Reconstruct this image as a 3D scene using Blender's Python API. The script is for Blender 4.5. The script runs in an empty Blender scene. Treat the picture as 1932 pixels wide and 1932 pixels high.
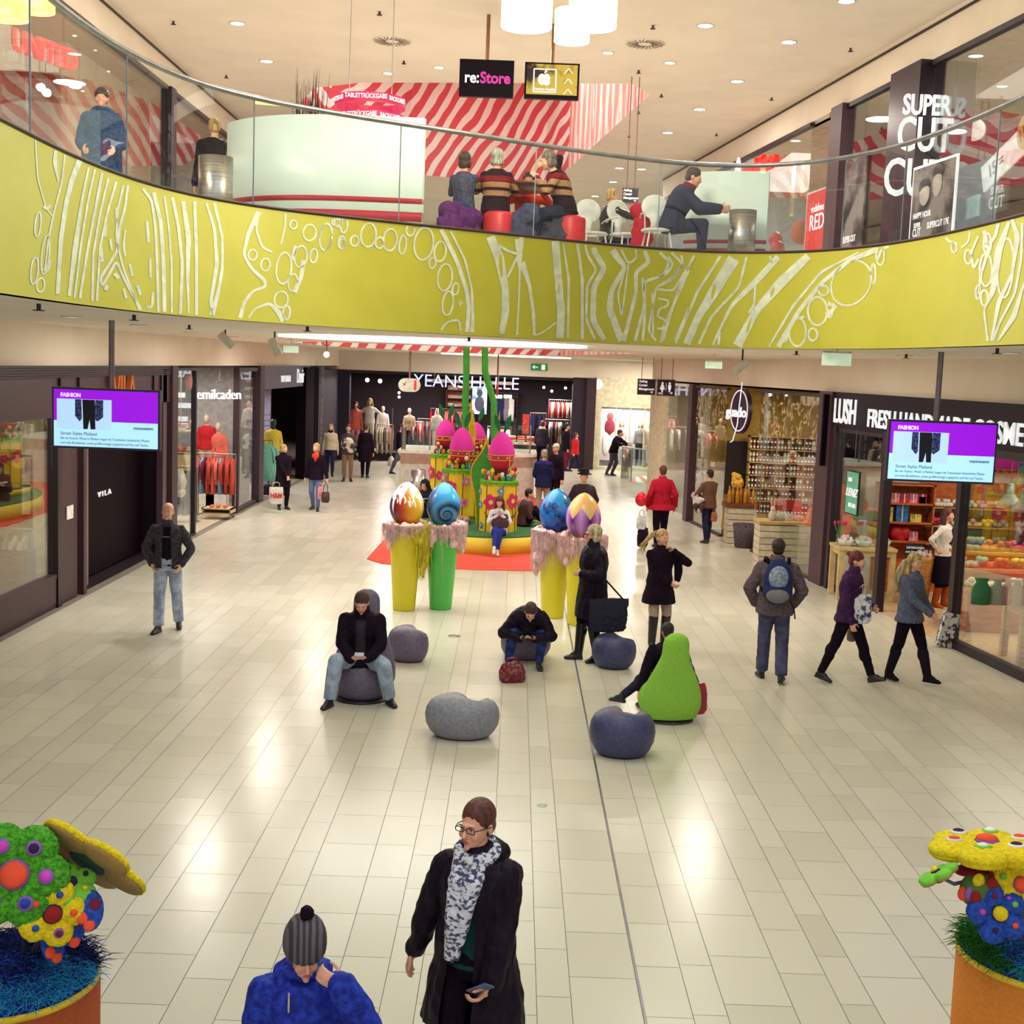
import bpy, math, random
import numpy as np
from mathutils import Vector, Matrix, noise, Euler
random.seed(7)
PI = math.pi
SC = bpy.context.scene
COL = SC.collection
# camera
FPX, CAMH, PIT, ROL = 2400.0, 3.8, math.radians(6.56), 0.038
cam_d = bpy.data.cameras.new('camera'); cam = bpy.data.objects.new('camera', cam_d); COL.objects.link(cam)
cam_d.lens = FPX / 1932 * 36; cam_d.sensor_width = 36; cam_d.clip_start = .05; cam_d.clip_end = 300
_f = Vector((0, math.cos(PIT), -math.sin(PIT))); _u = Vector((0, math.sin(PIT), math.cos(PIT))); _x = Vector((1, 0, 0))
_r = _x * math.cos(ROL) + _u * math.sin(ROL); _up = -_x * math.sin(ROL) + _u * math.cos(ROL)
cam.matrix_world = Matrix(((_r.x, _up.x, -_f.x, 0), (_r.y, _up.y, -_f.y, 0), (_r.z, _up.z, -_f.z, CAMH), (0, 0, 0, 1)))
SC.camera = cam
# world, exposure, large lights
W = bpy.data.worlds.new('world'); SC.world = W; W.use_nodes = True
W.node_tree.nodes['Background'].inputs[0].default_value = (1.0, .95, .90, 1)
W.node_tree.nodes['Background'].inputs[1].default_value = .85
SC.view_settings.view_transform = 'Standard'; SC.view_settings.look = 'None'; SC.view_settings.gamma = 1
SC.view_settings.use_curve_mapping = False
SC.view_settings.exposure = 0.0
def ray(x, y):
 a, b = x - 966, y - 966
 u = a * math.cos(ROL) + b * math.sin(ROL); v = -a * math.sin(ROL) + b * math.cos(ROL)
 return Vector((u / FPX, math.cos(PIT) - v / FPX * math.sin(PIT), -math.sin(PIT) - v / FPX * math.cos(PIT)))
def G(x, y, z=0.0):                                # point at height z seen along a sight line
 d = ray(x, y); t = (z - CAMH) / d.z; return Vector((t * d.x, t * d.y, z))
def AY(x, y, Y):                                   # point at depth Y
 d = ray(x, y); t = Y / d.y; return Vector((t * d.x, Y, CAMH + t * d.z))
def AX(x, y, X):
 d = ray(x, y); t = X / d.x; return Vector((X, t * d.y, CAMH + t * d.z))
WR = Vector((6.7, 16.1)); WD = Vector((-.132, 1)).normalized(); WN = Vector((WD.y, -WD.x))   # the right shop wall: point, direction, outward normal
def RP(Y, d=0, z=0):                               # point on the right shop line at depth Y, d metres into the shop
 return Vector((6.7 - .132 * (Y - 16.1) + WN.x * d, Y + WN.y * d, z))
def AR(x, y, d=0):
 q = ray(x, y); k = (WR.x + WN.x * d) * WN.x + (WR.y + WN.y * d) * WN.y
 t = k / (q.x * WN.x + q.y * WN.y); return Vector((q.x * t, q.y * t, CAMH + q.z * t))
def area_light(name, loc, sx, sy, power, col, shape='RECTANGLE', spread=180, rot=(0, 0, 0)):
 l = bpy.data.lights.new(name, 'AREA'); l.shape = shape; l.size = sx; l.energy = power; l.color = col
 if shape in ('RECTANGLE', 'ELLIPSE'): l.size_y = sy
 l.spread = math.radians(spread)
 o = bpy.data.objects.new(name, l); o.location = loc; o.rotation_euler = rot; COL.objects.link(o); return o
area_light('skylight', (0.4, 4.5, 9.1), 6.5, 17, 340, (.84, .97, 1.0))
area_light('luminous_ceiling', (-1.3, 19.6, 4.10), 4.6, 3.6, 130, (1, .97, .9), 'ELLIPSE')
# materials
def lin(c):
 return tuple((v / 255 / 12.92) if v / 255 <= .04045 else ((v / 255 + .055) / 1.055) ** 2.4 for v in c) + (1,)
MATS = {}
def M(name, c=(128, 128, 128), rough=.6, metal=0, c2=None, scale=8, bump=0, bscale=60, emis=0, spec=.5, kind='noise', sheen=0, stretch=(1, 1, 1), lo=.4, hi=.6, mrot=(0, 0, 0)):
 if name in MATS: return MATS[name]
 m = bpy.data.materials.new(name); m.use_nodes = True; nt = m.node_tree; b = nt.nodes['Principled BSDF']
 b.inputs['Base Color'].default_value = lin(c); b.inputs['Roughness'].default_value = rough; b.inputs['Metallic'].default_value = metal
 b.inputs['Specular IOR Level'].default_value = spec
 if sheen: b.inputs['Sheen Weight'].default_value = sheen
 m.diffuse_color = lin(c)
 tc = nt.nodes.new('ShaderNodeTexCoord'); mp = nt.nodes.new('ShaderNodeMapping'); mp.inputs['Scale'].default_value = stretch; mp.inputs['Rotation'].default_value = mrot
 nt.links.new(tc.outputs['Object'], mp.inputs[0])
 if c2 is None: c2 = tuple(v * .86 for v in c); soft = True
 else: soft = False
 if kind == 'wave':
  t = nt.nodes.new('ShaderNodeTexWave'); t.inputs['Scale'].default_value = scale; t.inputs['Distortion'].default_value = 6; t.inputs['Detail'].default_value = 2; t.inputs['Detail Scale'].default_value = .7
  fo = t.outputs['Fac']
 elif kind == 'voronoi':
  t = nt.nodes.new('ShaderNodeTexVoronoi'); t.inputs['Scale'].default_value = scale; fo = t.outputs['Distance']
 else:
  t = nt.nodes.new('ShaderNodeTexNoise'); t.inputs['Scale'].default_value = scale; t.inputs['Detail'].default_value = 3; fo = t.outputs['Fac']
 nt.links.new(mp.outputs[0], t.inputs['Vector'])
 r = nt.nodes.new('ShaderNodeValToRGB'); r.color_ramp.elements[0].position = lo if not soft else .3; r.color_ramp.elements[1].position = hi if not soft else .7
 r.color_ramp.elements[0].color = lin(c2); r.color_ramp.elements[1].color = lin(c)
 nt.links.new(fo, r.inputs[0]); nt.links.new(r.outputs[0], b.inputs['Base Color'])
 if bump:
  n2 = nt.nodes.new('ShaderNodeTexNoise'); n2.inputs['Scale'].default_value = bscale; nt.links.new(mp.outputs[0], n2.inputs['Vector'])
  bp = nt.nodes.new('ShaderNodeBump'); bp.inputs['Strength'].default_value = bump; bp.inputs['Distance'].default_value = .02
  nt.links.new(n2.outputs['Fac'], bp.inputs['Height']); nt.links.new(bp.outputs[0], b.inputs['Normal'])
 if emis:
  b.inputs['Emission Strength'].default_value = emis; nt.links.new(r.outputs[0], b.inputs['Emission Color'])
 MATS[name] = m; return m
def glass(name, tint=(1, 1, 1), refl=.06, rough=.0):
 if name in MATS: return MATS[name]
 m = bpy.data.materials.new(name); m.use_nodes = True; nt = m.node_tree; nt.nodes.clear()
 out = nt.nodes.new('ShaderNodeOutputMaterial'); tr = nt.nodes.new('ShaderNodeBsdfTransparent'); gl = nt.nodes.new('ShaderNodeBsdfGlossy')
 tr.inputs[0].default_value = tint + (1,); gl.inputs['Roughness'].default_value = rough; gl.inputs[0].default_value = (1, 1, 1, 1)
 fr = nt.nodes.new('ShaderNodeLayerWeight'); fr.inputs[0].default_value = .25
 mr = nt.nodes.new('ShaderNodeMapRange'); mr.inputs['To Min'].default_value = refl; mr.inputs['To Max'].default_value = .40
 mx = nt.nodes.new('ShaderNodeMixShader')
 nt.links.new(fr.outputs['Fresnel'], mr.inputs[0]); nt.links.new(mr.outputs[0], mx.inputs[0]); nt.links.new(tr.outputs[0], mx.inputs[1]); nt.links.new(gl.outputs[0], mx.inputs[2]); nt.links.new(mx.outputs[0], out.inputs[0])
 MATS[name] = m; return m
GLS = glass('clear_glass', (.95, .98, .97), .035)
GLB = glass('rail_glass', (.90, .95, .93), .045)
# mesh building
class MB:
 def __init__(s): s.v = []; s.f = []; s.m = []; s.s = []
 def add(s, vs, fs, mi=0, sm=False):
  o = len(s.v); s.v.extend([tuple(p) for p in vs])
  for f in fs: s.f.append(tuple(i + o for i in f)); s.m.append(mi); s.s.append(sm)
  return s
 def box(s, c, d, mi=0, rz=0, rot=None):
  R = rot if rot is not None else Matrix.Rotation(rz, 3, 'Z'); c = Vector(c)
  vs = [c + R @ Vector((x * d[0] / 2, y * d[1] / 2, z * d[2] / 2)) for x in (-1, 1) for y in (-1, 1) for z in (-1, 1)]
  return s.add(vs, [(0, 1, 3, 2), (4, 6, 7, 5), (0, 4, 5, 1), (2, 3, 7, 6), (0, 2, 6, 4), (1, 5, 7, 3)], mi)
 def b2(s, a, b, mi=0):
  return s.box([(a[i] + b[i]) / 2 for i in range(3)], [abs(a[i] - b[i]) for i in range(3)], mi)
 def quad(s, *p, mi=0): return s.add(p, [tuple(range(len(p)))], mi)
 def slab(s, pts, n, t, mi=0):                  # polygon pts, thickened by t along -n
  n = Vector(n).normalized() * t; k = len(pts); P = [Vector(p) for p in pts]; Q = [p - n for p in P]
  s.add(P + Q, [tuple(range(k)), tuple(range(2 * k - 1, k - 1, -1))] + [(i, i + k, (i + 1) % k + k, (i + 1) % k) for i in range(k)], mi); return s
 def cyl(s, p0, p1, r0, r1=None, n=16, mi=0, caps=True):
  r1 = r0 if r1 is None else r1; p0 = Vector(p0); p1 = Vector(p1); d = (p1 - p0).normalized()
  a = d.orthogonal().normalized(); b = d.cross(a)
  A = [p0 + (a * math.cos(t) + b * math.sin(t)) * r0 for t in [2 * PI * i / n for i in range(n)]]
  B = [p1 + (a * math.cos(t) + b * math.sin(t)) * r1 for t in [2 * PI * i / n for i in range(n)]]
  s.add(A + B, [(i, (i + 1) % n, (i + 1) % n + n, i + n) for i in range(n)], mi, True)
  if caps: s.add(A, [tuple(range(n))[::-1]], mi); s.add(B, [tuple(range(n))], mi)
  return s
 def ell(s, c, r, mi=0, nu=16, nv=10, rot=None, egg=0):
  c = Vector(c); r = (r, r, r) if isinstance(r, (int, float)) else r; vs = []
  for j in range(nv + 1):
   t = PI * j / nv
   for i in range(nu):
    p = 2 * PI * i / nu; k = 1 - egg * math.cos(t)
    q = Vector((r[0] * math.sin(t) * math.cos(p) * k, r[1] * math.sin(t) * math.sin(p) * k, r[2] * math.cos(t)))
    if rot is not None: q = rot @ q
    vs.append(c + q)
  fs = []
  for j in range(nv):
   for i in range(nu):
    a = j * nu + i; b = j * nu + (i + 1) % nu
    if j == 0: fs.append((a, a + nu, b + nu))
    elif j == nv - 1: fs.append((a, a + nu, b))
    else: fs.append((a, a + nu, b + nu, b))
  return s.add(vs, fs, mi, True)
 def loft(s, rings, mi=0, sm=True, caps=True, closed=True):
  n = len(rings[0]); vs = [p for r in rings for p in r]; fs = []
  for j in range(len(rings) - 1):
   for i in range(n if closed else n - 1):
    a = j * n + i; b = j * n + (i + 1) % n; fs.append((a, b, b + n, a + n))
  if caps: fs += [tuple(range(n))[::-1], tuple(range((len(rings) - 1) * n, len(rings) * n))]
  return s.add(vs, fs, mi, sm)
 def tube(s, pts, rs, n=8, mi=0, caps=True):
  P = [Vector(p) for p in pts]; k = len(P); rs = [rs] * k if isinstance(rs, (int, float)) else rs
  T = [((P[min(i + 1, k - 1)] - P[max(i - 1, 0)]).normalized()) for i in range(k)]
  a = T[0].orthogonal().normalized(); rings = []
  for i in range(k):
   a = (a - T[i] * a.dot(T[i])); a = a.normalized() if a.length > 1e-6 else T[i].orthogonal().normalized(); b = T[i].cross(a)
   rings.append([P[i] + (a * math.cos(2 * PI * j / n) + b * math.sin(2 * PI * j / n)) * rs[i] for j in range(n)])
  return s.loft(rings, mi, True, caps)
 def lathe(s, prof, c=(0, 0, 0), n=32, mi=0, sy=1):
  c = Vector(c); rings = [[c + Vector((r * math.cos(2 * PI * i / n), r * sy * math.sin(2 * PI * i / n), z)) for i in range(n)] for r, z in prof]
  return s.loft(rings, mi, True, True)
 def prism(s, poly, z0, z1, mi=0):
  k = len(poly); s.add([(x, y, z0) for x, y in poly] + [(x, y, z1) for x, y in poly], [tuple(range(k))[::-1], tuple(range(k, 2 * k))] + [(i, (i + 1) % k, (i + 1) % k + k, i + k) for i in range(k)], mi); return s
 def build(s, name, mats, parent=None, loc=None, rz=0):
  me = bpy.data.meshes.new(name); me.from_pydata(s.v, [], s.f); me.update()
  if not isinstance(mats, (list, tuple)): mats = [mats]
  for m in mats: me.materials.append(m)
  me.polygons.foreach_set('material_index', s.m); me.polygons.foreach_set('use_smooth', s.s); me.update()
  o = bpy.data.objects.new(name, me); COL.objects.link(o)
  if parent is not None: o.parent = parent
  if loc is not None: o.location = loc
  if rz: o.rotation_euler = (0, 0, rz)
  return o
def tag(o, label, cat=None, group=None, kind=None):
 if label: o['label'] = label
 if cat: o['category'] = cat
 if group: o['group'] = group
 if kind: o['kind'] = kind
 return o
ORD = 'first second third fourth fifth sixth seventh eighth ninth tenth eleventh twelfth thirteenth fourteenth fifteenth sixteenth'.split()
def rank(xs): o = sorted(xs); return [('leftmost' if o.index(x) == 0 else 'rightmost' if o.index(x) == len(o) - 1 else ORD[o.index(x)] + ' from the left') for x in xs]
def struct(o): o['kind'] = 'structure'; return o
def empty(name, loc, rz=0):
 o = bpy.data.objects.new(name, None); COL.objects.link(o); o.location = loc; o.rotation_euler = (0, 0, rz); o.empty_display_size = .1; return o
def thing(name, label, cat, loc=(0, 0, 0), rz=0, group=None):
 return tag(empty(name, loc, rz), label, cat, group)
def dup(r, loc=None, rz=None, label=None, group=None, mats=None, scale=None):
 c = r.copy(); COL.objects.link(c)
 if loc is not None: c.location = loc
 if rz is not None: c.rotation_euler = (0, 0, rz)
 if scale: c.scale = scale
 if label: c['label'] = label
 if group: c['group'] = group
 for ch in list(r.children):
  d = ch.copy(); COL.objects.link(d); d.parent = c
  for g in list(ch.children): e = g.copy(); COL.objects.link(e); e.parent = d
 if mats and c.data:
  for i, m in enumerate(mats): c.material_slots[i].link = 'OBJECT'; c.material_slots[i].material = m
 return c
def text(name, s, size, m, parent=None, loc=(0, 0, 0), rot=(PI / 2, 0, 0), ext=.01, off=0, sx=1, align='CENTER', shear=0, sp=1, matrix=None):
 cu = bpy.data.curves.new(name, 'FONT'); cu.body = s; cu.size = size; cu.extrude = ext; cu.offset = off; cu.align_x = align; cu.align_y = 'CENTER'; cu.shear = shear; cu.space_character = sp; cu.resolution_u = 3
 t = bpy.data.objects.new(name, cu); COL.objects.link(t)
 dg = bpy.context.evaluated_depsgraph_get(); me = bpy.data.meshes.new_from_object(t.evaluated_get(dg)); bpy.data.objects.remove(t)
 me.materials.clear(); me.materials.append(m)
 o = bpy.data.objects.new(name, me); COL.objects.link(o)
 if parent is not None: o.parent = parent
 if matrix is not None: o.matrix_local = matrix
 else: o.location = loc; o.rotation_euler = rot
 o.scale = (o.scale[0] * sx, o.scale[1], o.scale[2])
 return o
# the setting
STONE = M('limestone', (232, 222, 196), .22, c2=(222, 209, 180), scale=3, spec=.5)
def floor_material():
 m = bpy.data.materials.new('floor_stone'); m.use_nodes = True; nt = m.node_tree; b = nt.nodes['Principled BSDF']
 N = nt.nodes.new; L = nt.links.new
 at = N('ShaderNodeAttribute'); at.attribute_name = 'tint'
 tc = N('ShaderNodeTexCoord'); n1 = N('ShaderNodeTexNoise'); n1.inputs['Scale'].default_value = 30; n1.inputs['Detail'].default_value = 6; n1.inputs['Roughness'].default_value = .7
 mp = N('ShaderNodeMapping'); mp.inputs['Scale'].default_value = (1, 1.8, 1); L(tc.outputs['Object'], mp.inputs[0]); L(mp.outputs[0], n1.inputs['Vector'])
 r1 = N('ShaderNodeValToRGB'); r1.color_ramp.elements[0].position = .64; r1.color_ramp.elements[1].position = .74
 r1.color_ramp.elements[0].color = (0, 0, 0, 1); r1.color_ramp.elements[1].color = (1, 1, 1, 1); L(n1.outputs['Fac'], r1.inputs[0])
 n2 = N('ShaderNodeTexNoise'); n2.inputs['Scale'].default_value = .9; n2.inputs['Detail'].default_value = 2; L(tc.outputs['Object'], n2.inputs['Vector'])
 r2 = N('ShaderNodeValToRGB'); r2.color_ramp.elements[0].position = .56; r2.color_ramp.elements[1].position = .70; L(n2.outputs['Fac'], r2.inputs[0])
 mul = N('ShaderNodeMath'); mul.operation = 'MULTIPLY'; L(r1.outputs[0], mul.inputs[0]); mul.use_clamp = True; L(r2.outputs[0], mul.inputs[1])
 base = N('ShaderNodeMix'); base.data_type = 'RGBA'; base.inputs['A'].default_value = lin((198, 194, 176)); base.inputs['B'].default_value = lin((210, 206, 190)); L(at.outputs['Fac'], base.inputs['Factor'])
 st = N('ShaderNodeMix'); st.data_type = 'RGBA'; st.inputs['B'].default_value = lin((140, 96, 66)); m5 = N('ShaderNodeMath'); m5.operation = 'MULTIPLY'; m5.inputs[1].default_value = .3; L(mul.outputs[0], m5.inputs[0]); L(m5.outputs[0], st.inputs['Factor']); L(base.outputs['Result'], st.inputs['A'])
 L(st.outputs['Result'], b.inputs['Base Color']); b.inputs['Roughness'].default_value = .2; b.inputs['Specular IOR Level'].default_value = .38
 n3 = N('ShaderNodeTexNoise'); n3.inputs['Scale'].default_value = 2.5; L(tc.outputs['Object'], n3.inputs['Vector'])
 mr = N('ShaderNodeMapRange'); mr.inputs['To Min'].default_value = .2; mr.inputs['To Max'].default_value = .26; L(n3.outputs['Fac'], mr.inputs[0]); L(mr.outputs[0], b.inputs['Roughness'])
 return m
FLM = floor_material(); GROUT = M('grout', (128, 120, 110), .8)
def build_floor():
 mb = MB(); mb.quad((-16, -4, -.006), (16, -4, -.006), (16, 62, -.006), (-16, 62, -.006), mi=1)
 tint = [0.5]; xs = []; x = .26 - .93 * 9; k = 0; ws = (.21, .42, .30)
 while x < 10:
  w = ws[k % 3]; xs.append((x, w)); x += w; k += 1
 rnd = random.Random(3); vs = []; fs = []
 for x, w in xs:
  if x > 8.6: break
  y = 1.5 + rnd.random() * .64; g = .004
  xr = x + w
  while y < 49:
   if x > -6.95:
    mb.quad((x + g / 2, y + g / 2, 0), (xr - g / 2, y + g / 2, 0), (xr - g / 2, y + .64 - g / 2, 0), (x + g / 2, y + .64 - g / 2, 0), mi=0); tint.append(rnd.random() ** .8)
   y += .64
 o = mb.build('floor', [FLM, GROUT]); me = o.data
 a = me.attributes.new('tint', 'FLOAT', 'FACE'); a.data.foreach_set('value', tint)
 struct(o); return o
build_floor()
struct(MB().b2((.893, 1.5, -.002), (.908, 24, .0015)).build('trim_1', M('steel_strip', (135, 132, 150), .35, .8)))
PLASTER = M('plaster', (232, 220, 204), .85, c2=(228, 215, 198), scale=1.5)
CEILM = M('ceiling_paint', (236, 226, 212), .9, c2=(231, 221, 206), scale=1.2)
DARK = M('dark_frame', (28, 9, 27), .45, c2=(24, 7, 23), scale=4)
BROWN = M('brown_metal', (56, 30, 42), .5, c2=(50, 26, 37), scale=4)
STEEL = M('brushed_steel', (176, 172, 168), .3, .9, c2=(150, 146, 142), scale=3, stretch=(1, 1, 40))
WHITE = M('white_paint', (235, 232, 222), .5)
# balcony edge curve in plan: top and bottom of the printed fascia
_px = [0, 100, 200, 300, 400, 500, 600, 700, 800, 900, 1000, 1100, 1200, 1300, 1400, 1500, 1600, 1700, 1800, 1932]
_tp = [224, 282, 325, 358, 383, 394, 406, 418, 426, 437, 449, 458, 469, 477, 481, 480, 473, 461, 440, 408]
_bt = [546, 561, 575, 588, 597, 607, 614, 621, 628, 635, 641, 648, 653, 657, 658, 658, 657, 655, 650, 645]
ZT, ZB, ZU = 5.33, 4.14, 5.2
T_ = np.array([[*G(x, y, ZT).xy] for x, y in zip(_px, _tp)]); B_ = np.array([[*G(x, y, ZB).xy] for x, y in zip(_px, _bt)])
B_ = .45 * T_ + .55 * B_
def extend(C):
 l = [[C[0][0] + .0, -4.0], [C[0][0] - .05, 3.0]]; r = [[C[-1][0] + .05, 4.0], [C[-1][0], -4.0]]
 return np.array(l + C.tolist() + r)
def smooth_curve(C, n=160, it=30):
 C = np.array(C); d = np.r_[0, np.cumsum(np.linalg.norm(np.diff(C, axis=0), axis=1))]
 s = np.linspace(0, d[-1], n); P = np.c_[np.interp(s, d, C[:, 0]), np.interp(s, d, C[:, 1])]
 for _ in range(it): P[1:-1] = .5 * P[1:-1] + .25 * (P[:-2] + P[2:])
 return P
NT = 200
# smooth both by image column so that they stay matched
TC = smooth_curve(extend(T_), NT, 25); BC = smooth_curve(extend(B_), NT, 25)
YEL = M('fascia_yellow', (188, 184, 66), .55, c2=(183, 179, 61), scale=2)
FWHT = M('fascia_white', (226, 232, 214), .55)
def fascia():
 mb = MB()
 top = [Vector((p[0], p[1], ZT)) for p in TC]; bot = [Vector((p[0], p[1], ZB)) for p in BC]
 mb.loft([bot, top], 0, True, False, False)
 def off(C, d):
  out = []
  for i in range(len(C)):
   t = C[min(i + 1, len(C) - 1)] - C[max(i - 1, 0)]; n = np.array([-t[1], t[0]]); n = n / np.linalg.norm(n)
   out.append(C[i] + n * d)
  return out
 ti = [Vector((p[0], p[1], ZT)) for p in off(TC, .12)]; bi = [Vector((p[0], p[1], ZB)) for p in off(BC, .12)]
 mb.loft([top, ti], 2, True, False, False); mb.loft([bi, bot], 2, True, False, False); mb.loft([ti, bi], 2, True, False, False)
 tris = []
 for i in range(NT - 1):
  tris.append((bot[i], bot[i + 1], top[i + 1])); tris.append((bot[i], top[i + 1], top[i]))
 A = np.array([[*t[0]] for t in tris]); E1 = np.array([[*(t[1] - t[0])] for t in tris]); E2 = np.array([[*(t[2] - t[0])] for t in tris])
 O = np.array([0, 0, CAMH])
 def hit(x, y):
  D = np.array([*ray(x, y)]); h = np.cross(D, E2); a = (E1 * h).sum(1); a[abs(a) < 1e-12] = 1e-12; f = 1 / a; s = O - A; u = f * (s * h).sum(1)
  q = np.cross(s, E1); v = f * (q @ D); t = f * (E2 * q).sum(1)
  ok = (u >= -1e-6) & (v >= -1e-6) & (u + v <= 1 + 1e-6) & (t > .5)
  if not ok.any(): return None
  i = np.argmin(np.where(ok, t, 1e9)); n = np.cross(E1[i], E2[i]); n /= np.linalg.norm(n)
  if n @ D > 0: n = -n
  return Vector(O + D * t[i] + n * .004)
 def ribbon(pts, w, tr, closed=False):
  P = np.array([[p[0], p[1]] for p in pts], float); Wd = np.interp(np.linspace(0, 1, len(pts)), np.linspace(0, 1, len(w)), w) if isinstance(w, (list, tuple)) else np.full(len(pts), float(w))
  if closed: P = np.vstack([P, P[:1]]); Wd = np.r_[Wd, Wd[:1]]
  d = np.r_[0, np.cumsum(np.linalg.norm(np.diff(P, axis=0), axis=1))]; n = max(2, int(d[-1] / 14)); s = np.linspace(0, d[-1], n + 1)
  Q = np.c_[np.interp(s, d, P[:, 0]), np.interp(s, d, P[:, 1])]; ww = np.interp(s, d, Wd)
  if not closed:
   for _ in range(2): Q[1:-1] = .5 * Q[1:-1] + .25 * (Q[:-2] + Q[2:])
  else:
   Q[-1] = Q[0]
  T = np.gradient(Q, axis=0)
  if closed: T[0] = T[-1] = Q[1] - Q[-2]
  N = np.c_[-T[:, 1], T[:, 0]]; N /= (np.linalg.norm(N, axis=1)[:, None] + 1e-9)
  a = Q + N * ww[:, None] / 2; b = Q - N * ww[:, None] / 2; prev = None
  for i in range(len(Q)):
   pa = hit(*tr(a[i])); pb = hit(*tr(b[i]))
   if pa is None or pb is None: prev = None; continue
   if prev is not None: mb.quad(prev[0], pa, pb, prev[1], mi=1)
   prev = (pa, pb)
 A_ = lambda p: (p[0] / 2.972, p[1] / 2.972 + 380)
 B2 = lambda p: (600 + p[0] / 2.76, 400 + p[1] / 2.76)
 C2 = lambda p: (1250 + p[0] / 2.833, 400 + p[1] / 2.833)
 def ring(cx, cy, rx, ry, w, tr, a=0):
  ca, sa = math.cos(a), math.sin(a)
  ribbon([(cx + rx * math.cos(t) * ca - ry * math.sin(t) * sa, cy + rx * math.cos(t) * sa + ry * math.sin(t) * ca) for t in [2 * PI * i / 20 for i in range(20)]], w, tr, True)
 for pts, w in [
  ([(195, -344), (208, -130), (255, 40), (290, 80)], 8), ([(360, -260), (345, -110), (300, 60), (270, 200), (250, 380)], 10), ([(310, -300), (305, -220), (325, -110)], [14, 26, 8]),
  ([(445, -230), (400, -120), (370, 0), (340, 200), (320, 520)], [34, 26, 26, 22]), ([(495, -190), (455, 0), (420, 250), (385, 530)], [12, 14, 30, 18]), ([(530, -180), (490, 0), (450, 250), (415, 540)], 12),
  ([(570, -160), (540, 0), (490, 260), (445, 545)], 15), ([(605, -130), (560, 60), (520, 300), (515, 560)], 13), ([(650, -110), (600, 60), (560, 250), (540, 560)], 13),
  ([(715, -90), (700, 30), (665, 160), (655, 280), (560, 430), (570, 480), (650, 335), (700, 450), (790, 610)], 15), ([(690, -90), (655, 60), (650, 220), (690, 380), (760, 560), (780, 610)], 12),
  ([(800, -70), (850, 0), (870, 160), (880, 400), (885, 620)], 15), ([(860, -50), (900, 120), (915, 350), (920, 620)], 22), ([(920, -30), (945, 150), (960, 350), (960, 625)], 11),
  ([(965, -20), (1000, 150), (1020, 350), (1010, 630)], 18), ([(1025, 0), (1055, 200), (1050, 400), (1055, 630)], [22, 30, 20, 10]), ([(1090, 0), (1100, 300), (1100, 640)], 18),
  ([(1155, 10), (1200, 150), (1215, 350), (1180, 560), (1190, 640)], [12, 18, 24, 8]), ([(1200, 10), (1245, 200), (1245, 380), (1220, 520), (1185, 640)], [16, 16, 18, 30]),
  ([(650, 35), (650, 120)], 14), ([(615, 210), (625, 275)], 14), ([(700, 160), (690, 250), (700, 310)], 12), ([(725, 350), (740, 420)], 16), ([(690, 490), (705, 545)], 14), ([(768, 470), (785, 525)], 18), ([(600, 470), (588, 500)], 22), ([(640, 405), (662, 432)], 22),
  ([(560, 260), (570, 340)], 22), ([(590, 130), (588, 200)], 14), ([(822, 110), (830, 230)], 16), ([(840, 320), (842, 430)], 14), ([(855, 510), (850, 600), (820, 590)], 14), ([(240, 30), (262, 50), (280, 20)], 16), ([(240, 380), (262, 400), (280, 330)], 14),
  ([(1450, 60), (1390, 180), (1365, 300), (1410, 380), (1480, 440), (1490, 480), (1420, 500), (1370, 560), (1345, 655)], [30, 16, 22, 14, 24]), ([(1450, 60), (1435, 140), (1440, 180), (1470, 260), (1525, 285)], 13), ([(1600, 70), (1595, 150), (1575, 240)], 10),
  ([(1390, 655), (1430, 600), (1510, 570), (1560, 620), (1590, 670)], [10, 10, 24, 40]), ([(1700, 330), (1690, 420), (1650, 510)], 24), ([(1660, 250), (1640, 330)], 24)]:
  ribbon(pts, w, A_)
 for r in [(210, 130, 16, 72), (190, 390, 20, 78), (252, 300, 22, 110), (225, 470, 22, 40), (1645, 130, 20, 25), (1735, 175, 36, 46), (1825, 200, 35, 76), (1415, 300, 25, 30), (1487, 355, 26, 36), (1590, 375, 42, 90), (1685, 310, 35, 62), (1758, 305, 20, 40), (1640, 455, 26, 50), (1575, 550, 38, 46), (1605, 625, 20, 42), (1915, 230, 20, 36), (1895, 120, 22, 24)]:
  ring(*r, 10, A_, .1)
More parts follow.
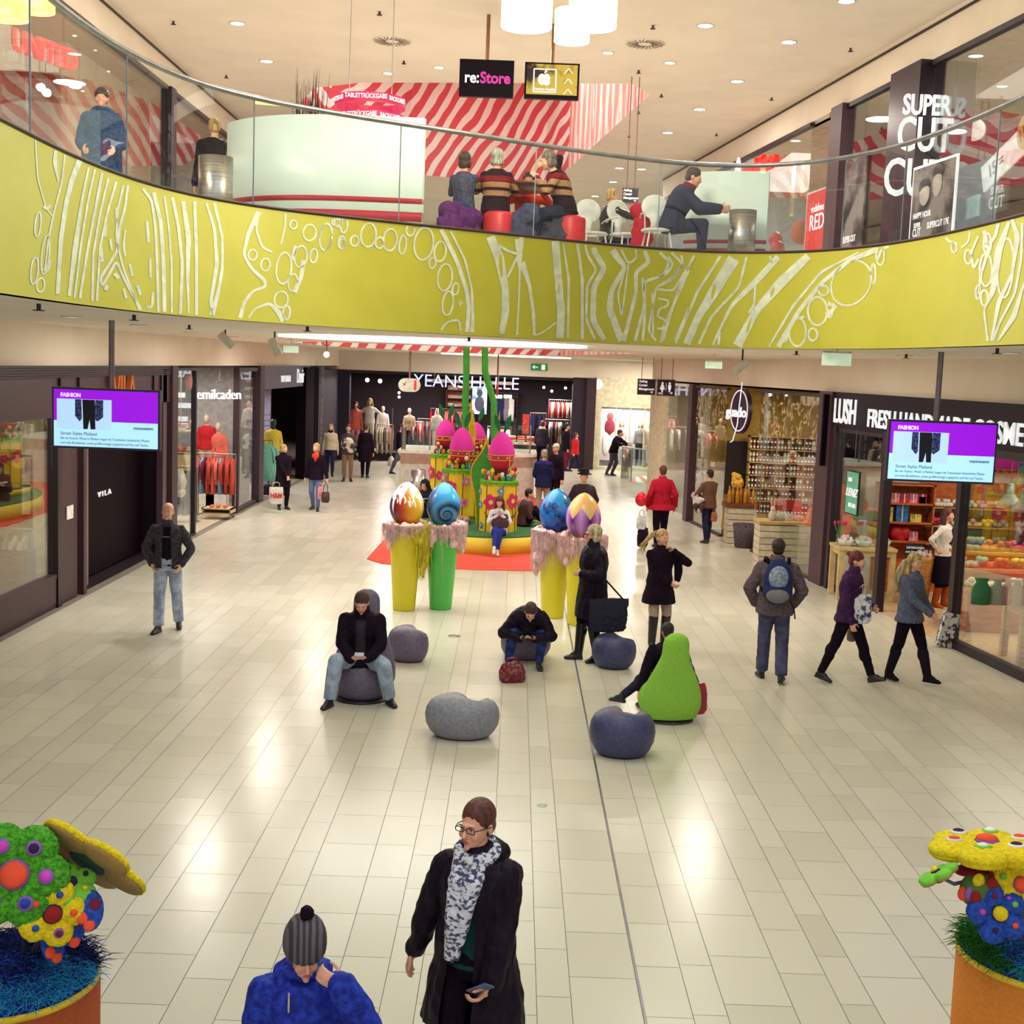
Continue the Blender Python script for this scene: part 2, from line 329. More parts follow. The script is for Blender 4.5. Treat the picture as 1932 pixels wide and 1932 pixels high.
 for pts, w in [
  ([(640, 615), (670, 570), (735, 560), (740, 620)], 12), ([(640, 90), (720, 250), (770, 400), (785, 500), (775, 625)], 22), ([(690, 100), (765, 250), (800, 400), (805, 550), (800, 625)], [12, 10, 22]),
  ([(890, 115), (940, 230), (975, 400), (975, 520), (955, 635)], [44, 52, 36, 40, 26]), ([(930, 165), (990, 205), (1050, 220)], 14), ([(985, 340), (1045, 215)], 12), ([(1030, 125), (1040, 200)], 18), ([(1060, 130), (1045, 240), (1050, 300), (1045, 450), (1035, 640)], [26, 30, 12, 10, 10]),
  ([(1060, 260), (1100, 380), (1120, 520), (1125, 640)], [36, 18, 18, 14]), ([(1125, 640), (1150, 640), (1240, 575)], 8), ([(1235, 150), (1250, 350), (1265, 520), (1258, 655)], 40), ([(1275, 160), (1305, 350), (1300, 655)], [8, 14, 10]), ([(1350, 165), (1375, 350), (1375, 660)], 16),
  ([(1390, 170), (1400, 220), (1450, 300), (1400, 380), (1395, 560), (1440, 660)], 13), ([(1430, 170), (1440, 210), (1492, 290), (1435, 390), (1430, 560), (1490, 665)], [26, 32, 26, 34, 26]), ([(1525, 185), (1560, 240), (1600, 285), (1530, 400), (1515, 500), (1580, 670)], [40, 30, 20, 34, 36]),
  ([(1600, 290), (1560, 430), (1580, 545), (1600, 400), (1615, 270)], 10), ([(1570, 180), (1615, 270), (1660, 240), (1650, 180)], 12), ([(1700, 200), (1725, 260), (1655, 310), (1655, 420), (1620, 560), (1590, 670)], [20, 24, 18, 20, 24]), ([(1690, 340), (1700, 480), (1650, 670)], 16),
  ([(1760, 190), (1830, 260), (1800, 330), (1700, 360), (1700, 560), (1690, 670)], 15), ([(1830, 200), (1900, 270), (1850, 350), (1760, 390), (1720, 620), (1760, 670)], 12), ([(1760, 400), (1850, 410), (1930, 280)], 12), ([(1932, 300), (1870, 440), (1800, 600), (1785, 680)], 14),
  ([(1770, 450), (1828, 458), (1822, 492), (1775, 500), (1765, 550), (1810, 555), (1800, 610), (1765, 605)], 11), ([(1740, 420), (1745, 640)], 10), ([(1930, 500), (1860, 670)], 14)]:
  ribbon(pts, w, B2)
 for r in [(40, 130, 32, 72), (135, 70, 18, 40), (190, 150, 22, 28), (125, 165, 15, 28), (262, 120, 40, 62), (375, 145, 35, 58), (440, 170, 18, 50), (550, 165, 50, 86), (635, 205, 30, 53), (595, 265, 18, 30), (660, 340, 38, 70), (715, 400, 16, 32), (675, 475, 28, 64), (740, 475, 8, 12), (320, 160, 22, 30), (95, 55, 26, 18), (480, 95, 22, 30)]:
  ring(*r, 10, B2, .12)
 for pts, w in [
  ([(30, 240), (60, 280), (20, 330), (-20, 350)], 14), ([(100, 230), (112, 270), (60, 350), (0, 380)], 13), ([(170, 230), (110, 350), (50, 520), (0, 690)], 14), ([(310, 235), (190, 420), (110, 600), (70, 700)], 15), ([(390, 235), (290, 400), (190, 560), (130, 705)], [66, 60, 40, 40]),
  ([(450, 240), (410, 400), (260, 560), (195, 705)], 14), ([(620, 240), (500, 370), (370, 500), (300, 640), (270, 710)], [34, 34, 20, 12, 12]), ([(500, 350), (490, 500), (460, 540)], 12), ([(575, 235), (585, 270)], 14), ([(780, 235), (640, 370), (500, 530), (400, 715)], [40, 56, 40, 50]), ([(305, 640), (300, 710)], 14),
  ([(1050, 215), (850, 320), (700, 500), (570, 720)], [8, 14, 14, 10]), ([(1150, 200), (1000, 260), (850, 380), (730, 530), (620, 720)], [30, 24, 22, 24, 26]), ([(1210, 185), (1170, 200), (1150, 260)], 14), ([(700, 575), (760, 560)], 12), ([(885, 490), (920, 500)], 20), ([(880, 560), (930, 500)], 20),
  ([(1500, 110), (1530, 160), (1575, 170)], 13), ([(1645, 90), (1640, 160), (1600, 190)], 10), ([(1690, 130), (1650, 220), (1665, 310), (1690, 250)], 13), ([(1720, 100), (1745, 200), (1705, 330), (1690, 440)], [20, 18, 12]), ([(1800, 50), (1780, 140), (1720, 190)], 18),
  ([(1860, 40), (1800, 200), (1780, 330), (1770, 420), (1720, 520), (1740, 690)], [14, 40, 36, 30, 12, 12]), ([(1870, 40), (1900, 130), (1870, 330), (1800, 480), (1760, 690)], [16, 30, 16, 24, 14]), ([(1925, 60), (1920, 250), (1885, 440), (1800, 600), (1770, 690)], 14), ([(1935, 380), (1880, 560), (1795, 690)], [12, 30, 10])]:
  ribbon(pts, w, C2)
 for r in [(1010, 380, 100, 128, 10, C2, .55), (862, 420, 27, 27, 12, C2), (830, 530, 52, 76, 12, C2), (722, 640, 46, 78, 12, C2), (805, 655, 24, 34, 12, C2), (893, 545, 17, 20, 10, C2), (1128, 330, 12, 55, 12, C2), (1165, 235, 22, 50, 10, C2), (1560, 190, 15, 28, 12, C2), (1635, 240, 18, 38, 12, C2), (1730, 310, 33, 88, 12, C2), (1738, 170, 20, 58, 12, C2), (1835, 300, 42, 160, 12, C2, .06), (1688, 430, 12, 38, 12, C2), (1722, 460, 18, 44, 12, C2), (655, 670, 12, 26, 10, C2)]:
  ring(*r)
 o = mb.build('fascia', [YEL, FWHT, CEILM]); struct(o); o.name = 'trim_2'; return o
fascia()
# slab between the floors with the far oval void
def curve_y(C, x):                                  # far edge of the near void at x (for polygonal strips)
 return 0
VOID2 = [(-3.3, 26.2), (2.0, 25.4), (2.45, 26.3), (2.2, 28.2), (1.2, 36.5), (.6, 38.6), (-.6, 39.4), (-3.4, 38.4), (-5.2, 34.5), (-5.1, 29), (-4.4, 26.9)]
def slab_mesh(outer_left, z, hole_near, hole_far, m, name, flip=False):
 from mathutils.geometry import delaunay_2d_cdt
 vs = []; edges = []
 def loop(pts):
  o = len(vs); vs.extend([Vector(p) for p in pts]); n = len(pts); edges.extend([(o + i, o + (i + 1) % n) for i in range(n)])
 outer = [(-16, -4)] + [(p[0], p[1]) for p in hole_near] + [(16, -4), (16, 62), (-16, 62)] if hole_near is not None else [(-16, 14), (16, 14), (16, 62), (-16, 62)]
 loop(outer); loop(hole_far)
 V, E, F, *_ = delaunay_2d_cdt(vs, edges, [], 0, 1e-5)
 def inside(p, poly):
  c = False; j = len(poly) - 1
  for i in range(len(poly)):
   if (poly[i][1] > p[1]) != (poly[j][1] > p[1]) and p[0] < (poly[j][0] - poly[i][0]) * (p[1] - poly[i][1]) / (poly[j][1] - poly[i][1]) + poly[i][0]: c = not c
   j = i
  return c
 fs = []
 for f in F:
  c = sum((V[i] for i in f), Vector((0, 0))) / len(f)
  if inside(c, outer) and not inside(c, hole_far): fs.append(tuple(f)[::-1] if flip else tuple(f))
 mb = MB(); mb.add([(p.x, p.y, z) for p in V], fs, 0); return struct(mb.build(name, m))
slab_mesh(None, ZB, BC, VOID2, CEILM, 'ceiling_lower', True).name = 'ceiling_1'
UFL = M('upper_floor_stone', (232, 224, 210), .5)
def off_curve(C, d):
 T = np.gradient(C, axis=0); n = np.c_[-T[:, 1], T[:, 0]]; n /= np.linalg.norm(n, axis=1)[:, None]; return C + n * d
slab_mesh(None, ZU, off_curve(TC, .16), VOID2, UFL, 'floor_upper').name = 'floor_2'
slab_mesh(None, 9.3, None, VOID2, CEILM, 'ceiling_upper', True).name = 'ceiling_2'
REDM = M('red_print', (226, 84, 96), .6, c2=(250, 246, 240), scale=1.0, kind='wave', stretch=(1.0, .5, .7), mrot=(0, -.75, 0), lo=.44, hi=.48)
PINKM = M('pink_print', (238, 158, 146), .6, c2=(246, 232, 224), scale=2.2, kind='wave', stretch=(1.6, 1.6, .25), lo=.40, hi=.5)
def drum(z0, z1, name, cap):
 mb = MB(); P = VOID2; n = len(P)
 for i in range(n):
  a, b = P[i], P[(i + 1) % n]; mi = 0 if (a[1] > 30 or b[1] > 34) and (a[0] < 1 or b[0] < 1) else 1
  if i in (1, 2, 3): mi = 1
  mb.quad((a[0], a[1], z0), (b[0], b[1], z0), (b[0], b[1], z1), (a[0], a[1], z1), mi=mi)
 if cap: mb.add([(p[0], p[1], z1) for p in P], [tuple(range(n))[::-1]], 0)
 return struct(mb.build(name, [REDM, PINKM]))
drum(ZB, ZU, 'trim_3', False)
drum(9.3, 12.5, 'trim_4', True)
# luminous ceiling panels over the hall
LUM = M('luminous_panel', (255, 252, 240), .5, emis=3.0)
mb = MB(); mb.lathe([(2.35, .0), (2.35, .035)], n=48, sy=.8); struct(mb.build('trim_5', LUM, loc=(-1.3, 19.6, 4.105)))
mb = MB(); mb.lathe([(2.2, .0), (2.2, .03)], n=40, sy=.6); struct(mb.build('trim_6', LUM, loc=(-.4, 43.3, 4.10)))
# bulkheads above the shopfronts
def wallbox(name, pts, z0, z1, t, m):               # vertical wall following plan points
 mb = MB()
 for a, b in zip(pts[:-1], pts[1:]):
  a = Vector(a); b = Vector(b); n = (b - a).normalized(); n = Vector((-n.y, n.x)) * t
  mb.prism([(a.x, a.y), (b.x, b.y), (b.x + n.x, b.y + n.y), (a.x + n.x, a.y + n.y)], z0, z1)
 return struct(mb.build(name, m))
LX = -6.72
wallbox('wall_left', [(LX, 5), (LX, 48.3)], 3.55, ZB, .25, PLASTER)
r0 = RP(6); r1 = RP(37)
wallbox('wall_right', [(r1.x, r1.y), (r0.x, r0.y)], 3.55, ZB, .25, PLASTER)
wallbox('wall_back', [(LX - 2, 48.3), (12, 48.3)], 3.42, ZB, .25, PLASTER)
wallbox('wall_left_2', [(LX, 5), (LX, 60)], 8.72, 9.3, .25, PLASTER)
wallbox('wall_right_2', [(r1.x, r1.y), (r0.x, r0.y)], 8.68, 9.3, .25, PLASTER)
wallbox('wall_back_2', [(-16, 58), (16, 58)], ZU, 9.3, .25, PLASTER)
# slim dark shadow joint above the upper shopfronts
struct(MB().b2((LX + .001, 5, 9.2), (LX + .03, 46, 9.235)).build('trim_7', DARK))
wallbox('trim_8', [(RP(37, -.03).x, RP(37, -.03).y), (RP(6, -.03).x, RP(6, -.03).y)], 9.18, 9.215, .028, DARK)
# outer shell behind the shops
struct(MB().b2((-13, 5, 0), (-13.2, 62, 9.3)).build('wall_left_3', PLASTER))
struct(MB().b2((14, 5, 0), (14.2, 62, 9.3)).build('wall_right_3', PLASTER))
struct(MB().b2((-13, 60, 0), (14, 60.2, 9.3)).build('wall_back_3', DARK))
# downlights (fixture ring and glowing lens; light comes from added cluster lamps)
RIM = M('downlight_rim', (225, 220, 210), .4); LENS = M('downlight_lens', (255, 250, 235), .4, emis=9)
_m = MB(); _m.lathe([(.115, 0), (.115, -.012), (.095, -.012), (.095, 0)], n=20)
dl_proto = None
def downlight(p, power, col, label, group, r=1.0):
 global dl_proto
 if dl_proto is None:
  dl_proto = thing('ceiling_downlight', label, 'ceiling light', p, 0, group)
  _m.build('rim', RIM, dl_proto); MB().lathe([(.092, -.008), (.092, -.004)], n=20).build('lens', LENS, dl_proto); o = dl_proto
 else: o = dup(dl_proto, p, 0, label, group)
 o.scale = (r, r, 1)
 if power: area_light('downlight_fill', (p.x, p.y, p.z - .03), .2, .2, power, col, 'DISK', 150)
 return o
WARM = (1, .93, .82)
DLL = [(135, 597), (262, 613), (360, 626), (437, 635), (545, 641), (1305, 683), (1370, 676), (1490, 678), (1706, 671), (1905, 665), (1200, 672), (1085, 670), (620, 648), (700, 672), (780, 672), (1150, 662)]
for (x, y), w in zip(DLL, rank([q[0] for q in DLL])):
 p = G(x, y, ZB); p.z = ZB
 downlight(p, 0, WARM, 'round recessed downlight in the lower hall ceiling, ' + w, 'downlights in the lower ceiling')
DLU = [(448, 44), (503, 115), (732, 138), (828, 127), (1147, 99), (1264, 118), (1331, 48), (1488, 79), (1391, 153), (1320, 206), (1260, 250), (1597, 2), (1211, 319), (1169, 317), (1157, 343), (1123, 370)]
for i, ((x, y), w) in enumerate(zip(DLU, rank([q[0] for q in DLU]))):
 p = G(x, y, 9.3); downlight(p, 0, WARM, 'round recessed downlight in the cream upper ceiling, ' + w, 'downlights in the upper ceiling', 1.25 if i > 5 or i < 2 else 1)
# added lamps standing in for those fixtures, extras brighten the back of both floors
for x, y in [(-4.6, 19), (-4.6, 24), (-4.6, 30), (-4, 40), (3.2, 20), (2.6, 26), (1.8, 33), (0, 44), (-1, 46), (4.4, 45), (4.6, 46.5)]:
 area_light('downlight_fill', (x, y, ZB - .03), .5, .5, 90, WARM, 'DISK')
for x, y in [(-4, 20), (-4, 27), (3, 21), (3, 27), (-1, 23), (-1, 43), (2, 38), (-4, 50), (3, 50)]:
 area_light('downlight_fill', (x, y, 9.24), .6, .6, 155, WARM, 'DISK')
area_light('opening_light', (-1, 31.5, 12.3), 3.5, 7, 420, (1, .95, .9))
# figure builder
def V(*a): return Vector(a)
SKIN = M('skin', (224, 168, 142), .55, c2=(214, 154, 130), scale=14); SKIN2 = M('skin_tan', (196, 138, 108), .55)
LIP = M('lips', (186, 96, 92), .5); EYEW = M('eye_white', (230, 226, 220), .3); EYEB = M('eye_iris', (48, 34, 30), .2)
HAIRC = {k: M('hair_' + k, c, .55, c2=tuple(int(v * .6) for v in c), scale=40, stretch=(1, 1, .15), bump=.5, bscale=120, lo=.35, hi=.65) for k, c in dict(brown=(74, 44, 36), darkbrown=(78, 46, 40), black=(44, 28, 32), blond=(216, 178, 112), paleblond=(226, 204, 160), grey=(198, 192, 180), auburn=(120, 34, 34), chestnut=(104, 48, 38), greybrown=(120, 104, 96)).items()}
def remesh(mb, voxel, smooth=4, folds=0, fscale=9, seed=0, cut=None, paint=None, xf=None):
 """one continuous surface from overlapping closed pieces"""
 me = bpy.data.meshes.new('tmp'); me.from_pydata(mb.v, [], mb.f); me.update()
 o = bpy.data.objects.new('tmp', me); COL.objects.link(o)
 r = o.modifiers.new('r', 'REMESH'); r.mode = 'VOXEL'; r.voxel_size = voxel; r.adaptivity = 0
 if smooth: s = o.modifiers.new('s', 'SMOOTH'); s.factor = .5; s.iterations = smooth
 dg = bpy.context.evaluated_depsgraph_get(); m2 = bpy.data.meshes.new_from_object(o.evaluated_get(dg)); bpy.data.objects.remove(o); bpy.data.meshes.remove(me)
 n = len(m2.vertices); co = np.empty(n * 3); m2.vertices.foreach_get('co', co); co = co.reshape(-1, 3)
 if folds:
  nr = np.empty(n * 3); m2.vertices.foreach_get('normal', nr); nr = nr.reshape(-1, 3); sd = seed * 3.7
  dsp = np.array([noise.noise((p[0] * fscale + sd, p[1] * fscale, p[2] * fscale * .55)) + .5 * noise.noise((p[0] * fscale * 2.3, p[1] * fscale * 2.3 + sd, p[2] * fscale * 1.6)) for p in co])
  dsp = 1 - np.abs(dsp) * 2.2
  co = co + nr * (dsp * folds)[:, None]; m2.vertices.foreach_set('co', co.ravel())
 m2.polygons.foreach_set('use_smooth', [True] * len(m2.polygons)); m2.update()
 if cut is not None or paint is not None:
  k = len(m2.polygons); ctr = np.empty(k * 3); m2.polygons.foreach_get('center', ctr); ctr = ctr.reshape(-1, 3)
  if paint is not None: m2.polygons.foreach_set('material_index', [int(paint(c)) for c in ctr])
  if cut is not None:
   import bmesh
   bm = bmesh.new(); bm.from_mesh(m2); bm.faces.ensure_lookup_table()
   bmesh.ops.delete(bm, geom=[bm.faces[i] for i in range(k) if cut(ctr[i])], context='FACES'); bm.to_mesh(m2); bm.free()
 return m2
def add_mesh(name, me, mats, parent):
 o = bpy.data.objects.new(name, me); me.name = name; ix = [p.material_index for p in me.polygons] if isinstance(mats, (list, tuple)) else None; me.materials.clear()
 for m in (mats if isinstance(mats, (list, tuple)) else [mats]): me.materials.append(m)
 if ix: me.polygons.foreach_set('material_index', ix)
 COL.objects.link(o)
 if parent is not None: o.parent = parent
 return o
def ik(a, c, l1, l2, pole):
 d = c - a; L = d.length
 if L > (l1 + l2) * .999: c = a + d.normalized() * (l1 + l2) * .999; d = c - a; L = d.length
 x = (l1 * l1 - l2 * l2 + L * L) / (2 * L); h = math.sqrt(max(l1 * l1 - x * x, 0)); dn = d.normalized()
 p = pole - dn * pole.dot(dn); p = p.normalized() if p.length > 1e-5 else V(0, -1, 0)
 return a + dn * x + p * h, c
def capsule(mb, a, b, ra, rb, n=10):
 d = (b - a); k = 3
 if d.length < 1e-5: return
 dn = d.normalized(); pts = []; rs = []
 for i in range(k, 0, -1): t = i / k * PI / 2; pts.append(a - dn * ra * math.sin(t)); rs.append(max(ra * math.cos(t), .001))
 for i in range(5): pts.append(a + d * i / 4); rs.append(ra + (rb - ra) * i / 4)
 for i in range(1, k + 1): t = i / k * PI / 2; pts.append(b + dn * rb * math.sin(t)); rs.append(max(rb * math.cos(t), .001))
 mb.tube(pts, rs, n)
def hand(mb, w, fdir, palm, side, curl=.5, s=1, thin=1):
 """palm + four separate fingers + thumb; fdir = direction of fingers, palm = palm normal"""
 f = fdir.normalized(); p = (palm - f * palm.dot(f)).normalized(); a = p.cross(f) * side   # a points to the thumb side
 R = Matrix((a, p, f)).transposed()
 mb.ell(w + f * .045 * s, (.040 * s, .016 * s, .052 * s), rot=R, nu=12, nv=8); capsule(mb, w - f * .02 * s, w + f * .03 * s, .027 * s, .026 * s, 8)
 for k, (off, L) in enumerate([(.029, .068), (.0095, .076), (-.0105, .071), (-.030, .056)]):
  q = w + (a * off + f * .082) * s; L *= s; c1 = curl * .7; pts = [q - f * .02 * s, q]
  d1 = (f * math.cos(c1) + p * math.sin(c1)); q1 = q + d1 * L * .45; c2 = curl * 1.5; d2 = (f * math.cos(c2) + p * math.sin(c2)); q2 = q1 + d2 * L * .32; c3 = curl * 2.1; d3 = f * math.cos(c3) + p * math.sin(c3); q3 = q2 + d3 * L * .25
  r = .0088 * s * thin; mb.tube([pts[0], q, q1, q2, q3, q3 + d3 * .005], [r, r, r * .95, r * .85, r * .75, r * .3], 7)
 t0 = w + (a * .026 + f * .018) * s; t1 = t0 + (a * .030 + f * .022 + p * .014 * (1 + curl)) * s; t2 = t1 + (a * .006 + f * .030 + p * .014 * curl) * s; t3 = t2 + (f * .02 + p * .012 * curl - a * .004) * s
 mb.tube([t0, t1, t2, t3], [.013 * s, .0105 * s, .0095 * s, .006 * s], 7)
def person(label, loc, face=0, h=1.75, pose='stand', pel=None, lean=0, side=0, twist=0, feet=None, hands=None, hyaw=0, hpitch=0, hroll=0,
   skin=None, top=None, bottom=None, shoes=(30, 24, 30), hair='brown', hstyle='short', build=1.0, curl=.5, vox=.013, group=None, name='person', extras=None, footdir=None, kneeout=.15, elbow=None, shoulders=1.0, cat='person'):
 """local frame: faces -Y, left hand on +X. face = turn about Z (radians)"""
 s = h / 1.75; skin = skin or SKIN
 root_mb = MB(); J = {}
 pel = V(*(pel or (0, 0, .93 if pose == 'stand' else .50)))
 up = V(math.sin(side), -math.sin(lean) * math.cos(side), math.cos(lean) * math.cos(side)).normalized()
 ax = V(math.cos(twist), math.sin(twist), 0); ax = (ax - up * ax.dot(up)).normalized(); fw = ax.cross(up) * 1; fw = fw if fw.y < 0 or abs(twist) > 1.5 else -fw
 mid = pel + (V(0, 0, 1) * .35 + up * .65).normalized() * .25; neck = mid + up * .29
 hipx = V(1, 0, 0)
 feet = feet or [(.10, 0, .08), (-.10, 0, .08)]; hands = hands or [(.26, -.02, .80), (-.26, -.02, .80)]
 for k, sg in ((0, 1), (1, -1)):
  hp = pel + hipx * .085 * sg; ank = V(*feet[k])
  kn, ank = ik(hp, ank, .43, .43, V(sg * kneeout, -1, .25 if pose == 'stand' else .5)); J['hip', k], J['kn', k], J['ank', k] = hp, kn, ank
  sh = neck - up * .088 + ax * .163 * sg * shoulders; wr = V(*hands[k])
  pole = V(*(elbow[k] if elbow else (sg * .5, .8, -.5)))
  el, wr = ik(sh, wr, .285, .255, pole); J['sh', k], J['el', k], J['wr', k] = sh, el, wr
 b = build
 def ring(c, a, bb, hw, hd, n=16, sq=.0):
  out = []
  for i in range(n):
   t = 2 * PI * i / n; ct, st = math.cos(t), math.sin(t)
   out.append(c + a * hw * math.copysign(abs(ct) ** (1 - sq), ct) + bb * hd * math.copysign(abs(st) ** (1 - sq), st))
  return out
 def spine(t):
  if t <= .45: return pel.lerp(mid, t / .45)
  return mid.lerp(neck, (t - .45) / .55)
 def torso(mb, add=0, hem=0, hemw=0, bust=0, tp=1.0, waist=.135, hipw=.165):
  prof = [(0, hipw, .115), (.12, hipw, .115), (.35, waist, .10), (.6, .158, .112 + bust), (.76, .165 * shoulders, .108), (.86, .150 * shoulders, .096), (.94, .105, .078), (1.0, .062, .058)]
  rings = []
  if hem:
   z = hem
   rings.append(ring(V(pel.x, pel.y, pel.z - z), hipx, V(0, 1, 0), (.17 + hemw) * b + add, (.13 + hemw * .8) * b + add, 20))
   rings.append(ring(V(pel.x, pel.y, pel.z - z * .5), hipx, V(0, 1, 0), (.172 + hemw * .6) * b + add, (.128 + hemw * .5) * b + add, 20))
  for t, w, d in prof:
   if t > tp: break
   k = min(1, t / .5); a = (hipx * (1 - k) + ax * k).normalized(); bb = (V(0, 1, 0) * (1 - k) - fw * k).normalized()
   rings.append(ring(spine(t), a, bb, w * b + add, d * b + add, 20))
  mb.loft(rings, 0, True, True)
 mb = root_mb; torso(mb)
 for k in (0, 1):
  capsule(mb, J['hip', k], J['kn', k], .082 * b, .052 * b); capsule(mb, J['kn', k], J['ank', k], .052 * b, .036); mb.ell(J['kn', k].lerp(J['ank', k], .28) + V(0, .012, 0), (.052, .052, .11))
  capsule(mb, J['sh', k], J['el', k], .048 * b, .036 * b); capsule(mb, J['el', k], J['wr', k], .036 * b, .024)
 hd_c = neck + up * .05 + fw * .012
 Rh = Matrix.Rotation(hroll, 3, V(0, -1, 0)) @ Matrix.Rotation(hyaw, 3, 'Z') @ Matrix.Rotation(hpitch, 3, 'X')
 base = Matrix((ax, -fw, ax.cross(-fw))).transposed() if hstyle != 'x' else Matrix.Identity(3)
 yawb = math.atan2(ax.y, ax.x); base = Matrix.Rotation(yawb, 3, 'Z')
 Rh = base @ Rh; hc = hd_c + Rh @ V(0, -.012, .10)
 H = lambda x, y, z: hc + Rh @ V(x, y, z)
 capsule(mb, neck - up * .03, hc - Rh @ V(0, -.01, .07), .054, .050)
 mb.ell(H(0, .012, .035), (.076, .094, .088), rot=Rh, nu=18, nv=12); mb.ell(H(0, -.022, -.01), (.064, .072, .088), rot=Rh, nu=16, nv=12); mb.ell(H(0, -.042, -.068), (.044, .046, .036), rot=Rh)
 for sg in (1, -1):
  mb.ell(H(.076 * sg, .012, -.012), (.009, .018, .030), rot=Rh, nu=8, nv=6); mb.ell(H(.036 * sg, -.072, -.032), (.022, .018, .024), rot=Rh, nu=8, nv=6)
 mb.tube([H(0, -.088, .012), H(0, -.102, -.012), H(0, -.114, -.030), H(0, -.098, -.036)], [.008, .011, .0135, .008], 8)
 mb.ell(H(0, -.086, .020), (.050, .014, .010), rot=Rh, nu=10, nv=6); mb.ell(H(0, -.088, -.060), (.022, .010, .008), rot=Rh, nu=8, nv=6); mb.ell(H(0, -.084, -.092), (.018, .016, .016), rot=Rh, nu=8, nv=6)
 for k, sg in ((0, 1), (1, -1)):
  cu = curl[k] if isinstance(curl, (tuple, list)) else curl
  fd = (J['wr', k] - J['el', k]).normalized(); pm = V(-sg, 0, 0)
  if extras and ('hand', k) in extras: fd2, pm = extras['hand', k]; fd = V(*fd2).normalized(); pm = V(*pm)
  if abs(pm.normalized().dot(fd)) > .93: pm = V(0, -.4, -1)
  if abs(pm.normalized().dot(fd)) > .93: pm = V(0, -1, 0)
  hand(mb, J['wr', k] + fd * .01, fd, pm, sg, cu, 1.0, max(1, vox / .0085))
 for k in (0, 1): mb.ell(J['ank', k] + V(0, -.005, -.035), (.025, .035, .03))
 S = Matrix.Scale(s, 4)
 def fin(mb, v=None, **kw):
  mb.v = [(x * s, y * s, z * s) for x, y, z in mb.v]; kw2 = dict(kw)
  return remesh(mb, (v or vox), **kw2)
 me = fin(mb, smooth=2 if vox < .009 else 1); root = add_mesh(name, me, skin, None); root.location = loc; root.rotation_euler = (0, 0, face)
 tag(root, label, cat, group)
 J['neck'] = neck; J['H'] = H; J['Rh'] = Rh; J['up'] = up; J['ax'] = ax; J['fw'] = fw; J['s'] = s; J['pel'] = pel; J['hc'] = hc; J['mid'] = mid
 if vox < .012 and name == 'person':
  def fp(nm, c, r, m, par=root): f = MB(); f.ell(c, r, 0, 10, 6, Rh); f.v = [(x * s, y * s, z * s) for x, y, z in f.v]; return f.build(nm, m, par)
  for sg in (1, -1):
   e = fp('eye', H(.030 * sg, -.0835, .004), (.0125, .008, .0062), EYEW); fp('iris', H(.030 * sg, -.0895, .004), (.0052, .003, .0052), EYEB, e); fp('eyebrow', H(.031 * sg, -.0945, .022), (.017, .005, .003), HAIRC.get(hair, HAIRC['brown']))
  fp('lips', H(0, -.0955, -.061), (.020, .0055, .0065), LIP)
 hm = HAIRC.get(hair, HAIRC['brown'])
 def inv(c): return Rh.transposed() @ (Vector(c) / s - hc)
 def hairline(c, lo=-.045, fr=.045):
  q = inv(c); return (q.y < -.018 and q.z < fr + max(0, abs(q.x) - .04) * -.5) or (q.y < .03 and q.z < lo + .03 and abs(q.x) > .02 and q.y < 0) or q.z < lo
 if hstyle in ('short', 'bob', 'long', 'bun', 'ponytail', 'bald', 'wild'):
  m = MB(); t = .004 if hstyle == 'bald' else .0
  m.ell(H(0, .018, .044), (.0815, .0965, .0925), rot=Rh, nu=24, nv=16); m.ell(H(0, .052, -.008), (.066, .056, .075), rot=Rh)
  if hstyle in ('long', 'wild', 'bob'): m.ell(H(0, .018, .042), (.088, .100, .094), rot=Rh, nu=20, nv=14)
  lo = -.06
  if hstyle == 'bob': [m.ell(H(.066 * sg, .012, -.04), (.026, .05, .062), rot=Rh) for sg in (1, -1)]; m.ell(H(0, .06, -.05), (.075, .042, .06), rot=Rh); lo = -.12
  if hstyle in ('long', 'wild'):
   L = .26 if hstyle == 'long' else .34; dn = V(0, 0, -1)
   for i in range(13):
    a = PI * (i / 12) - 0; q = H(.082 * math.cos(a), .02 + .070 * math.sin(a), .0)
    w = random.Random(i).uniform(-.02, .02); out = (q - hc); out.z = 0; out = out.normalized()
    m.tube([H(.07 * math.cos(a), .015 + .06 * math.sin(a), .06), q, q + dn * L * .4 + out * .012, q + dn * L * .8 + out * (.008 + (.06 if hstyle == 'wild' else 0)) + V(w, 0, 0), q + dn * L + out * (.0 + (.1 if hstyle == 'wild' else 0))], [.02, .026, .028, .022, .008], 7)
   lo = -.6
  if hstyle == 'bun': m.ell(H(0, .115, .075), (.035, .035, .032), rot=Rh)
  if hstyle == 'ponytail':
   m.tube([H(0, .10, .06), H(0, .145, .06), H(.03, .18, .0), H(.07, .20, -.08), H(.12, .24, -.16)], [.018, .028, .036, .032, .01], 8); lo = -.26
   lim = lambda c: (inv(c).y < .08 and inv(c).z < -.05)
  if hstyle == 'bald':
   cutf = lambda c: (lambda q: q.z > .07 or (q.y < .03 and q.z > .03) or q.y < -.01 or q.z < -.05 or (q.y < .012 and q.z < 0))(inv(c))
  elif hstyle == 'ponytail': cutf = lambda c: (lambda q: q.y < .012 and q.z < .0)(inv(c)) or lim(c)
  elif hstyle in ('long', 'wild', 'bob'): cutf = lambda c: (lambda q: (q.y < -.03 and q.z < .045 and abs(q.x) < .066) or (q.y < -.085 and q.z < .035))(inv(c))
  else: cutf = lambda c: (lambda q: q.z < lo or (q.y < .012 and q.z < .0))(inv(c))
  add_mesh('hair', fin(m, max(.0055, vox * .7), smooth=2, folds=.0006 if vox < .009 else .0025, fscale=30, cut=cutf), hm, root)
